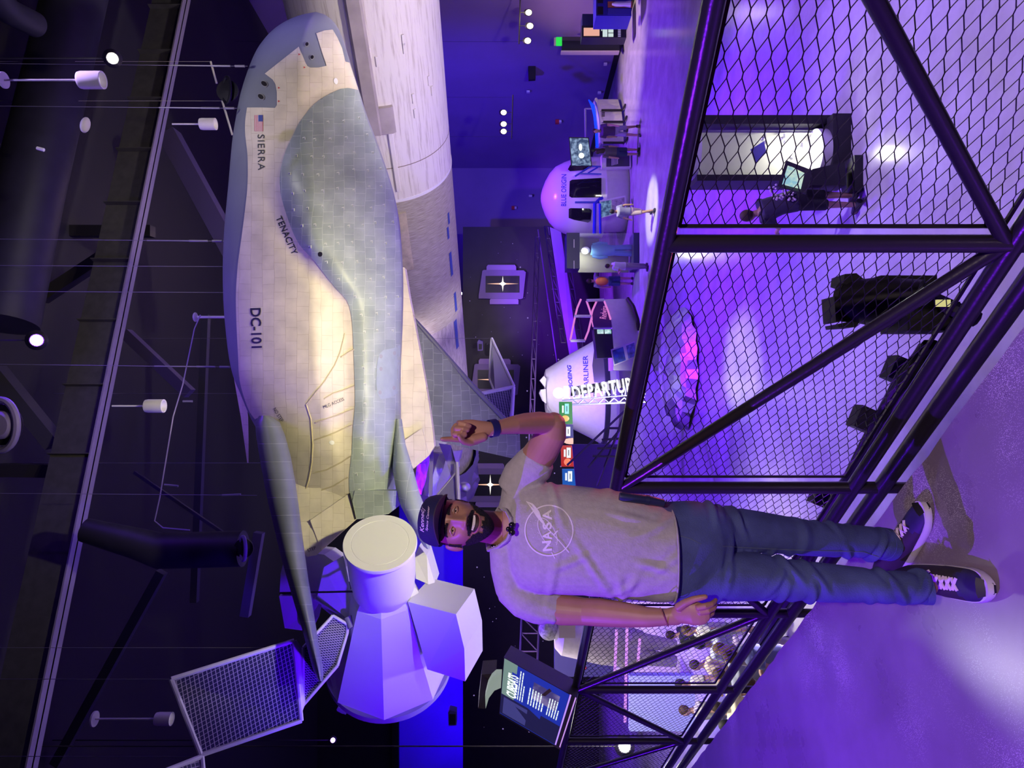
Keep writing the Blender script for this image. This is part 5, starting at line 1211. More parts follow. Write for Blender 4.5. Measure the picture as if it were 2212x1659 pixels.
star_screen(1032, 1110, 799, 840, 1068, 820, 'framed star screen partly covered by the solar wing', .5)
star_screen(1018, 1096, 1025, 1071, 1059, 1047, 'framed star screen behind the man\'s raised arm', .5)
# ------------------------------------------------------------------ trusses and lit wall strip left of the capsule
VW = mat('lit_panel', (0.45, 0.30, 0.65), .6)
mb_ = MB(); mb_.prism([P(1184, 489, 38), P(1213, 500, 38), P(1250, 757, 36), P(1256, 800, 35.5), P(1236, 800, 35.5)], (0, .2, 0)); struct('wall_strip', mb_, VW, smooth=False)
lamp('SPOT', 'strip_wash', (2.5, 31, 2.0), P(1220, 640, 37), (.25, .03, 1.0), 5200, .2, 70, .8)
TR = mat('truss_violet', (0.15, 0.09, 0.24), .4, .3)
def truss(name, pa, pb, gap, nb_, Y0, Y1, label):
    mb_ = MB(); (xa_, ya_), (xb_, yb_) = pa, pb
    a0, a1, b0, b1 = P(xa_, ya_, Y0), P(xb_, yb_, Y1), P(xa_ + gap, ya_, Y0), P(xb_ + gap, yb_, Y1)
    mb_.tube([a0, a1], .03, 8); mb_.tube([b0, b1], .03, 8)
    for i in range(nb_ + 1):
        t_ = i / nb_; mb_.tube([a0.lerp(a1, t_), b0.lerp(b1, t_)], .02, 5)
        if i < nb_: mb_.tube([a0.lerp(a1, t_), b0.lerp(b1, t_ + 1 / nb_)], .02, 5)
    return tag(obj(name, mb_, TR), label, 'truss')
truss('lighting_truss', (1157, 512), (1138, 1110), 9, 14, 33, 26, 'thin violet truss nearest below the framed star screens')
truss('lighting_truss', (1162, 496), (1204, 790), 0.5, 2, 37, 36, 'violet straight pole slanting across the dark wall')
truss('lighting_truss', (1176, 489), (1212, 740), 10, 9, 34, 32, 'violet dotted truss beside the slanting pole')
truss('lighting_truss', (1213, 500), (1250, 757), 10, 6, 34, 32, 'dark truss at the edge of the lit violet strip')
truss('lighting_truss', (1128, 1300), (1122, 1450), 38, 4, 24, 20, 'violet square truss behind the information kiosk')
# ------------------------------------------------------------------ small fittings on the blue wall
def wallbox(name, x0, x1, y0, y1, Y, d, m, label, cat, **k):
    mb_ = MB(); mb_.prism([P(x0, y0, Y), P(x1, y0, Y), P(x1, y1, Y), P(x0, y1, Y)], (0, d, 0)); return tag(obj(name, mb_, m, smooth=False), label, cat, **k)
def rwY(py, back=0.25):         # distance of the right wall in that column
    q = (CY - py) / F; dd = rw1 - rw0; t_ = (q * rw0.y - rw0.x) / (dd.x - q * dd.y); return rw0.y + dd.y * t_ - back
REDB = mat('alarm_red', (.6, .05, .05), .4)
for (x0, x1, y0, y1, nm) in ((1200, 1213, 258, 265, 'above the white counter'), (1105, 1116, 445, 452, 'above the dome capsule')):
    Y = min(rwY((y0 + y1) / 2), 44.8); e_ = empty('fire_alarm', P(x1, (y0 + y1) / 2, Y), 'small red fire alarm on the blue wall, %s' % nm, 'fire alarm')
    mb_ = MB(); mb_.prism([P(x0, y0, Y), P(x0 + (x1 - x0) * .6, y0, Y), P(x0 + (x1 - x0) * .6, y1, Y), P(x0, y1, Y)], (0, .25, 0)); obj('base', mb_, REDB, e_, smooth=False)
    mb_ = MB(); mb_.prism([P(x0 + (x1 - x0) * .6, y0 + 1, Y), P(x1, y0 + 1, Y), P(x1, y1 - 1, Y), P(x0 + (x1 - x0) * .6, y1 - 1, Y)], (0, .2, 0)); obj('strobe', mb_, WHITE_P, e_, smooth=False)
for (x, y, nm) in ((1141, 197, 'beside the wall speaker'), (1308, 137, 'near the dark doorway'), (1295, 199, 'near the counter'), (1146, 423, 'above the capsule tip')):
    wallbox('wall_plate', x - 3.5, x + 3.5, y - 2, y + 2, min(rwY(y), 44.6), .15, WHITE_P, 'tiny white plate on the blue wall %s' % nm, 'wall plate')
def speaker(x0, x1, y0, y1, Y, m, label):
    e_ = empty('wall_speaker', P(x1, (y0 + y1) / 2, Y), label, 'speaker'); a_ = [(x0, y0 + 5), (x0 + 3, y0), (x1, y0 + 4), (x1, y1 - 1), (x0 + 1, y1)]
    mb_ = MB(); mb_.prism([P(x, y, Y) for x, y in a_], (.05, .35, 0)); obj('cabinet', mb_, m, e_, smooth=False)
    mb_ = MB(); mb_.prism([P(x0 + 3, y0 + 9, Y - .02), P(x1 - 2, y0 + 9, Y - .02), P(x1 - 2, y1 - 3, Y - .02), P(x0 + 3, y1 - 3, Y - .02)], (0, .02, 0)); obj('grille', mb_, BLACK, e_, smooth=False)
speaker(1141, 1157, 139, 171, rwY(155, .5), BLACK, 'black wall speaker between the ceiling spots and the counter')
speaker(1031, 1043, 734, 758, 38.5, mat('speaker_violet', (.2, .15, .4), .6), 'small violet speaker on the dark partition above the solar wing')
speaker(968, 986, 1534, 1568, 30, mat('speaker_blue', (.12, .1, .3), .6), 'dark blue speaker on the lit blue wall beside the module')
# three warm lamps on a bar, and a second dim bar
def lampbar(pts, y0, y1, xb, Y, s, label):
    e_ = empty('track_light', P(xb + 14, (y0 + y1) / 2, Y), label, 'track light'); mb_ = MB(); mb_.tube([P(xb, y0, Y), P(xb - 3, y1, Y)], .025, 6)
    for (x, y) in pts: mb_.tube([P(xb - 1, y, Y), P(x - 4, y, Y + .1)], .015, 5)
    for q_ in (y0 + 5, y1 - 5): c_ = P(xb, q_, Y); mb_.tube([c_, V((c_.x, c_.y, 12.0))], .005, 4)
    obj('bar', mb_, BLACK, e_)
    for (x, y) in pts:
        mb_ = MB(); mb_.tube([P(x - 4, y, Y + .3), P(x + 3, y, Y + .1)], .12, 12); h_ = obj('lamp_head', mb_, BLACK, e_)
        mb_ = MB(); mb_.ball(P(x + 1, y, Y + .02), (.22, .08, .24) if s > 3 else (.12, .06, .14)); obj('bulb', mb_, emi('bulb_%d' % y, (1, .93, .6), s), h_)
lampbar([(1141, 27), (1144, 56), (1139, 88)], -10, 95, 1124, 27, 9, 'black track with three glowing warm lamps near the corner')
lampbar([(1087, 243), (1087, 268), (1087, 284)], 205, 300, 1108, 30, 4, 'black track with three small pale lamps above the counter')
lamp('POINT', 'track_glow', P(1141, 27, 26.8), (0, 0, 0), WARM, 30, .1)
# doorway, exit sign, vending machines, kiosks at the right wall
def room_box(name, x0, x1, y0, y1, d, m, parent, lab=None, Y=None, dz=0):
    Y = Y or rwY((y0 + y1) / 2, .6); mb_ = MB(); mb_.prism([P(x0, y0, Y), P(x1, y0, Y), P(x1, y1, Y), P(x0, y1, Y)], (0, d, dz)); return obj(name, mb_, m, parent, lab, smooth=False)
dr = empty('door_1', P(1338, 97, 30.6), kind='structure'); room_box('door_opening', 1214, 1338, 86, 109, .3, mat('door_dark', (.01, .01, .03), .6), dr, Y=31); room_box('door_frame', 1212, 1338, 109, 112, .3, mat('frame_pale', (.5, .4, .5), .5), dr, Y=30.9); room_box('door_frame', 1216, 1258, 64, 66, .3, mat('frame_pale', (.5, .4, .5), .5), dr, Y=30.9); room_box('door_opening', 1214, 1260, 66, 80, .3, mat('door_dark', (.01, .01, .03), .6), dr, Y=31); room_box('door_panel', 1214, 1338, 79, 86, .3, mat('door_grey', (.06, .05, .08), .6), dr, Y=30.9)
ex = empty('exit_sign', P(1214, 89, 30.3), 'small green glowing exit sign above the doorway', 'exit sign'); room_box('sign_face', 1201, 1214, 80, 97, .1, emi('exit_green', (.02, .75, .08), 1.0), ex, Y=30.3); room_box('sign_base', 1197, 1201, 81, 97, .1, GREYP, ex, Y=30.3)
VEND = mat('vending_black', (.015, .013, .03), .4)
vm = empty('information_kiosk', P(1352, 65, 28), 'black kiosk with lit orange poster and pale menu beside the doorway', 'kiosk')
room_box('cabinet', 1257, 1353, 55, 81, .6, VEND, vm, Y=28); room_box('side_panel', 1258, 1356, 30, 55, .6, mat('vending_navy', (.012, .012, .09), .4), vm, Y=28)
room_box('poster', 1261, 1295, 60, 77, .02, emi('poster_orange', (.9, .45, .35), .9), vm, Y=27.97)
for i, (x0, x1, y0, y1) in enumerate(((1302, 1312, 60, 79), (1314, 1325, 60, 70), (1314, 1325, 72, 79), (1299, 1301, 62, 66))): room_box('menu_card', x0, x1, y0, y1, .02, emi('menu_pale', (.75, .9, .9), .8), vm, Y=27.97)
for i in range(6): room_box('button', 1335, 1341, 59 + i * 3.6, 61 + i * 3.6, .02, emi('button_lilac', (.45, .35, .8), .6), vm, Y=27.97)
lk = empty('display_cabinet', P(1366, 12, 26), 'blue display cabinet with orange banner showing a white rocket at the picture edge', 'cabinet')
room_box('body', 1288, 1364, -30, 34, 1, mat('cabinet_blue', (.03, .02, .35), .5), lk, Y=26); room_box('banner', 1313, 1366, 3, 16, .02, mat('banner_orange', (.55, .16, .08), .6), lk, Y=25.96); room_box('banner', 1313, 1362, 18, 31, .02, mat('banner_blue', (.06, .05, .4), .6), lk, Y=25.96)
room_box('window', 1291, 1303, 14, 31, .02, BLACK, lk, Y=25.96); room_box('window', 1291, 1303, -5, 6, .02, BLACK, lk, Y=25.96)
mb_ = MB(); mb_.tube([P(1322, 9, 25.9), P(1330, 9, 25.9), P(1350, 9, 25.9), P(1362, 9, 25.9)], [.04, .09, .09, .12], 10); obj('rocket_picture', mb_, WHITE_P, lk, 'white rocket picture')
# ------------------------------------------------------------------ dome capsule with its pedestal, screen and posters
cap_ = empty('dome_capsule', V((P(1300, 428, 31).x, 31, ZF)), 'glossy white dome capsule with dark windows standing on a round white pedestal', 'space capsule')
cc = P(1300, 428, 31); GLOSSW = mat('gloss_white', (.75, .72, .78), .22)
k31 = 31 / F
mb_ = MB(); mb_.lathe([(1.55, -.02), (86 * k31, 0), (85 * k31, 25 * k31), (83 * k31, 50 * k31), (80 * k31, 66 * k31), (74 * k31, 83 * k31), (65 * k31, 101 * k31), (52 * k31, 113 * k31), (36 * k31, 122 * k31), (18 * k31, 129 * k31), (7 * k31, 131.6 * k31), (.02, 132 * k31)], 64, cc); dome = obj('dome', mb_, GLOSSW, cap_, 'glossy white dome', ang=60)
DBV = bvh_of([dome]); GLAS = mat('dark_glass', (.012, .010, .02), .08, spec=.8)
for poly in ([(1231, 392), (1236, 389), (1299, 385), (1299, 426), (1235, 427), (1230, 424)], [(1229, 451), (1233, 449), (1273, 450), (1278, 454), (1276, 476), (1270, 480), (1240, 474), (1229, 470)], [(1227, 367), (1232, 358), (1240, 352), (1277, 350), (1277, 360), (1262, 368), (1232, 371)]):
    mb_, uv_ = skin_patch(DBV, poly, 4, .03, 29.3); obj('window', mb_, GLAS, cap_, 'dark rounded window', uv=uv_)
mb_ = text_patch(DBV, 'BLUE ORIGIN', (1223, 445), (1224, 377), 11, .012, fallback=29.3, offset=.01); obj('lettering', mb_, mat('letter_royal', (.03, .03, .40), .5), cap_, 'blue lettering', smooth=False)
mb_ = MB(); mb_.lathe([(1.45, 0), (1.45, 1.0), (1.5, 1.02), (1.5, 1.08), (.02, 1.08)], 48, V((cc.x, cc.y, ZF))); obj('pedestal', mb_, WHITE_P, cap_, 'white round pedestal', ang=30)
for py_ in (360, 376, 427, 470):
    pass
mb_ = MB(); mb_.tube([P(1242, 437, 29.2), P(1300, 437, 29.2)], .04, 6); mb_.tube([P(1284, 505, 28.6), P(1285, 440, 28.6), P(1296, 430, 28.8), P(1300, 428, 29)], .07, 8); mb_.tube([P(1297, 505, 28.5), P(1296, 440, 28.5)], .05, 8)
obj('blue_handrail', mb_, mat('rail_blue', (.02, .03, .55), .4), cap_, 'bright blue handrail')
mb_ = MB(); mb_.tube([P(1242, 381, 28.9), P(1277, 359, 28.9), P(1298, 360, 28.9)], .035, 6); mb_.tube([P(1253, 375, 28.9), P(1299, 376, 28.9)], .03, 6); mb_.tube([P(1270, 374, 28.9), P(1292, 361, 28.9)], .03, 6); obj('blue_step', mb_, mat('rail_blue', (.02, .03, .55), .4), cap_, 'blue folding step')
scr = empty('wall_screen', P(1276, 328, 27.5), 'tilted video screen showing a starry blue picture beside the dome capsule', 'screen'); starm = mat('screen_stars', (.0, .0, .0), .4, emit=0)
def starscreen(name, c0, c1):
    m = bpy.data.materials.new(name); m.use_nodes = True; nt = m.node_tree; b = nt.nodes['Principled BSDF']; b.inputs['Base Color'].default_value = (0, 0, 0, 1)
    tc = nt.nodes.new('ShaderNodeTexCoord'); n = nt.nodes.new('ShaderNodeTexNoise'); n.inputs['Scale'].default_value = 7; n.inputs['Detail'].default_value = 8; nt.links.new(tc.outputs['Object'], n.inputs[0])
    r = nt.nodes.new('ShaderNodeValToRGB'); r.color_ramp.elements[0].position = .42; r.color_ramp.elements[1].position = .72; r.color_ramp.elements[0].color = (*c0, 1); r.color_ramp.elements[1].color = (*c1, 1)
    nt.links.new(n.outputs[0], r.inputs[0]); nt.links.new(r.outputs[0], b.inputs['Emission Color']); b.inputs['Emission Strength'].default_value = 1.0; return m
mb_ = MB(); mb_.prism([P(1231, 298, 27.4), P(1270, 299, 27.4), P(1277, 356, 27.6), P(1236, 356, 27.6)], (0, .12, 0)); obj('screen', mb_, starscreen('screen_starfield', (.02, .05, .14), (.35, .5, .75)), scr, smooth=False)
mb_ = MB(); mb_.prism([P(1229, 296, 27.5), P(1272, 297, 27.5), P(1279, 358, 27.7), P(1234, 358, 27.7)], (0, .12, 0)); mb_.tube([P(1277, 325, 27.6), P(1300, 325, 27.6)], .06, 8); obj('bezel', mb_, BLACK, scr, smooth=False)
mb_ = MB(); mb_.ball(P(1254, 318, 27.38), (.28, .03, .14)); mb_.ball(P(1256, 336, 27.4), (.22, .03, .22)); obj('picture_shape', mb_, emi('shape_white', (.9, .95, .9), 1.1), scr)
# white counter beside the capsule
ct = empty('reception_counter', P(1356, 262, 30.5), 'long white counter of four panels with blue tube on top', 'counter')
prs = [(1290, 214, 32.0), (1296, 240, 31.0), (1300, 265, 30.6), (1300, 292, 30.4), (1300, 310, 30.4)]; bts = [(1333, 213), (1343, 238), (1350, 266), (1352, 292), (1352, 310)]
for i in range(4):
    a_, b_ = P(*prs[i]), P(*prs[i + 1]); c_, d_ = V((b_.x, b_.y, ZF + .12)), V((a_.x, a_.y, ZF + .12)); g_ = (b_ - a_) * .02
    mb_ = MB(); mb_.prism([a_ + g_, b_ - g_, c_ - g_, d_ + g_], (0, .08, 0)); obj('panel', mb_, WHITE_P, ct, 'white panel', smooth=False)
    mb_ = MB(); mb_.tube([b_ + V((0, -.1, -.05)), c_ + V((0, -.1, 0)), c_ + V((.0, -.5, -.05)), c_ + V((.1, -.5, -.1))], .05, 6); obj('leg', mb_, BLACK, ct, 'black frame leg')
mb_ = MB(); rs_ = []
for (x, y, Y), w_ in zip(prs, (.25, .4, .5, .5, .5)):
    c = P(x - 3, y, Y); rs_.append([c + V((0, -.15, -.04)), c + V((0, -.15, .04)), c + V((0, .6, .10)), c + V((0, .6, -.0))])
mb_.rings(rs_); obj('worktop', mb_, GLOSSW, ct, 'white curved worktop', smooth=False)
mb_ = MB(); mb_.tube([P(1272, 216, 32), P(1281, 230, 31), (P(1285, 250, 30.6)), P(1289, 285, 30.2), P(1290, 318, 30.1)], [.03, .09, .07, .07, .07], 8); obj('blue_tube', mb_, mat('tube_blue', (.01, .06, .9), .3, emit=.5, ecol=(.0, .08, 1)), ct, 'glowing blue tube')
mb_ = MB(); mb_.tube([P(1264, 235, 32), P(1266, 330, 32)], .05, 6); mb_.tube([P(1264, 235, 32), P(1300, 235, 32)], .04, 6); obj('frame_rail', mb_, GREYP, ct)
mb_ = MB(); 
for i in range(4): mb_.box(P(1303 + 0 * i, 243 + i * 2.6, 30.7), (.03, .02, .14))
obj('small_print', mb_, BLACK, ct)
gp = empty('graphic_panel', P(1362, 345, 28.9), 'grey text panel with planet picture standing by the woman with long hair', 'sign'); 
mb_ = MB(); mb_.prism([P(1299, 335, 28.9), P(1362, 330, 28.9), P(1363, 361, 28.9), P(1300, 362, 28.9)], (0, .3, 0)); obj('board', mb_, WHITE_P, gp, smooth=False)
mb_ = MB(); mb_.prism([P(1310, 336, 28.87), P(1360, 334, 28.87), P(1360, 359, 28.87), P(1310, 360, 28.87)], (0, .02, 0)); obj('picture', mb_, mat('board_dark', (.05, .05, .08), .5), gp, smooth=False)
mb_ = MB()
for i in range(5): mb_.box(P(1322 + i * 3, 348, 28.85), (.36 - .03 * i, .01, .025))
obj('text_lines', mb_, WHITE_P, gp)
ps = empty('poster_frame', P(1352, 448, 28.6), 'white framed poster with blue spacecraft picture in front of the girl', 'poster')
mb_ = MB(); mb_.prism([P(1295, 433, 28.6), P(1351, 422, 28.6), P(1353, 436, 28.6), P(1352, 456, 28.6), P(1297, 472, 28.6)], (0, .1, 0)); obj('frame', mb_, WHITE_P, ps, smooth=False)
mb_ = MB(); mb_.prism([P(1298, 436, 28.57), P(1320, 432, 28.57), P(1321, 463, 28.57), P(1299, 469, 28.57)], (0, .02, 0)); obj('picture', mb_, starscreen('poster_blue', (.03, .06, .16), (.2, .35, .6)), ps, smooth=False)
mb_ = MB(); mb_.prism([P(1322, 432, 28.57), P(1349, 426, 28.57), P(1350, 452, 28.57), P(1322, 460, 28.57)], (0, .02, 0)); obj('picture', mb_, mat('poster_mix', (.5, .45, .5), .6, var=.5, vscale=8), ps, smooth=False)
# glass show case with a spacesuit
sc2 = empty('glass_show_case', V((P(1380, 545, 27.4).x, 27.4, ZF)), 'tall glass show case with blue spacesuit and dark navy top and base', 'show case')
NAVYC = mat('case_navy', (.02, .02, .10), .4)
cx0, cx1 = P(1300, 504, 27.4).x, P(1300, 581, 27.4).x; zt, zb_ = P(1250, 0, 27.4).z, P(1368, 0, 27.4).z
mb_ = MB(); mb_.box(((cx0 + cx1) / 2, 27.8, zt + .22), (abs(cx0 - cx1), 1.0, .5)); obj('top_box', mb_, NAVYC, sc2, smooth=False)
mb_ = MB(); mb_.box(((cx0 + cx1) / 2, 27.8, (zb_ + ZF) / 2), (abs(cx0 - cx1), 1.0, abs(zb_ - ZF))); obj('base_box', mb_, NAVYC, sc2, smooth=False)
for i_, y_ in enumerate((524, 575)):
    mb_ = MB(); mb_.box(P(1240, y_ - 3 if i_ else y_ + 2, 27.25), (.32, .01, .03)); obj('logo_mark', mb_, WHITE_P, sc2, smooth=False)
mb_ = MB(); mb_.box(((cx0 + cx1) / 2, 27.8, (zt + zb_) / 2), (abs(cx0 - cx1) * .98, .96, zt - zb_ - .02)); obj('glass', mb_, mat('case_glass', (.9, .92, 1), .05, alpha=.10), sc2, smooth=False)
mb_ = MB(); mb_.box(((cx0 + cx1) / 2 - .3, 28.2, (zt + zb_) / 2), (.8, .05, zt - zb_ - .1)); obj('back_board', mb_, mat('case_back', (.22, .21, .18), .6), sc2, smooth=False)
su = MB(); c = P(1300, 545, 27.8); h = V((c.x, 27.8, 0))
def sp(px, py, Y=27.7): return P(px, py, Y)
su.tube([sp(1277, 540), sp(1290, 541), sp(1312, 541), sp(1326, 541)], [.20, .24, .22, .20], 12); su.tube([sp(1326, 536), sp(1345, 535), sp(1364, 534)], .11, 8); su.tube([sp(1326, 546), sp(1345, 547), sp(1364, 548)], .11, 8)
su.tube([sp(1280, 530), sp(1295, 526), sp(1312, 528)], .08, 8); su.tube([sp(1280, 552), sp(1296, 556), sp(1312, 553)], .08, 8)
st_ = obj('spacesuit', su, mat('suit_blue', (.10, .25, .50), .6), None, None, None); tag(st_, 'pale blue spacesuit on display inside the glass show case', 'spacesuit')
su = MB(); su.ball(sp(1265, 541), (.30, .30, .34)); hm = obj('helmet', su, mat('helmet_white', (.85, .85, .75), .3)); tag(hm, 'round white helmet on top of the pale blue spacesuit', 'helmet')
lamp('POINT', 'case_light', P(1256, 548, 27.5), (0, 0, 0), (.95, 1, .8), 55, .1)
# purple ring-shaped exhibit desk
dk = empty('exhibit_desk', V((P(1380, 700, 26).x, 24.5, ZF)), 'curved white exhibit desk with pink glowing arcs and lettering', 'desk')
mb_ = MB(); mb_.prism([P(1300, 647, 25), P(1355, 645, 25), P(1369, 655, 24.7), P(1378, 680, 24.4), P(1379, 740, 24), P(1378, 800, 23.5), P(1325, 800, 23.5), P(1322, 706, 24.2), P(1316, 670, 24.6)], (0, 1.2, 0)); obj('desk_body', mb_, WHITE_P, dk, 'white curved body', ang=40)
mb_ = MB(); mb_.tube([P(1356, 645, 24.95), P(1368, 662, 24.6), P(1377, 690, 24.3), P(1380, 712, 24.1)], .07, 6); obj('dark_kick', mb_, BLACK, dk)
mb_ = MB(); mb_.prism([P(1288, 650, 24.9), P(1305, 650, 24.9), P(1316, 676, 24.5), P(1323, 706, 24.2), P(1283, 706, 24.2), P(1277, 680, 24.5)], (0, .1, 0)); obj('sign_face', mb_, mat('sign_plum', (.10, .02, .16), .4), dk, smooth=False)
PKE = emi('neon_pink', (.9, .25, .8), .8)
for i, pts in enumerate(([(1255, 646), (1247, 665), (1242, 685), (1237, 710), (1232, 735)], [(1267, 650), (1274, 670), (1278, 685), (1271, 715), (1263, 735)], [(1289, 650), (1280, 670), (1277, 683), (1282, 706)], [(1305, 650), (1313, 670), (1319, 690), (1323, 706)])):
    mb_ = MB(); mb_.tube([P(x, y, 24.4) for x, y in pts], .035, 6); obj('neon_arc', mb_, PKE, dk, 'pink glowing arc')
for (a_, b_) in (((1241, 683), (1277, 683)), ((1232, 736), (1264, 736)), ((1282, 708), (1325, 708)), ((1267, 649), (1305, 648))):
    mb_ = MB(); mb_.tube([P(*a_, 24.35), P(*b_, 24.35)], .05, 6); obj('cross_bar', mb_, WHITE_P, dk)
vs_, fs_ = text_pts('Redwire', size=1, shear=.3, align='LEFT'); x0 = min(v.x for v in vs_); x1 = max(v.x for v in vs_); y1 = max(v.y for v in vs_)
mb_ = MB(); mb_.add([P(1303 + 3.5 * (v.x - x0) / (x1 - x0) - (v.y / y1) * 8, 689 - 28 * (v.x - x0) / (x1 - x0), 24.38) for v in vs_], fs_); obj('lettering', mb_, PKE, dk, 'pink lettering', smooth=False)
td = empty('touch_screen_desk', P(1322, 742, 23), 'dark console with four pale blue lit icons between desk and white cone', 'console')
mb_ = MB(); mb_.prism([P(1283, 711, 23), P(1322, 711, 23), P(1327, 772, 22.7), P(1290, 774, 22.7)], (0, .6, 0)); obj('console', mb_, VEND, td, smooth=False)
ICO = starscreen('icon_cyan', (.12, .35, .40), (.8, 1, 1))
for q in ([(1290, 710.5), (1304, 710.5), (1304, 736), (1299, 741), (1291, 736)], [(1306, 710.5), (1320, 710.5), (1322, 736), (1315, 742), (1307, 738)], [(1301, 752), (1312, 752), (1314, 770), (1302, 770)]):
    mb_ = MB(); mb_.prism([P(x, y + 1, 22.95) for x, y in q], (0, .03, 0)); obj('lit_icon', mb_, ICO, td, 'pale cyan lit icon', smooth=False)
pp = empty('picture_board', P(1367, 770, 22), 'blue photo board with white border leaning behind the railing', 'picture board')
mb_ = MB(); mb_.prism([P(1320, 755, 22), P(1371, 737, 22), P(1376, 770, 22), P(1326, 790, 22)], (0, .06, 0)); obj('frame', mb_, WHITE_P, pp, smooth=False)
mb_ = MB(); mb_.prism([P(1323, 757, 21.97), P(1346, 749, 21.97), P(1352, 778, 21.97), P(1328, 787, 21.97)], (0, .02, 0)); obj('picture', mb_, mat('pic_blue', (.05, .12, .5), .5, var=.8, vscale=6), pp, smooth=False)
mb_ = MB(); mb_.prism([P(1353, 747, 21.97), P(1370, 740, 21.97), P(1374, 768, 21.97), P(1358, 775, 21.97)], (0, .02, 0)); obj('picture', mb_, mat('pic_mix', (.2, .3, .5), .5, var=.8, vscale=9), pp, smooth=False)
# ------------------------------------------------------------------ white cone capsule
cs = empty('cone_capsule', V((P(1295, 842, 30).x, 30, ZF)), 'large white cone shaped capsule with blue lettering behind the departures sign', 'space capsule')
k30 = 30 / F; cc = P(1298, 844, 30); tilt = V((-0.02, 0, 1)).normalized()
mb_ = MB(); mb_.lathe([(2.0, -.5), (2.2, -.35), (118 * k30, -.1), (116 * k30, 0), (100 * k30, 28 * k30), (80 * k30, 66 * k30), (56 * k30, 106 * k30), (48 * k30, 119 * k30), (42 * k30, 121 * k30), (.02, 122 * k30)], 72, cc, tilt); con = obj('cone', mb_, WHITE_P, cs, 'white cone', ang=30)
mb_ = MB(); mb_.lathe([(118.5 * k30, -.1), (119 * k30, -.05), (119 * k30, .08), (117.5 * k30, .1)], 72, cc, tilt); obj('base_band', mb_, mat('band_dark', (.03, .03, .05), .4), cs, 'dark base band')
mb_ = MB(); mb_.lathe([(1.5, -1.2), (1.6, -.4), (.1, -.4)], 32, cc, tilt); obj('stand', mb_, GREYP, cs)
mb_ = MB(); a_ = cc + V((0, 0, 121 * k30)); mb_.prism([P(1166, 822, 29), P(1175, 812, 29), P(1180, 818, 29), P(1178, 838, 29)], (0, .6, 0)); mb_.prism([P(1165, 850, 29), P(1168, 842, 29), P(1179, 840, 29), P(1180, 872, 29), P(1172, 866, 29)], (0, .6, 0)); obj('nose_fitting', mb_, WHITE_P, cs, smooth=False)
KB = bvh_of([con]); RB = mat('letter_royal', (.03, .03, .40), .5)
mb_ = text_patch(KB, 'BOEING', (1238, 838), (1234, 788), 9, .012, shear=.25, fallback=28.5, offset=.03); obj('lettering', mb_, RB, cs, 'blue lettering', smooth=False)
mb_ = text_patch(KB, 'STARLINER', (1273, 852), (1270, 768), 11, .012, fallback=28, offset=.01); obj('lettering', mb_, RB, cs, 'blue lettering', smooth=False)
mb_, uv_ = skin_patch(KB, [(1284, 757), (1288, 752), (1306, 750), (1308, 828), (1284, 826), (1280, 790)], 6, .03, 28); obj('dark_window', mb_, mat('panel_dark', (.10, .10, .09), .4), cs, 'dark panel', uv=uv_)
mb_, uv_ = skin_patch(KB, [(1258, 800 - 4), (1274, 788 - 0), (1276, 791), (1260, 803 - 3)], 3, .03, 28)
# crumpled silver service section on the lower floor
mb_ = MB(); rr_ = random.Random(21); rs_ = []
sc_c = V((P(1440, 800, 20).x, 20.2, ZF))
for (r_, h_) in ((1.4, .02), (1.7, .06), (1.5, .3), (1.3, .4), (1.0, .52), (.6, .55), (.1, .58)):
    rs_.append([sc_c + V(((r_ + rr_.uniform(-.12, .12)) * math.cos(2 * math.pi * j / 40), (r_ + rr_.uniform(-.12, .12)) * math.sin(2 * math.pi * j / 40), h_ + rr_.uniform(-.04, .04))) for j in range(40)])
mb_.rings(rs_); tag(obj('foil_drum', mb_, SILVER, ang=10), 'wide crumpled silver foil drum on the lower floor behind the mesh', 'foil drum')
# ------------------------------------------------------------------ departures sign and its boards
NEON = emi('sign_white', (1, 1, .95), 1.5)
sg = empty('departures_sign', P(1360, 845, 20), 'glowing white DEPARTURES sign on a vertical blue lit truss', 'sign')
mb_ = MB(); vs_, fs_ = text_pts('DEPARTURES', size=1, align='LEFT', offset=.024, space=1.08); x0 = min(v.x for v in vs_); x1 = max(v.x for v in vs_); yt = max(v.y for v in vs_)
mb_.add([P(1237 + 155 * (v.x - x0) / (x1 - x0) - .16 * 17 * v.y / yt, 852 - 24.5 * (v.x - x0) / (x1 - x0) - 17 * v.y / yt, 20) for v in vs_], fs_); ltr = obj('lettering', mb_, NEON, sg, 'glowing white letters', smooth=False)
mb_ = MB(); mb_.prism([P(1233, 836, 20.1), P(1395, 812, 20.1), P(1395, 830, 20.1), P(1233, 856, 20.1)], (0, .1, 0)); obj('sign_board', mb_, mat('sign_grey', (.03, .03, .05), .5), sg, smooth=False)
mb_ = MB(); pts = [(1207 + 12 * math.cos(a_), 849 + 12 * math.sin(a_)) for a_ in [2 * math.pi * i / 20 for i in range(20)]]; mb_.prism([P(x, y, 19.95) for x, y in pts], (0, .1, 0)); obj('round_emblem', mb_, NEON, sg, 'glowing round emblem', smooth=False)
mb_ = MB(); mb_.prism([P(1218, 834, 19.95), P(1229, 834, 19.95), P(1229, 860, 19.95), P(1218, 860, 19.95)], (0, .1, 0)); obj('emblem_block', mb_, NEON, sg, smooth=False)
for i in range(10):
    mb_ = MB(); mb_.ball(P(1216 + i * 14.2, 861.5 - i * 1.1, 19.9), .045, nu=10, nv=8); obj('blue_bulb', mb_, emi('bulb_blue', (.4, .5, 1), 3), sg, 'small blue bulb')
mb_ = MB(); TRW = mat('truss_steel', (.16, .17, .28), .4, .5)
mb_.tube([P(1214, 865, 20), P(1395, 851, 20)], .02, 6); mb_.tube([P(1236, 874, 20), P(1395, 868, 20)], .03, 6)
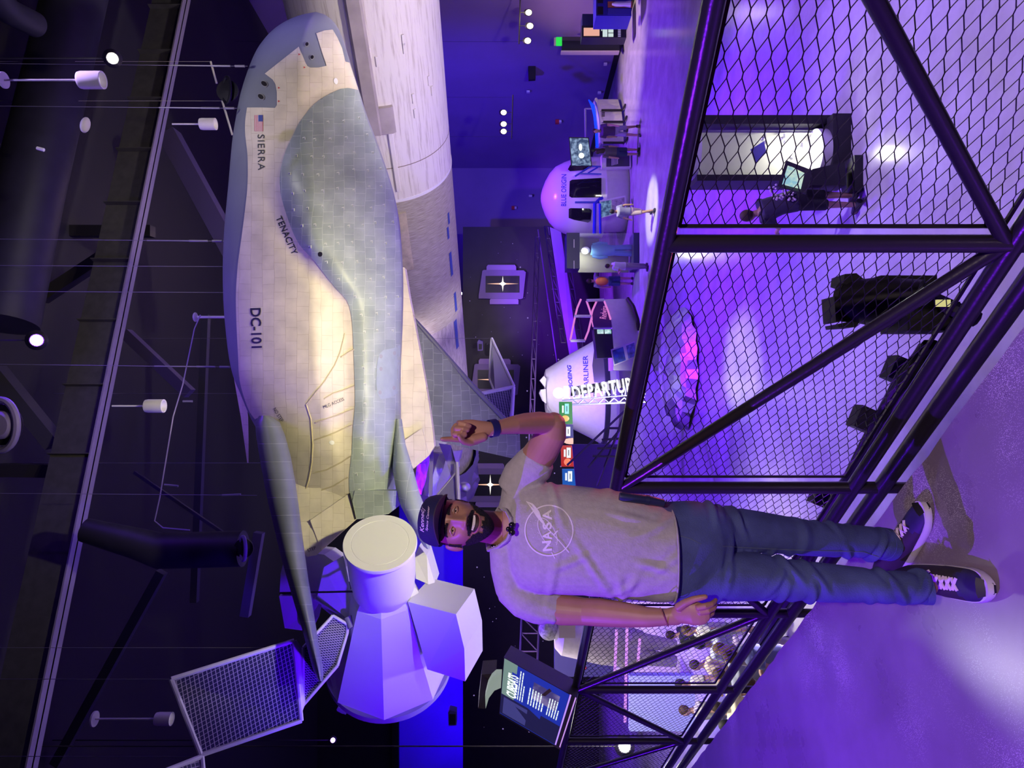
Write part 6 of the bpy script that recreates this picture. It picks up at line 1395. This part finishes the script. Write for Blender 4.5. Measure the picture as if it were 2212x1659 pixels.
for i in range(7): x = 1238 + i * 22; mb_.tube([P(x, 864 - i, 20), P(x + 11, 873 - i, 20)], .018, 5); mb_.tube([P(x + 11, 873 - i, 20), P(x + 22, 863 - i, 20)], .018, 5); mb_.tube([P(x + 4, 846 - 3 * i, 20.1), P(x + 2, 858 - i, 20)], .03, 5)
obj('truss', mb_, TRW, sg, 'steel truss')
lamp('POINT', 'sign_glow', P(1300, 835, 19.0), (0, 0, 0), (1, 1, .95), 1.2, .2)
def board(y0, y1, x0, x1, col, label, pic=None):
    Y = 19.5; e_ = empty('display_board', P(x1, (y0 + y1) / 2, Y), label, 'screen', 'coloured boards under the departures sign')
    mb_ = MB(); mb_.prism([P(x0, y0, Y), P(x1, y0, Y), P(x1 + 1, y1, Y), P(x0 + 1, y1, Y)], (0, .15, 0)); obj('panel', mb_, emi('board_%d' % y0, col, .75), e_, smooth=False)
    L = min(y1 - y0 - 8, 22); 
    mb_ = MB(); mb_.prism([P(x0 + 12, y0 + 4, Y - .02), P(x0 + 21, y0 + 4, Y - .02), P(x0 + 21, y0 + 4 + L, Y - .02), P(x0 + 12, y0 + 4 + L, Y - .02)], (0, .02, 0)); obj('name_plate', mb_, emi('plate_%s' % ('cyan' if pic == 'planet' else 'white'), (.35, .9, .95) if pic == 'planet' else (.9, .95, 1), 1), e_, smooth=False)
    mb_ = MB(); mb_.prism([P(x0 + 6, y0 + 8, Y - .02), P(x0 + 10, y0 + 8, Y - .02), P(x0 + 10, y0 + 4 + L * .9, Y - .02), P(x0 + 6, y0 + 4 + L * .9, Y - .02)], (0, .02, 0)); obj('name_plate', mb_, emi('plate_white', (.9, .95, 1), 1), e_, smooth=False)
    mb_ = MB(); mb_.tube([P(x0 + 16.5, y0 + 9, Y - .04), P(x0 + 16.5, y0 + L - 1, Y - .04)], .012, 4); obj('plate_text', mb_, BLACK, e_)
    return e_
b1 = board(868, 916, 1208, 1236, (.02, .32, .06), 'green display board directly under the departures emblem', 'planet')
mb_ = MB(); mb_.ball(P(1221, 904, 19.42), (.17, .05, .22)); obj('planet_picture', mb_, emi('planet_orange', (1, .6, .15), 1), b1, 'orange planet picture')
b2 = board(918, 946, 1211, 1238, (.02, .02, .32), 'dark blue display board between the green and the red one')
mb_ = MB(); mb_.tube([P(1214, 953, 19.45), P(1224, 953, 19.45), P(1238, 953, 19.45)], [.01, .07, .09], 10); mb_.box(P(1231, 953, 19.5), (.16, .05, .06)); e_ = obj('rocket_picture', mb_, emi('flame', (1, .6, .5), 1), b2, 'lit rocket picture')
b3 = board(963, 1008, 1212, 1241, (.60, .03, .015), 'red display board with round orange picture')
mb_ = MB(); mb_.ball(P(1226, 998, 19.42), (.2, .05, .2)); obj('planet_picture', mb_, emi('face_orange', (1, .25, .12), 1), b3, 'orange round picture')
b4 = board(1014, 1050, 1215, 1245, (.015, .13, .6), 'bright blue display board just above the man\'s shoulder')
# dark stair frames between the signs and the railing
stf = MB()
for (a_, b_) in (((1352, 885), (1225, 1005)), ((1342, 925), (1270, 1010)), ((1350, 893), (1290, 1050)), ((1300, 950), (1345, 947)), ((1290, 968), (1340, 968)), ((1280, 985), (1335, 986)), ((1315, 925), (1350, 925))): stf.tube([P(*a_, 17), P(*b_, 17)], .03, 6)
tag(obj('stair_frame', stf, mat('stair_dark', (.05, .035, .08), .5)), 'dark violet metal stair frame behind the hand rail beside the blue board', 'stair')
bk = MB(); bk.prism([P(1236, 960, 18), P(1345, 960, 18), P(1345, 1060, 17), P(1245, 1060, 17)], (0, .1, 0)); tag(obj('stage_backdrop', bk, mat('stage_violet', (.10, .05, .22), .6), smooth=False), 'dark violet stage panel behind the stair frame', 'panel')
# ------------------------------------------------------------------ visitors
def visitor(px, py, hgt, face, label, top, bot, skin=(0.45, .26, .2), hair=(.03, .015, .01), shoe_=(.05, .05, .06), pose='stand', hairlong=False, shorts=True, feet=None, extra=None, cap=None, z0=None):
    base = G(px, py, ZF) if feet is None else feet
    e_ = empty('person', base, label, 'person'); s = hgt / 1.75
    cf, sf = math.cos(face), math.sin(face)       # face: 0 looks away from the camera, pi towards it
    def L(x, y, z): return base + V((x * cf - y * sf, x * sf + y * cf, z)) * s
    sw = .26 if pose == 'walk' else 0.0; lean = .28 if pose == 'lean' else 0.0
    def ch(pts, rr): mb_ = MB(); mb_.tube([L(*p) for p in pts], [r * s for r in rr], 12); return mb_
    hx = lean; hip = (0, 0, .92)
    sh = lambda x: (x, lean * .85, 1.44 - lean * .12)
    parts = [ch([(0, 0, .95), (0, lean * .3, 1.15), (0, lean * .8, 1.40 - lean * .1), (0, lean * .9, 1.47 - lean * .12)], [.15, .14, .16, .07]),
             ch([(0, lean * .9, 1.45 - lean * .12), (0, lean * 1.05, 1.56 - lean * .16)], [.055, .055])]
    hd = L(0, lean * 1.2 + .01, 1.655 - lean * .22); mb_ = MB(); mb_.ball(hd, (.155 * s, .19 * s, .23 * s), q=Quaternion((0, 0, 1), face)); parts.append(mb_)
    lg = []
    for sx in (-1, 1):
        f_ = sx * sw
        lg.append(([(sx * .085, 0, .92), (sx * .10, f_ * .55, .50), (sx * .10, f_ - (.1 if f_ < 0 else 0), .08)], [.085, .058, .038]))
        parts.append(ch(*lg[-1])); parts.append(ch([(sx * .10, f_ - .05, .04), (sx * .11, f_ + .16, .03)], [.04, .035]))
        ax_, ay, az = sh(sx * .185)
        if pose in ('reach',) and sx == 1: arm = [(ax_, ay, az), (ax_ + .25, ay + .08, az - .06), (ax_ + .50, ay + .14, az - .02)]
        elif pose == 'lean': arm = [(ax_, ay, az), (sx * .22, ay + .12, az - .27), (sx * .10, ay + .36, az - .32)]
        elif pose == 'phone': arm = [(ax_, ay, az), (sx * .24, .05, 1.15), (sx * .08, .30, 1.20)]
        else: arm = [(ax_, ay, az), (ax_ + sx * .06, -sx * sw * .4, az - .30), (ax_ + sx * .05, -sx * sw * .8 + .06, az - .56)]
        parts.append(ch(arm, [.055, .042, .032])); parts.append(ch([arm[-1], (arm[-1][0], arm[-1][1] + .05, arm[-1][2] - .06)], [.036, .026]))
        parts.append(ch([(0, ay, az - .02), arm[0]], [.07, .058]))
        sl_ = [arm[0], tuple(arm[0][i] * .35 + arm[1][i] * .65 for i in range(3))]; lg.append(sl_)
    me = tri_blend(parts, .016, 2, 'body'); me.materials.append(mat('skin_%02x%02x' % (int(skin[0] * 99), int(skin[1] * 99)), skin, .5)); obj('body', None, None, e_, me=me, ang=180)
    tp = [ch([(0, 0, .93), (0, lean * .3, 1.15), (0, lean * .8, 1.40 - lean * .1), (0, lean * .88, 1.46 - lean * .12)], [.175, .165, .185, .09])]
    for sl_ in (lg[1], lg[3]): tp.append(ch([(0, sl_[0][1], sl_[0][2] - .03), sl_[0], sl_[1]], [.09, .078, .066]))
    me = tri_blend(tp, .02, 2, 'top'); me.materials.append(top); obj('top', None, None, e_, me=me, ang=180)
    kz = .45 if shorts else .95
    bt = [ch([(0, 0, .84), (0, 0, 1.0)], [.155, .165])]
    for (pp, rr) in (lg[0], lg[2]):
        a_, b_, c_ = pp; bt.append(ch([a_, b_] + ([] if shorts else [tuple(b_[i] * .05 + c_[i] * .95 for i in range(3))]), [.105, .085] + ([] if shorts else [.06])))
    me = tri_blend(bt, .02, 2, 'bottom'); me.materials.append(bot); obj('shorts' if shorts else 'trousers', None, None, e_, me=me, ang=180)
    mb_ = MB(); mb_.ball(hd + V((sf * .018, -cf * .018, .022)) * s, (.175 * s, .20 * s, .22 * s), q=Quaternion((0, 0, 1), face))
    if hairlong: mb_.tube([hd + V((sf * .05, -cf * .05, .03)) * s, hd + V((sf * .09, -cf * .09, -.16)) * s, hd + V((sf * .10, -cf * .10, -.38)) * s], [.08 * s, .10 * s, .05 * s], 10)
    obj('hair', mb_, mat('hair_%02x' % int(hair[0] * 400), hair, .7), e_)
    for (pp, rr) in (lg[0], lg[2]):
        q = pp[2]; mb_ = MB(); mb_.tube([L(q[0], q[1] - .08, .045), L(q[0], q[1] + .04, .05), L(q[0], q[1] + .18, .035)], [.05 * s, .055 * s, .035 * s], 10); obj('shoe', mb_, mat('shoe_%02x' % int(shoe_[0] * 99), shoe_, .6), e_)
    return e_, L
TE = lambda n, c: mat('cloth_' + n, c, .85)
visitor(1382, 283, 1.78, 2.6, 'boy in dark violet tee and grey shorts walking by the white counter', TE('violet', (.07, .03, .12)), TE('grey', (.30, .28, .38)), pose='walk')
visitor(1382, 328, 1.68, .2, 'woman with long dark hair in grey top and navy skirt seen from behind', TE('ash', (.09, .08, .09)), TE('navy', (.02, .03, .09)), hairlong=True)
visitor(1412, 457, 1.50, .2, 'girl with black hair in striped top and pale shorts stepping on the white light pool', TE('stripe', (.24, .23, .38)), TE('sand', (.50, .38, .42)), hair=(.006, .005, .01), pose='walk')
visitor(1400, 575, 1.52, .9, 'man in white tee and glasses with a bag in front of the glass show case', TE('white', (.60, .58, .68)), TE('khaki', (.25, .22, .28)), shorts=False, pose='phone')
e_, L_p = visitor(1368, 607, 1.86, -.2, 'man with orange backpack and denim shorts touching the exhibit desk', TE('slate', (.22, .20, .28)), TE('denim', (.04, .07, .16)), pose='reach', skin=(.55, .3, .28))
bp_ = MB(); bp_.ball(L_p(0, -.2, 1.22), (.36, .26, .52)); tag(obj('backpack', bp_, mat('orange_cloth', (.60, .14, .05), .7)), 'orange backpack worn by the man at the exhibit desk', 'backpack')
e_, L_p = visitor(1855, 432, 1.62, .55, 'woman in dark floral top and black shorts leaning on the kiosk below', mat('cloth_floral', (.03, .02, .06), .8), TE('black', (.012, .01, .02)), hair=(.06, .03, .02), pose='lean', skin=(.40, .22, .18))
rr_ = random.Random(31); fl_ = MB()
for i in range(40):
    q = L_p(rr_.uniform(-.16, .16), -.14 + rr_.uniform(-.02, .03), rr_.uniform(1.0, 1.38)); fl_.ball(q, (.035, .035, .035), nu=6, nv=4)
obj('flower_print', fl_, mat('petal', (.6, .45, .6), .7), e_, kind='stuff')
# group of visitors on the far side of the landing, seen through the mesh
crowd = [(1372, 15.0, 1.2, (.03, .03, .04), (.02, .02, .03), 'in black top with a lime bag strap'), (1362, 13.4, 2.2, (.62, .62, .60), (.30, .30, .36), 'in white shirt nearest to the hand'), (1392, 12.3, .4, (.50, .56, .62), (.45, .33, .25), 'in pale blue shirt'),
         (1402, 10.9, 2.9, (.60, .52, .66), (.45, .40, .50), 'in pale lilac shirt behind the brace'), (1437, 13.0, 1.8, (.72, .62, .42), (.40, .25, .16), 'in cream shirt'), (1455, 11.3, .8, (.30, .32, .45), (.04, .05, .12), 'in slate blue shirt'),
         (1478, 13.7, 2.5, (.70, .68, .62), (.10, .10, .14), 'in white shirt beside the thick post'), (1418, 10.4, 1.5, (.18, .20, .42), (.50, .40, .42), 'in denim blue shirt'), (1527, 11.6, .3, (.72, .66, .50), (.40, .30, .28), 'in pale yellow shirt past the post'),
         (1535, 13.6, 2.0, (.62, .60, .66), (.16, .14, .24), 'in grey white shirt'), (1568, 10.8, 1.1, (.66, .50, .42), (.2, .2, .3), 'in peach shirt'), (1480, 9.6, 2.2, (.60, .45, .5), (.62, .56, .5), 'in dusty pink shirt')]
for i, (py_, Y, fc_, tc_, bc_, lb) in enumerate(crowd):
    p = P(1500, py_, Y); visitor(0, 0, 1.62 + .05 * (i % 4), fc_, 'visitor %s on the lower floor beyond the mesh' % lb, TE('c%d' % i, tc_), TE('d%d' % i, bc_), feet=V((p.x, p.y, ZF)), skin=(.50, .30, .24), hair=((.03, .08, .01, .14)[i % 4], (.02, .045, .01, .08)[i % 4], .012), pose=('stand', 'phone', 'walk')[i % 3])
lamp('SPOT', 'crowd_area_spot', (-4.6, 11.5, 4.5), (-5.2, 12.0, -3.4), (1.0, .9, .82), 3000, .3, 70, .8)
lamp('SPOT', 'crowd_area_spot', (-7.5, 14.5, 4.0), (-9.0, 20, -0.5), (.95, .8, 1.0), 4200, .3, 80, .8)  # unseen second spot, added to brighten the display walls
# large white quilted suit exhibit and its pink neon frame
su = empty('spacesuit_exhibit', P(1400, 1390, 17), 'large white padded spacesuit exhibit behind the far mesh', 'spacesuit')
QW = mat('quilt_white', (.70, .66, .62), .8, bump=.6, bscale=9, var=.15)
mb_ = MB(); mb_.tube([P(1198, 1372, 17), P(1215, 1372, 17), P(1250, 1378, 17), P(1300, 1388, 17), P(1350, 1395, 17), P(1385, 1400, 17)], [.30, .46, .48, .50, .48, .40], 18); obj('torso', mb_, QW, su, 'white padded torso')
mb_ = MB(); mb_.ball(P(1186, 1360, 16.9), (.5, .5, .5)); mb_.ball(P(1178, 1350, 16.8), (.3, .3, .2)); obj('helmet', mb_, mat('suit_speckle', (.55, .55, .50), .5, var=.6, vscale=14), su, 'speckled helmet')
mb_ = MB(); mb_.box(P(1225, 1364, 16.48), (.30, .03, .38)); obj('chest_pack', mb_, mat('pack_tan', (.62, .55, .45), .6), su, 'tan chest pack', smooth=False)
for (x, y) in ((1360, 1380), (1372, 1415)):
    mb_ = MB(); mb_.tube([P(x, y, 16.8), P(x + 50, y + 8, 16.8), P(1460, y + 14, 16.8)], [.22, .17, .13], 12); obj('leg', mb_, QW, su)
ne = empty('neon_gate', P(1400, 1400, 15), 'pink violet glowing upright frame bars in front of the spacesuit exhibit', 'neon frame')
for (x0, y0, x1, y1) in ((1332, 1360, 1328, 1452), (1355, 1330, 1350, 1560), (1382, 1380, 1378, 1432)):
    mb_ = MB(); mb_.tube([P(x0, y0, 15), P(x1, y1, 15)], .03, 8); obj('neon_bar', mb_, emi('neon_lilac', (.75, .3, 1), 1.0), ne)
wallbox('show_wall', 1246, 1640, 1300, 1452, 21, .2, mat('show_wall_lilac', (.62, .48, .70), .7), 'lilac display wall behind the crowd, nearer part', 'display wall')
wallbox('show_wall', 1360, 1640, 1460, 1580, 19, .2, mat('show_wall_blue', (.36, .42, .75), .7), 'pale blue display wall at the far end behind the crowd', 'display wall')
wallbox('dark_block', 1198, 1330, 1395, 1462, 20, .3, mat('block_navy', (.03, .025, .12), .7), 'dark navy block beside the white spacesuit exhibit', 'block')
mb_ = MB(); mb_.ball(P(1259, 1442, 18.5), (.12, .1, .2)); tag(obj('red_marker', mb_, REDB), 'small red object on the dark navy block', 'marker')
# ------------------------------------------------------------------ information kiosk on the railing
ki = empty('information_kiosk', P(1247, 1508, 4.5), 'tilted black kiosk with lit blue CUBESATS information panel on the railing', 'kiosk')
K = [P(1088, 1420, 4.62), P(1247, 1508, 4.42), P(1210, 1620, 3.98), P(1078, 1543, 4.15)]       # top right, bottom right, bottom left, top left (as the man sees it upright)
bk_ = P(1104, 1394, 5.0) - K[0]
mb_ = MB(); mb_.prism(K, bk_ * 1.0); obj('case', mb_, mat('case_black', (.025, .016, .022), .55), ki, 'black case', smooth=False)
kn = (K[1] - K[0]).cross(K[3] - K[0]).normalized(); kn = kn if kn.dot(CAM - K[0]) > 0 else -kn
def KP(u, v, l=.003):          # u along the short side from right to left 0..1, v from the upper edge down 0..1
    a_ = K[0].lerp(K[3], u); b_ = K[1].lerp(K[2], u); return a_.lerp(b_, v) + kn * l
def kq(name, u0, u1, v0, v1, m, lab=None, l=.004):
    mb_ = MB(); mb_.add([KP(u0, v0, l), KP(u1, v0, l), KP(u1, v1, l), KP(u0, v1, l)], [(0, 1, 2, 3)]); return obj(name, mb_, m, pan, lab, smooth=False)
pan = None
mb_ = MB(); mb_.add([KP(.02, .01, .002), KP(.98, .01, .002), KP(.98, .90, .002), KP(.02, .90, .002)], [(0, 1, 2, 3)])
pan = obj('lit_panel', mb_, emi('panel_blue', (.01, .03, .42), .9), ki, 'lit blue panel', smooth=False)
kq('header_band', .02, .74, .01, .20, emi('panel_header', (.22, .34, .30), .8), 'pale grey green header', .004)
kq('sky_strip', .66, .98, .01, .90, emi('panel_night', (.012, .012, .07), .8), 'dark star strip', .005)
kq('photo', .16, .46, .44, .80, mat('photo_lilac', (.02, .02, .05), .4, var=.0) if False else starscreen('photo_cloud', (.05, .04, .16), (.35, .28, .55)), 'small satellite photograph', .006)
kq('photo', .70, .96, .05, .42, emi('photo_dark', (.05, .05, .22), .9), 'rocket photograph', .006)
kq('rail_light', .02, .98, .905, .925, emi('edge_lilac', (.45, .25, 1), 1.2), None, .006); kq('rail_light', .02, .98, .975, .99, emi('edge_lilac2', (.6, .3, .9), 1.0), None, .006)
def ktext(s, u0, u1, v, h, m, off=0.0, l=.008):
    vs_, fs_ = text_pts(s, size=1, align='LEFT', offset=off); x0 = min(q.x for q in vs_); x1 = max(q.x for q in vs_); yt = max(q.y for q in vs_); mb_ = MB()
    mb_.add([KP(u0 + (u1 - u0) * (q.x - x0) / (x1 - x0), v - h * q.y / yt, l) for q in vs_], fs_); return obj('panel_text', mb_, m, pan, smooth=False)
KW = emi('text_white', (.85, .95, 1), 1.0)
ktext('CUBESATS', .64, .24, .165, .085, emi('text_bright', (.9, 1, 1), 1.3), .03)
rt_ = random.Random(12)
def klines(us, ue, v0, n_, dv):
    mb_ = MB()
    for i in range(n_):
        u = us; e_ = ue if i < n_ - 1 else us + (ue - us) * .55; v = v0 + i * dv
        while u > e_ + .01:
            w_ = rt_.uniform(.04, .10); w2 = max(e_, u - w_); mb_.add([KP(u, v, .007), KP(w2, v, .007), KP(w2, v + dv * .42, .007), KP(u, v + dv * .42, .007)], [(0, 1, 2, 3)]); u = w2 - .007
    obj('text_lines', mb_, KW, pan, kind='stuff', smooth=False)
klines(.62, .10, .245, 3, .035); klines(.60, .30, .40, 6, .040); klines(.60, .28, .68, 5, .035)
mb_ = MB(); mb_.box(KP(.30, .60, .012), (.10, .004, .02), Quaternion((0, 1, 0), .9)); obj('satellite_picture', mb_, mat('sat_dark', (.05, .02, .03), .5), pan)
# curved bracket fitting behind the kiosk
cu_ = empty('curved_fitting', P(1060, 1495, 4.9), 'black box with curved pale metal arm behind the kiosk', 'fitting')
mb_ = MB(); mb_.prism([P(1040, 1457, 5), P(1072, 1455, 5), P(1060, 1470, 5), P(1050, 1500, 4.9), P(1047, 1531, 4.8), P(1033, 1530, 4.8), P(1034, 1502, 4.9)], (0, .25, 0)); obj('box', mb_, mat('case_black', (.025, .016, .022), .55), cu_, smooth=False)
mb_ = MB(); mb_.prism([P(1072, 1456, 4.85), P(1084, 1456, 4.85), P(1082, 1486, 4.8), P(1068, 1492, 4.8), P(1056, 1508, 4.75), P(1049, 1531, 4.7), P(1048, 1505, 4.75), P(1054, 1480, 4.8), P(1062, 1465, 4.85)], (0, .08, 0)); obj('arm', mb_, emi('arm_lit_look', (.35, .42, .38), .7), cu_, 'pale curved metal arm, lit look made by emission', smooth=False)  # light on the metal arm is put in as emission, it is no lamp
# ------------------------------------------------------------------ stage fixtures and cables beyond the railing
mv = empty('moving_head_light', P(1900, 660, 3.0), 'black stage light clamped below the landing edge beyond the mesh', 'stage light')
mb_ = MB(); mb_.tube([P(1835, 650, 2.95), P(1900, 652, 2.85), P(1990, 655, 2.75)], [.085, .10, .09], 20); obj('housing', mb_, BLACK, mv)
mb_ = MB(); mb_.tube([P(1824, 650, 2.97), P(1836, 650, 2.95)], .088, 20); obj('lens_ring', mb_, mat('lens_silver', (.35, .33, .3), .2, .9), mv, 'silver lens ring')
for (q, nm) in (([(1825, 592), (1850, 590), (1878, 612), (1850, 622), (1822, 612)], 'barn_door'), ([(1802, 640), (1812, 640), (1815, 695), (1806, 695)], 'barn_door'), ([(1810, 700), (1860, 690), (1850, 706), (1812, 708)], 'barn_door')):
    mb_ = MB(); mb_.prism([P(x, y, 2.9) for x, y in q], (0, .12, 0)); obj(nm, mb_, BLACK, mv, smooth=False)
mb_ = MB(); mb_.box(P(1985, 688, 2.8), (.11, .2, .20)); mb_.box(P(1945, 616, 2.85), (.06, .12, .22)); mb_.tube([P(2000, 640, 2.75), P(2110, 690, 2.6)], .03, 8); obj('yoke', mb_, BLACK, mv, smooth=False)
mb_ = MB(); mb_.box(P(2037, 655, 2.6), (.025, .01, .05)); obj('label_plate', mb_, emi('tag_yellow', (.8, .75, .3), .8), mv)
cbn_ = empty('cable_bundle', P(1900, 950, 2.9), 'thick bundle of black stage cables running below the landing edge', 'cable')
rc = random.Random(40)
for i in range(9):
    o1, o2 = rc.uniform(-14, 14), rc.uniform(-8, 8)
    pts = [P(2010 + o1, 745 + o2, 2.75), P(1950 + o1, 820 + rc.uniform(-15, 15), 2.9), P(1905 + o1, 900 + rc.uniform(-10, 10), 3.05), P(1868 + o1, 980 + rc.uniform(-12, 12), 3.2), P(1820 + o1, 1060 + rc.uniform(-10, 10), 3.4), P(1775 + o1, 1140, 3.6), P(1730 + o1, 1215, 3.8)]
    mb_ = MB(); mb_.tube(pts, .014, 7); obj('cable', mb_, BLACK, cbn_)
mb_ = MB(); mb_.tube([P(2000, 752, 2.95), P(1905, 905, 3.2), P(1790, 1130, 3.7), P(1650, 1390, 5)], .034, 10); obj('carrier_tube', mb_, mat('tube_violet', (.06, .045, .10), .4), cbn_)
for (x, y, Y) in ((1865, 905, 3.15), (1775, 1072, 3.55), (1940, 800, 3.0)):
    mb_ = MB(); mb_.box(P(x, y, Y), (.10, .08, .09), Quaternion((0, 1, 0), .4)); mb_.tube([P(x, y, Y), P(x + 40, y + 22, Y - .05)], .016, 6); obj('clamp', mb_, BLACK, cbn_, smooth=False)
# ------------------------------------------------------------------ cylinder case and touch kiosk below
cy = empty('cylinder_case', V((P(1800, 333, 10.6).x, 10.6, ZF)), 'tall lit glass cylinder case in a black frame on the lower floor', 'show case')
Yc_ = 10.6; cxx = P(1700, 333, Yc_).x; z1, z0_ = P(1500, 0, Yc_).z, P(1765, 0, Yc_).z
mb_ = MB(); mb_.lathe([(.33, 0), (.34, .01), (.34, z1 - z0_), (.33, z1 - z0_)], 40, V((cxx, Yc_, z0_))); obj('glass', mb_, mat('cyl_glass', (.9, .9, 1), .05, alpha=.12), cy)
mb_ = MB(); rs_ = []
for h_ in (z0_, z1): rs_.append([V((cxx + .32 * math.cos(a_), Yc_ + .32 * math.sin(a_), h_)) for a_ in [math.pi * i / 16 for i in range(17)]])
mb_.rings(rs_, cap=False, close=False); obj('back_liner', mb_, mat('liner_grey', (.55, .55, .50), .5), cy, 'pale grey liner')
mb_ = MB(); mb_.lathe([(.36, 0), (.36, .10), (.02, .10)], 40, V((cxx, Yc_, z1 - .02))); obj('end_ring', mb_, LILACW, cy, 'pale end ring'); mb_ = MB(); mb_.lathe([(.36, -.08), (.36, .06), (.02, .06)], 40, V((cxx, Yc_, z0_))); obj('end_ring', mb_, LILACW, cy, 'pale end ring')
for (xx, dx_) in ((P(1, 266, Yc_).x, .13), (P(1, 390, Yc_).x, .09)):
    mb_ = MB(); mb_.box((xx, Yc_ + .1, (z1 + ZF) / 2), (dx_, .5, z1 - ZF)); obj('frame_post', mb_, BLACK, cy, smooth=False)
mb_ = MB(); mb_.box((cxx, Yc_ + .05, (z0_ - .08 + ZF) / 2), (.95, .8, z0_ - .08 - ZF)); obj('base_box', mb_, BLACK, cy, smooth=False)
for (x, y, c_) in ((1648, 300, 'a'), (1690, 300, 'b'), (1710, 340, 'c'), (1728, 320, 'd')):
    mb_ = MB(); mb_.ball(P(x, y, Yc_), .07); mb_.box(P(x + 4, y, Yc_), (.16, .01, .03)); tag(obj('model_satellite', mb_, SILVER), 'small shiny model inside the cylinder case, %s' % {'a': 'highest one', 'b': 'beside the right wall of the case', 'c': 'lowest on the kiosk side', 'd': 'lowest in the middle'}[c_], 'model')
mb_ = MB(); mb_.prism([P(1622, 322, 10.5), P(1650, 305, 10.5), P(1656, 330, 10.5), P(1632, 352, 10.5)], (0, .02, 0)); tag(obj('model_sail', mb_, mat('panel_blue_m', (.05, .05, .5), .3), smooth=False), 'blue flat model panel hanging inside the cylinder case', 'model')
lamp('POINT', 'cylinder_light', V((cxx, Yc_ - .05, z0_ + .35)), (0, 0, 0), (1, 1, .85), 22, .06)
tk2 = empty('touch_kiosk', V((P(1800, 375, 10.0).x, 10.0, ZF)), 'black touch kiosk with a bright tilted screen in front of the leaning woman', 'kiosk')
mb_ = MB(); mb_.prism([P(1698, 346, 9.9), P(1755, 368, 9.8), P(1740, 418, 9.6), P(1680, 402, 9.7)], (0, .06, -.03)); obj('screen_case', mb_, BLACK, tk2, smooth=False)
mb_ = MB(); mb_.prism([P(1702, 356, 9.86), P(1738, 374, 9.77), P(1730, 408, 9.6), P(1690, 398, 9.68)], (0, .01, 0)); obj('screen', mb_, starscreen('map_screen', (.25, .5, .6), (.85, .95, .6)), tk2, 'bright map screen', smooth=False)
mb_ = MB(); mb_.prism([P(1755, 365, 9.9), P(1825, 350, 9.9), P(1828, 400, 9.9), P(1748, 400, 9.9)], (0, .3, 0)); mb_.box(V((P(1800, 378, 10.0).x, 10.1, ZF + .06)), (.5, .4, .12)); obj('pedestal', mb_, BLACK, tk2, smooth=False)
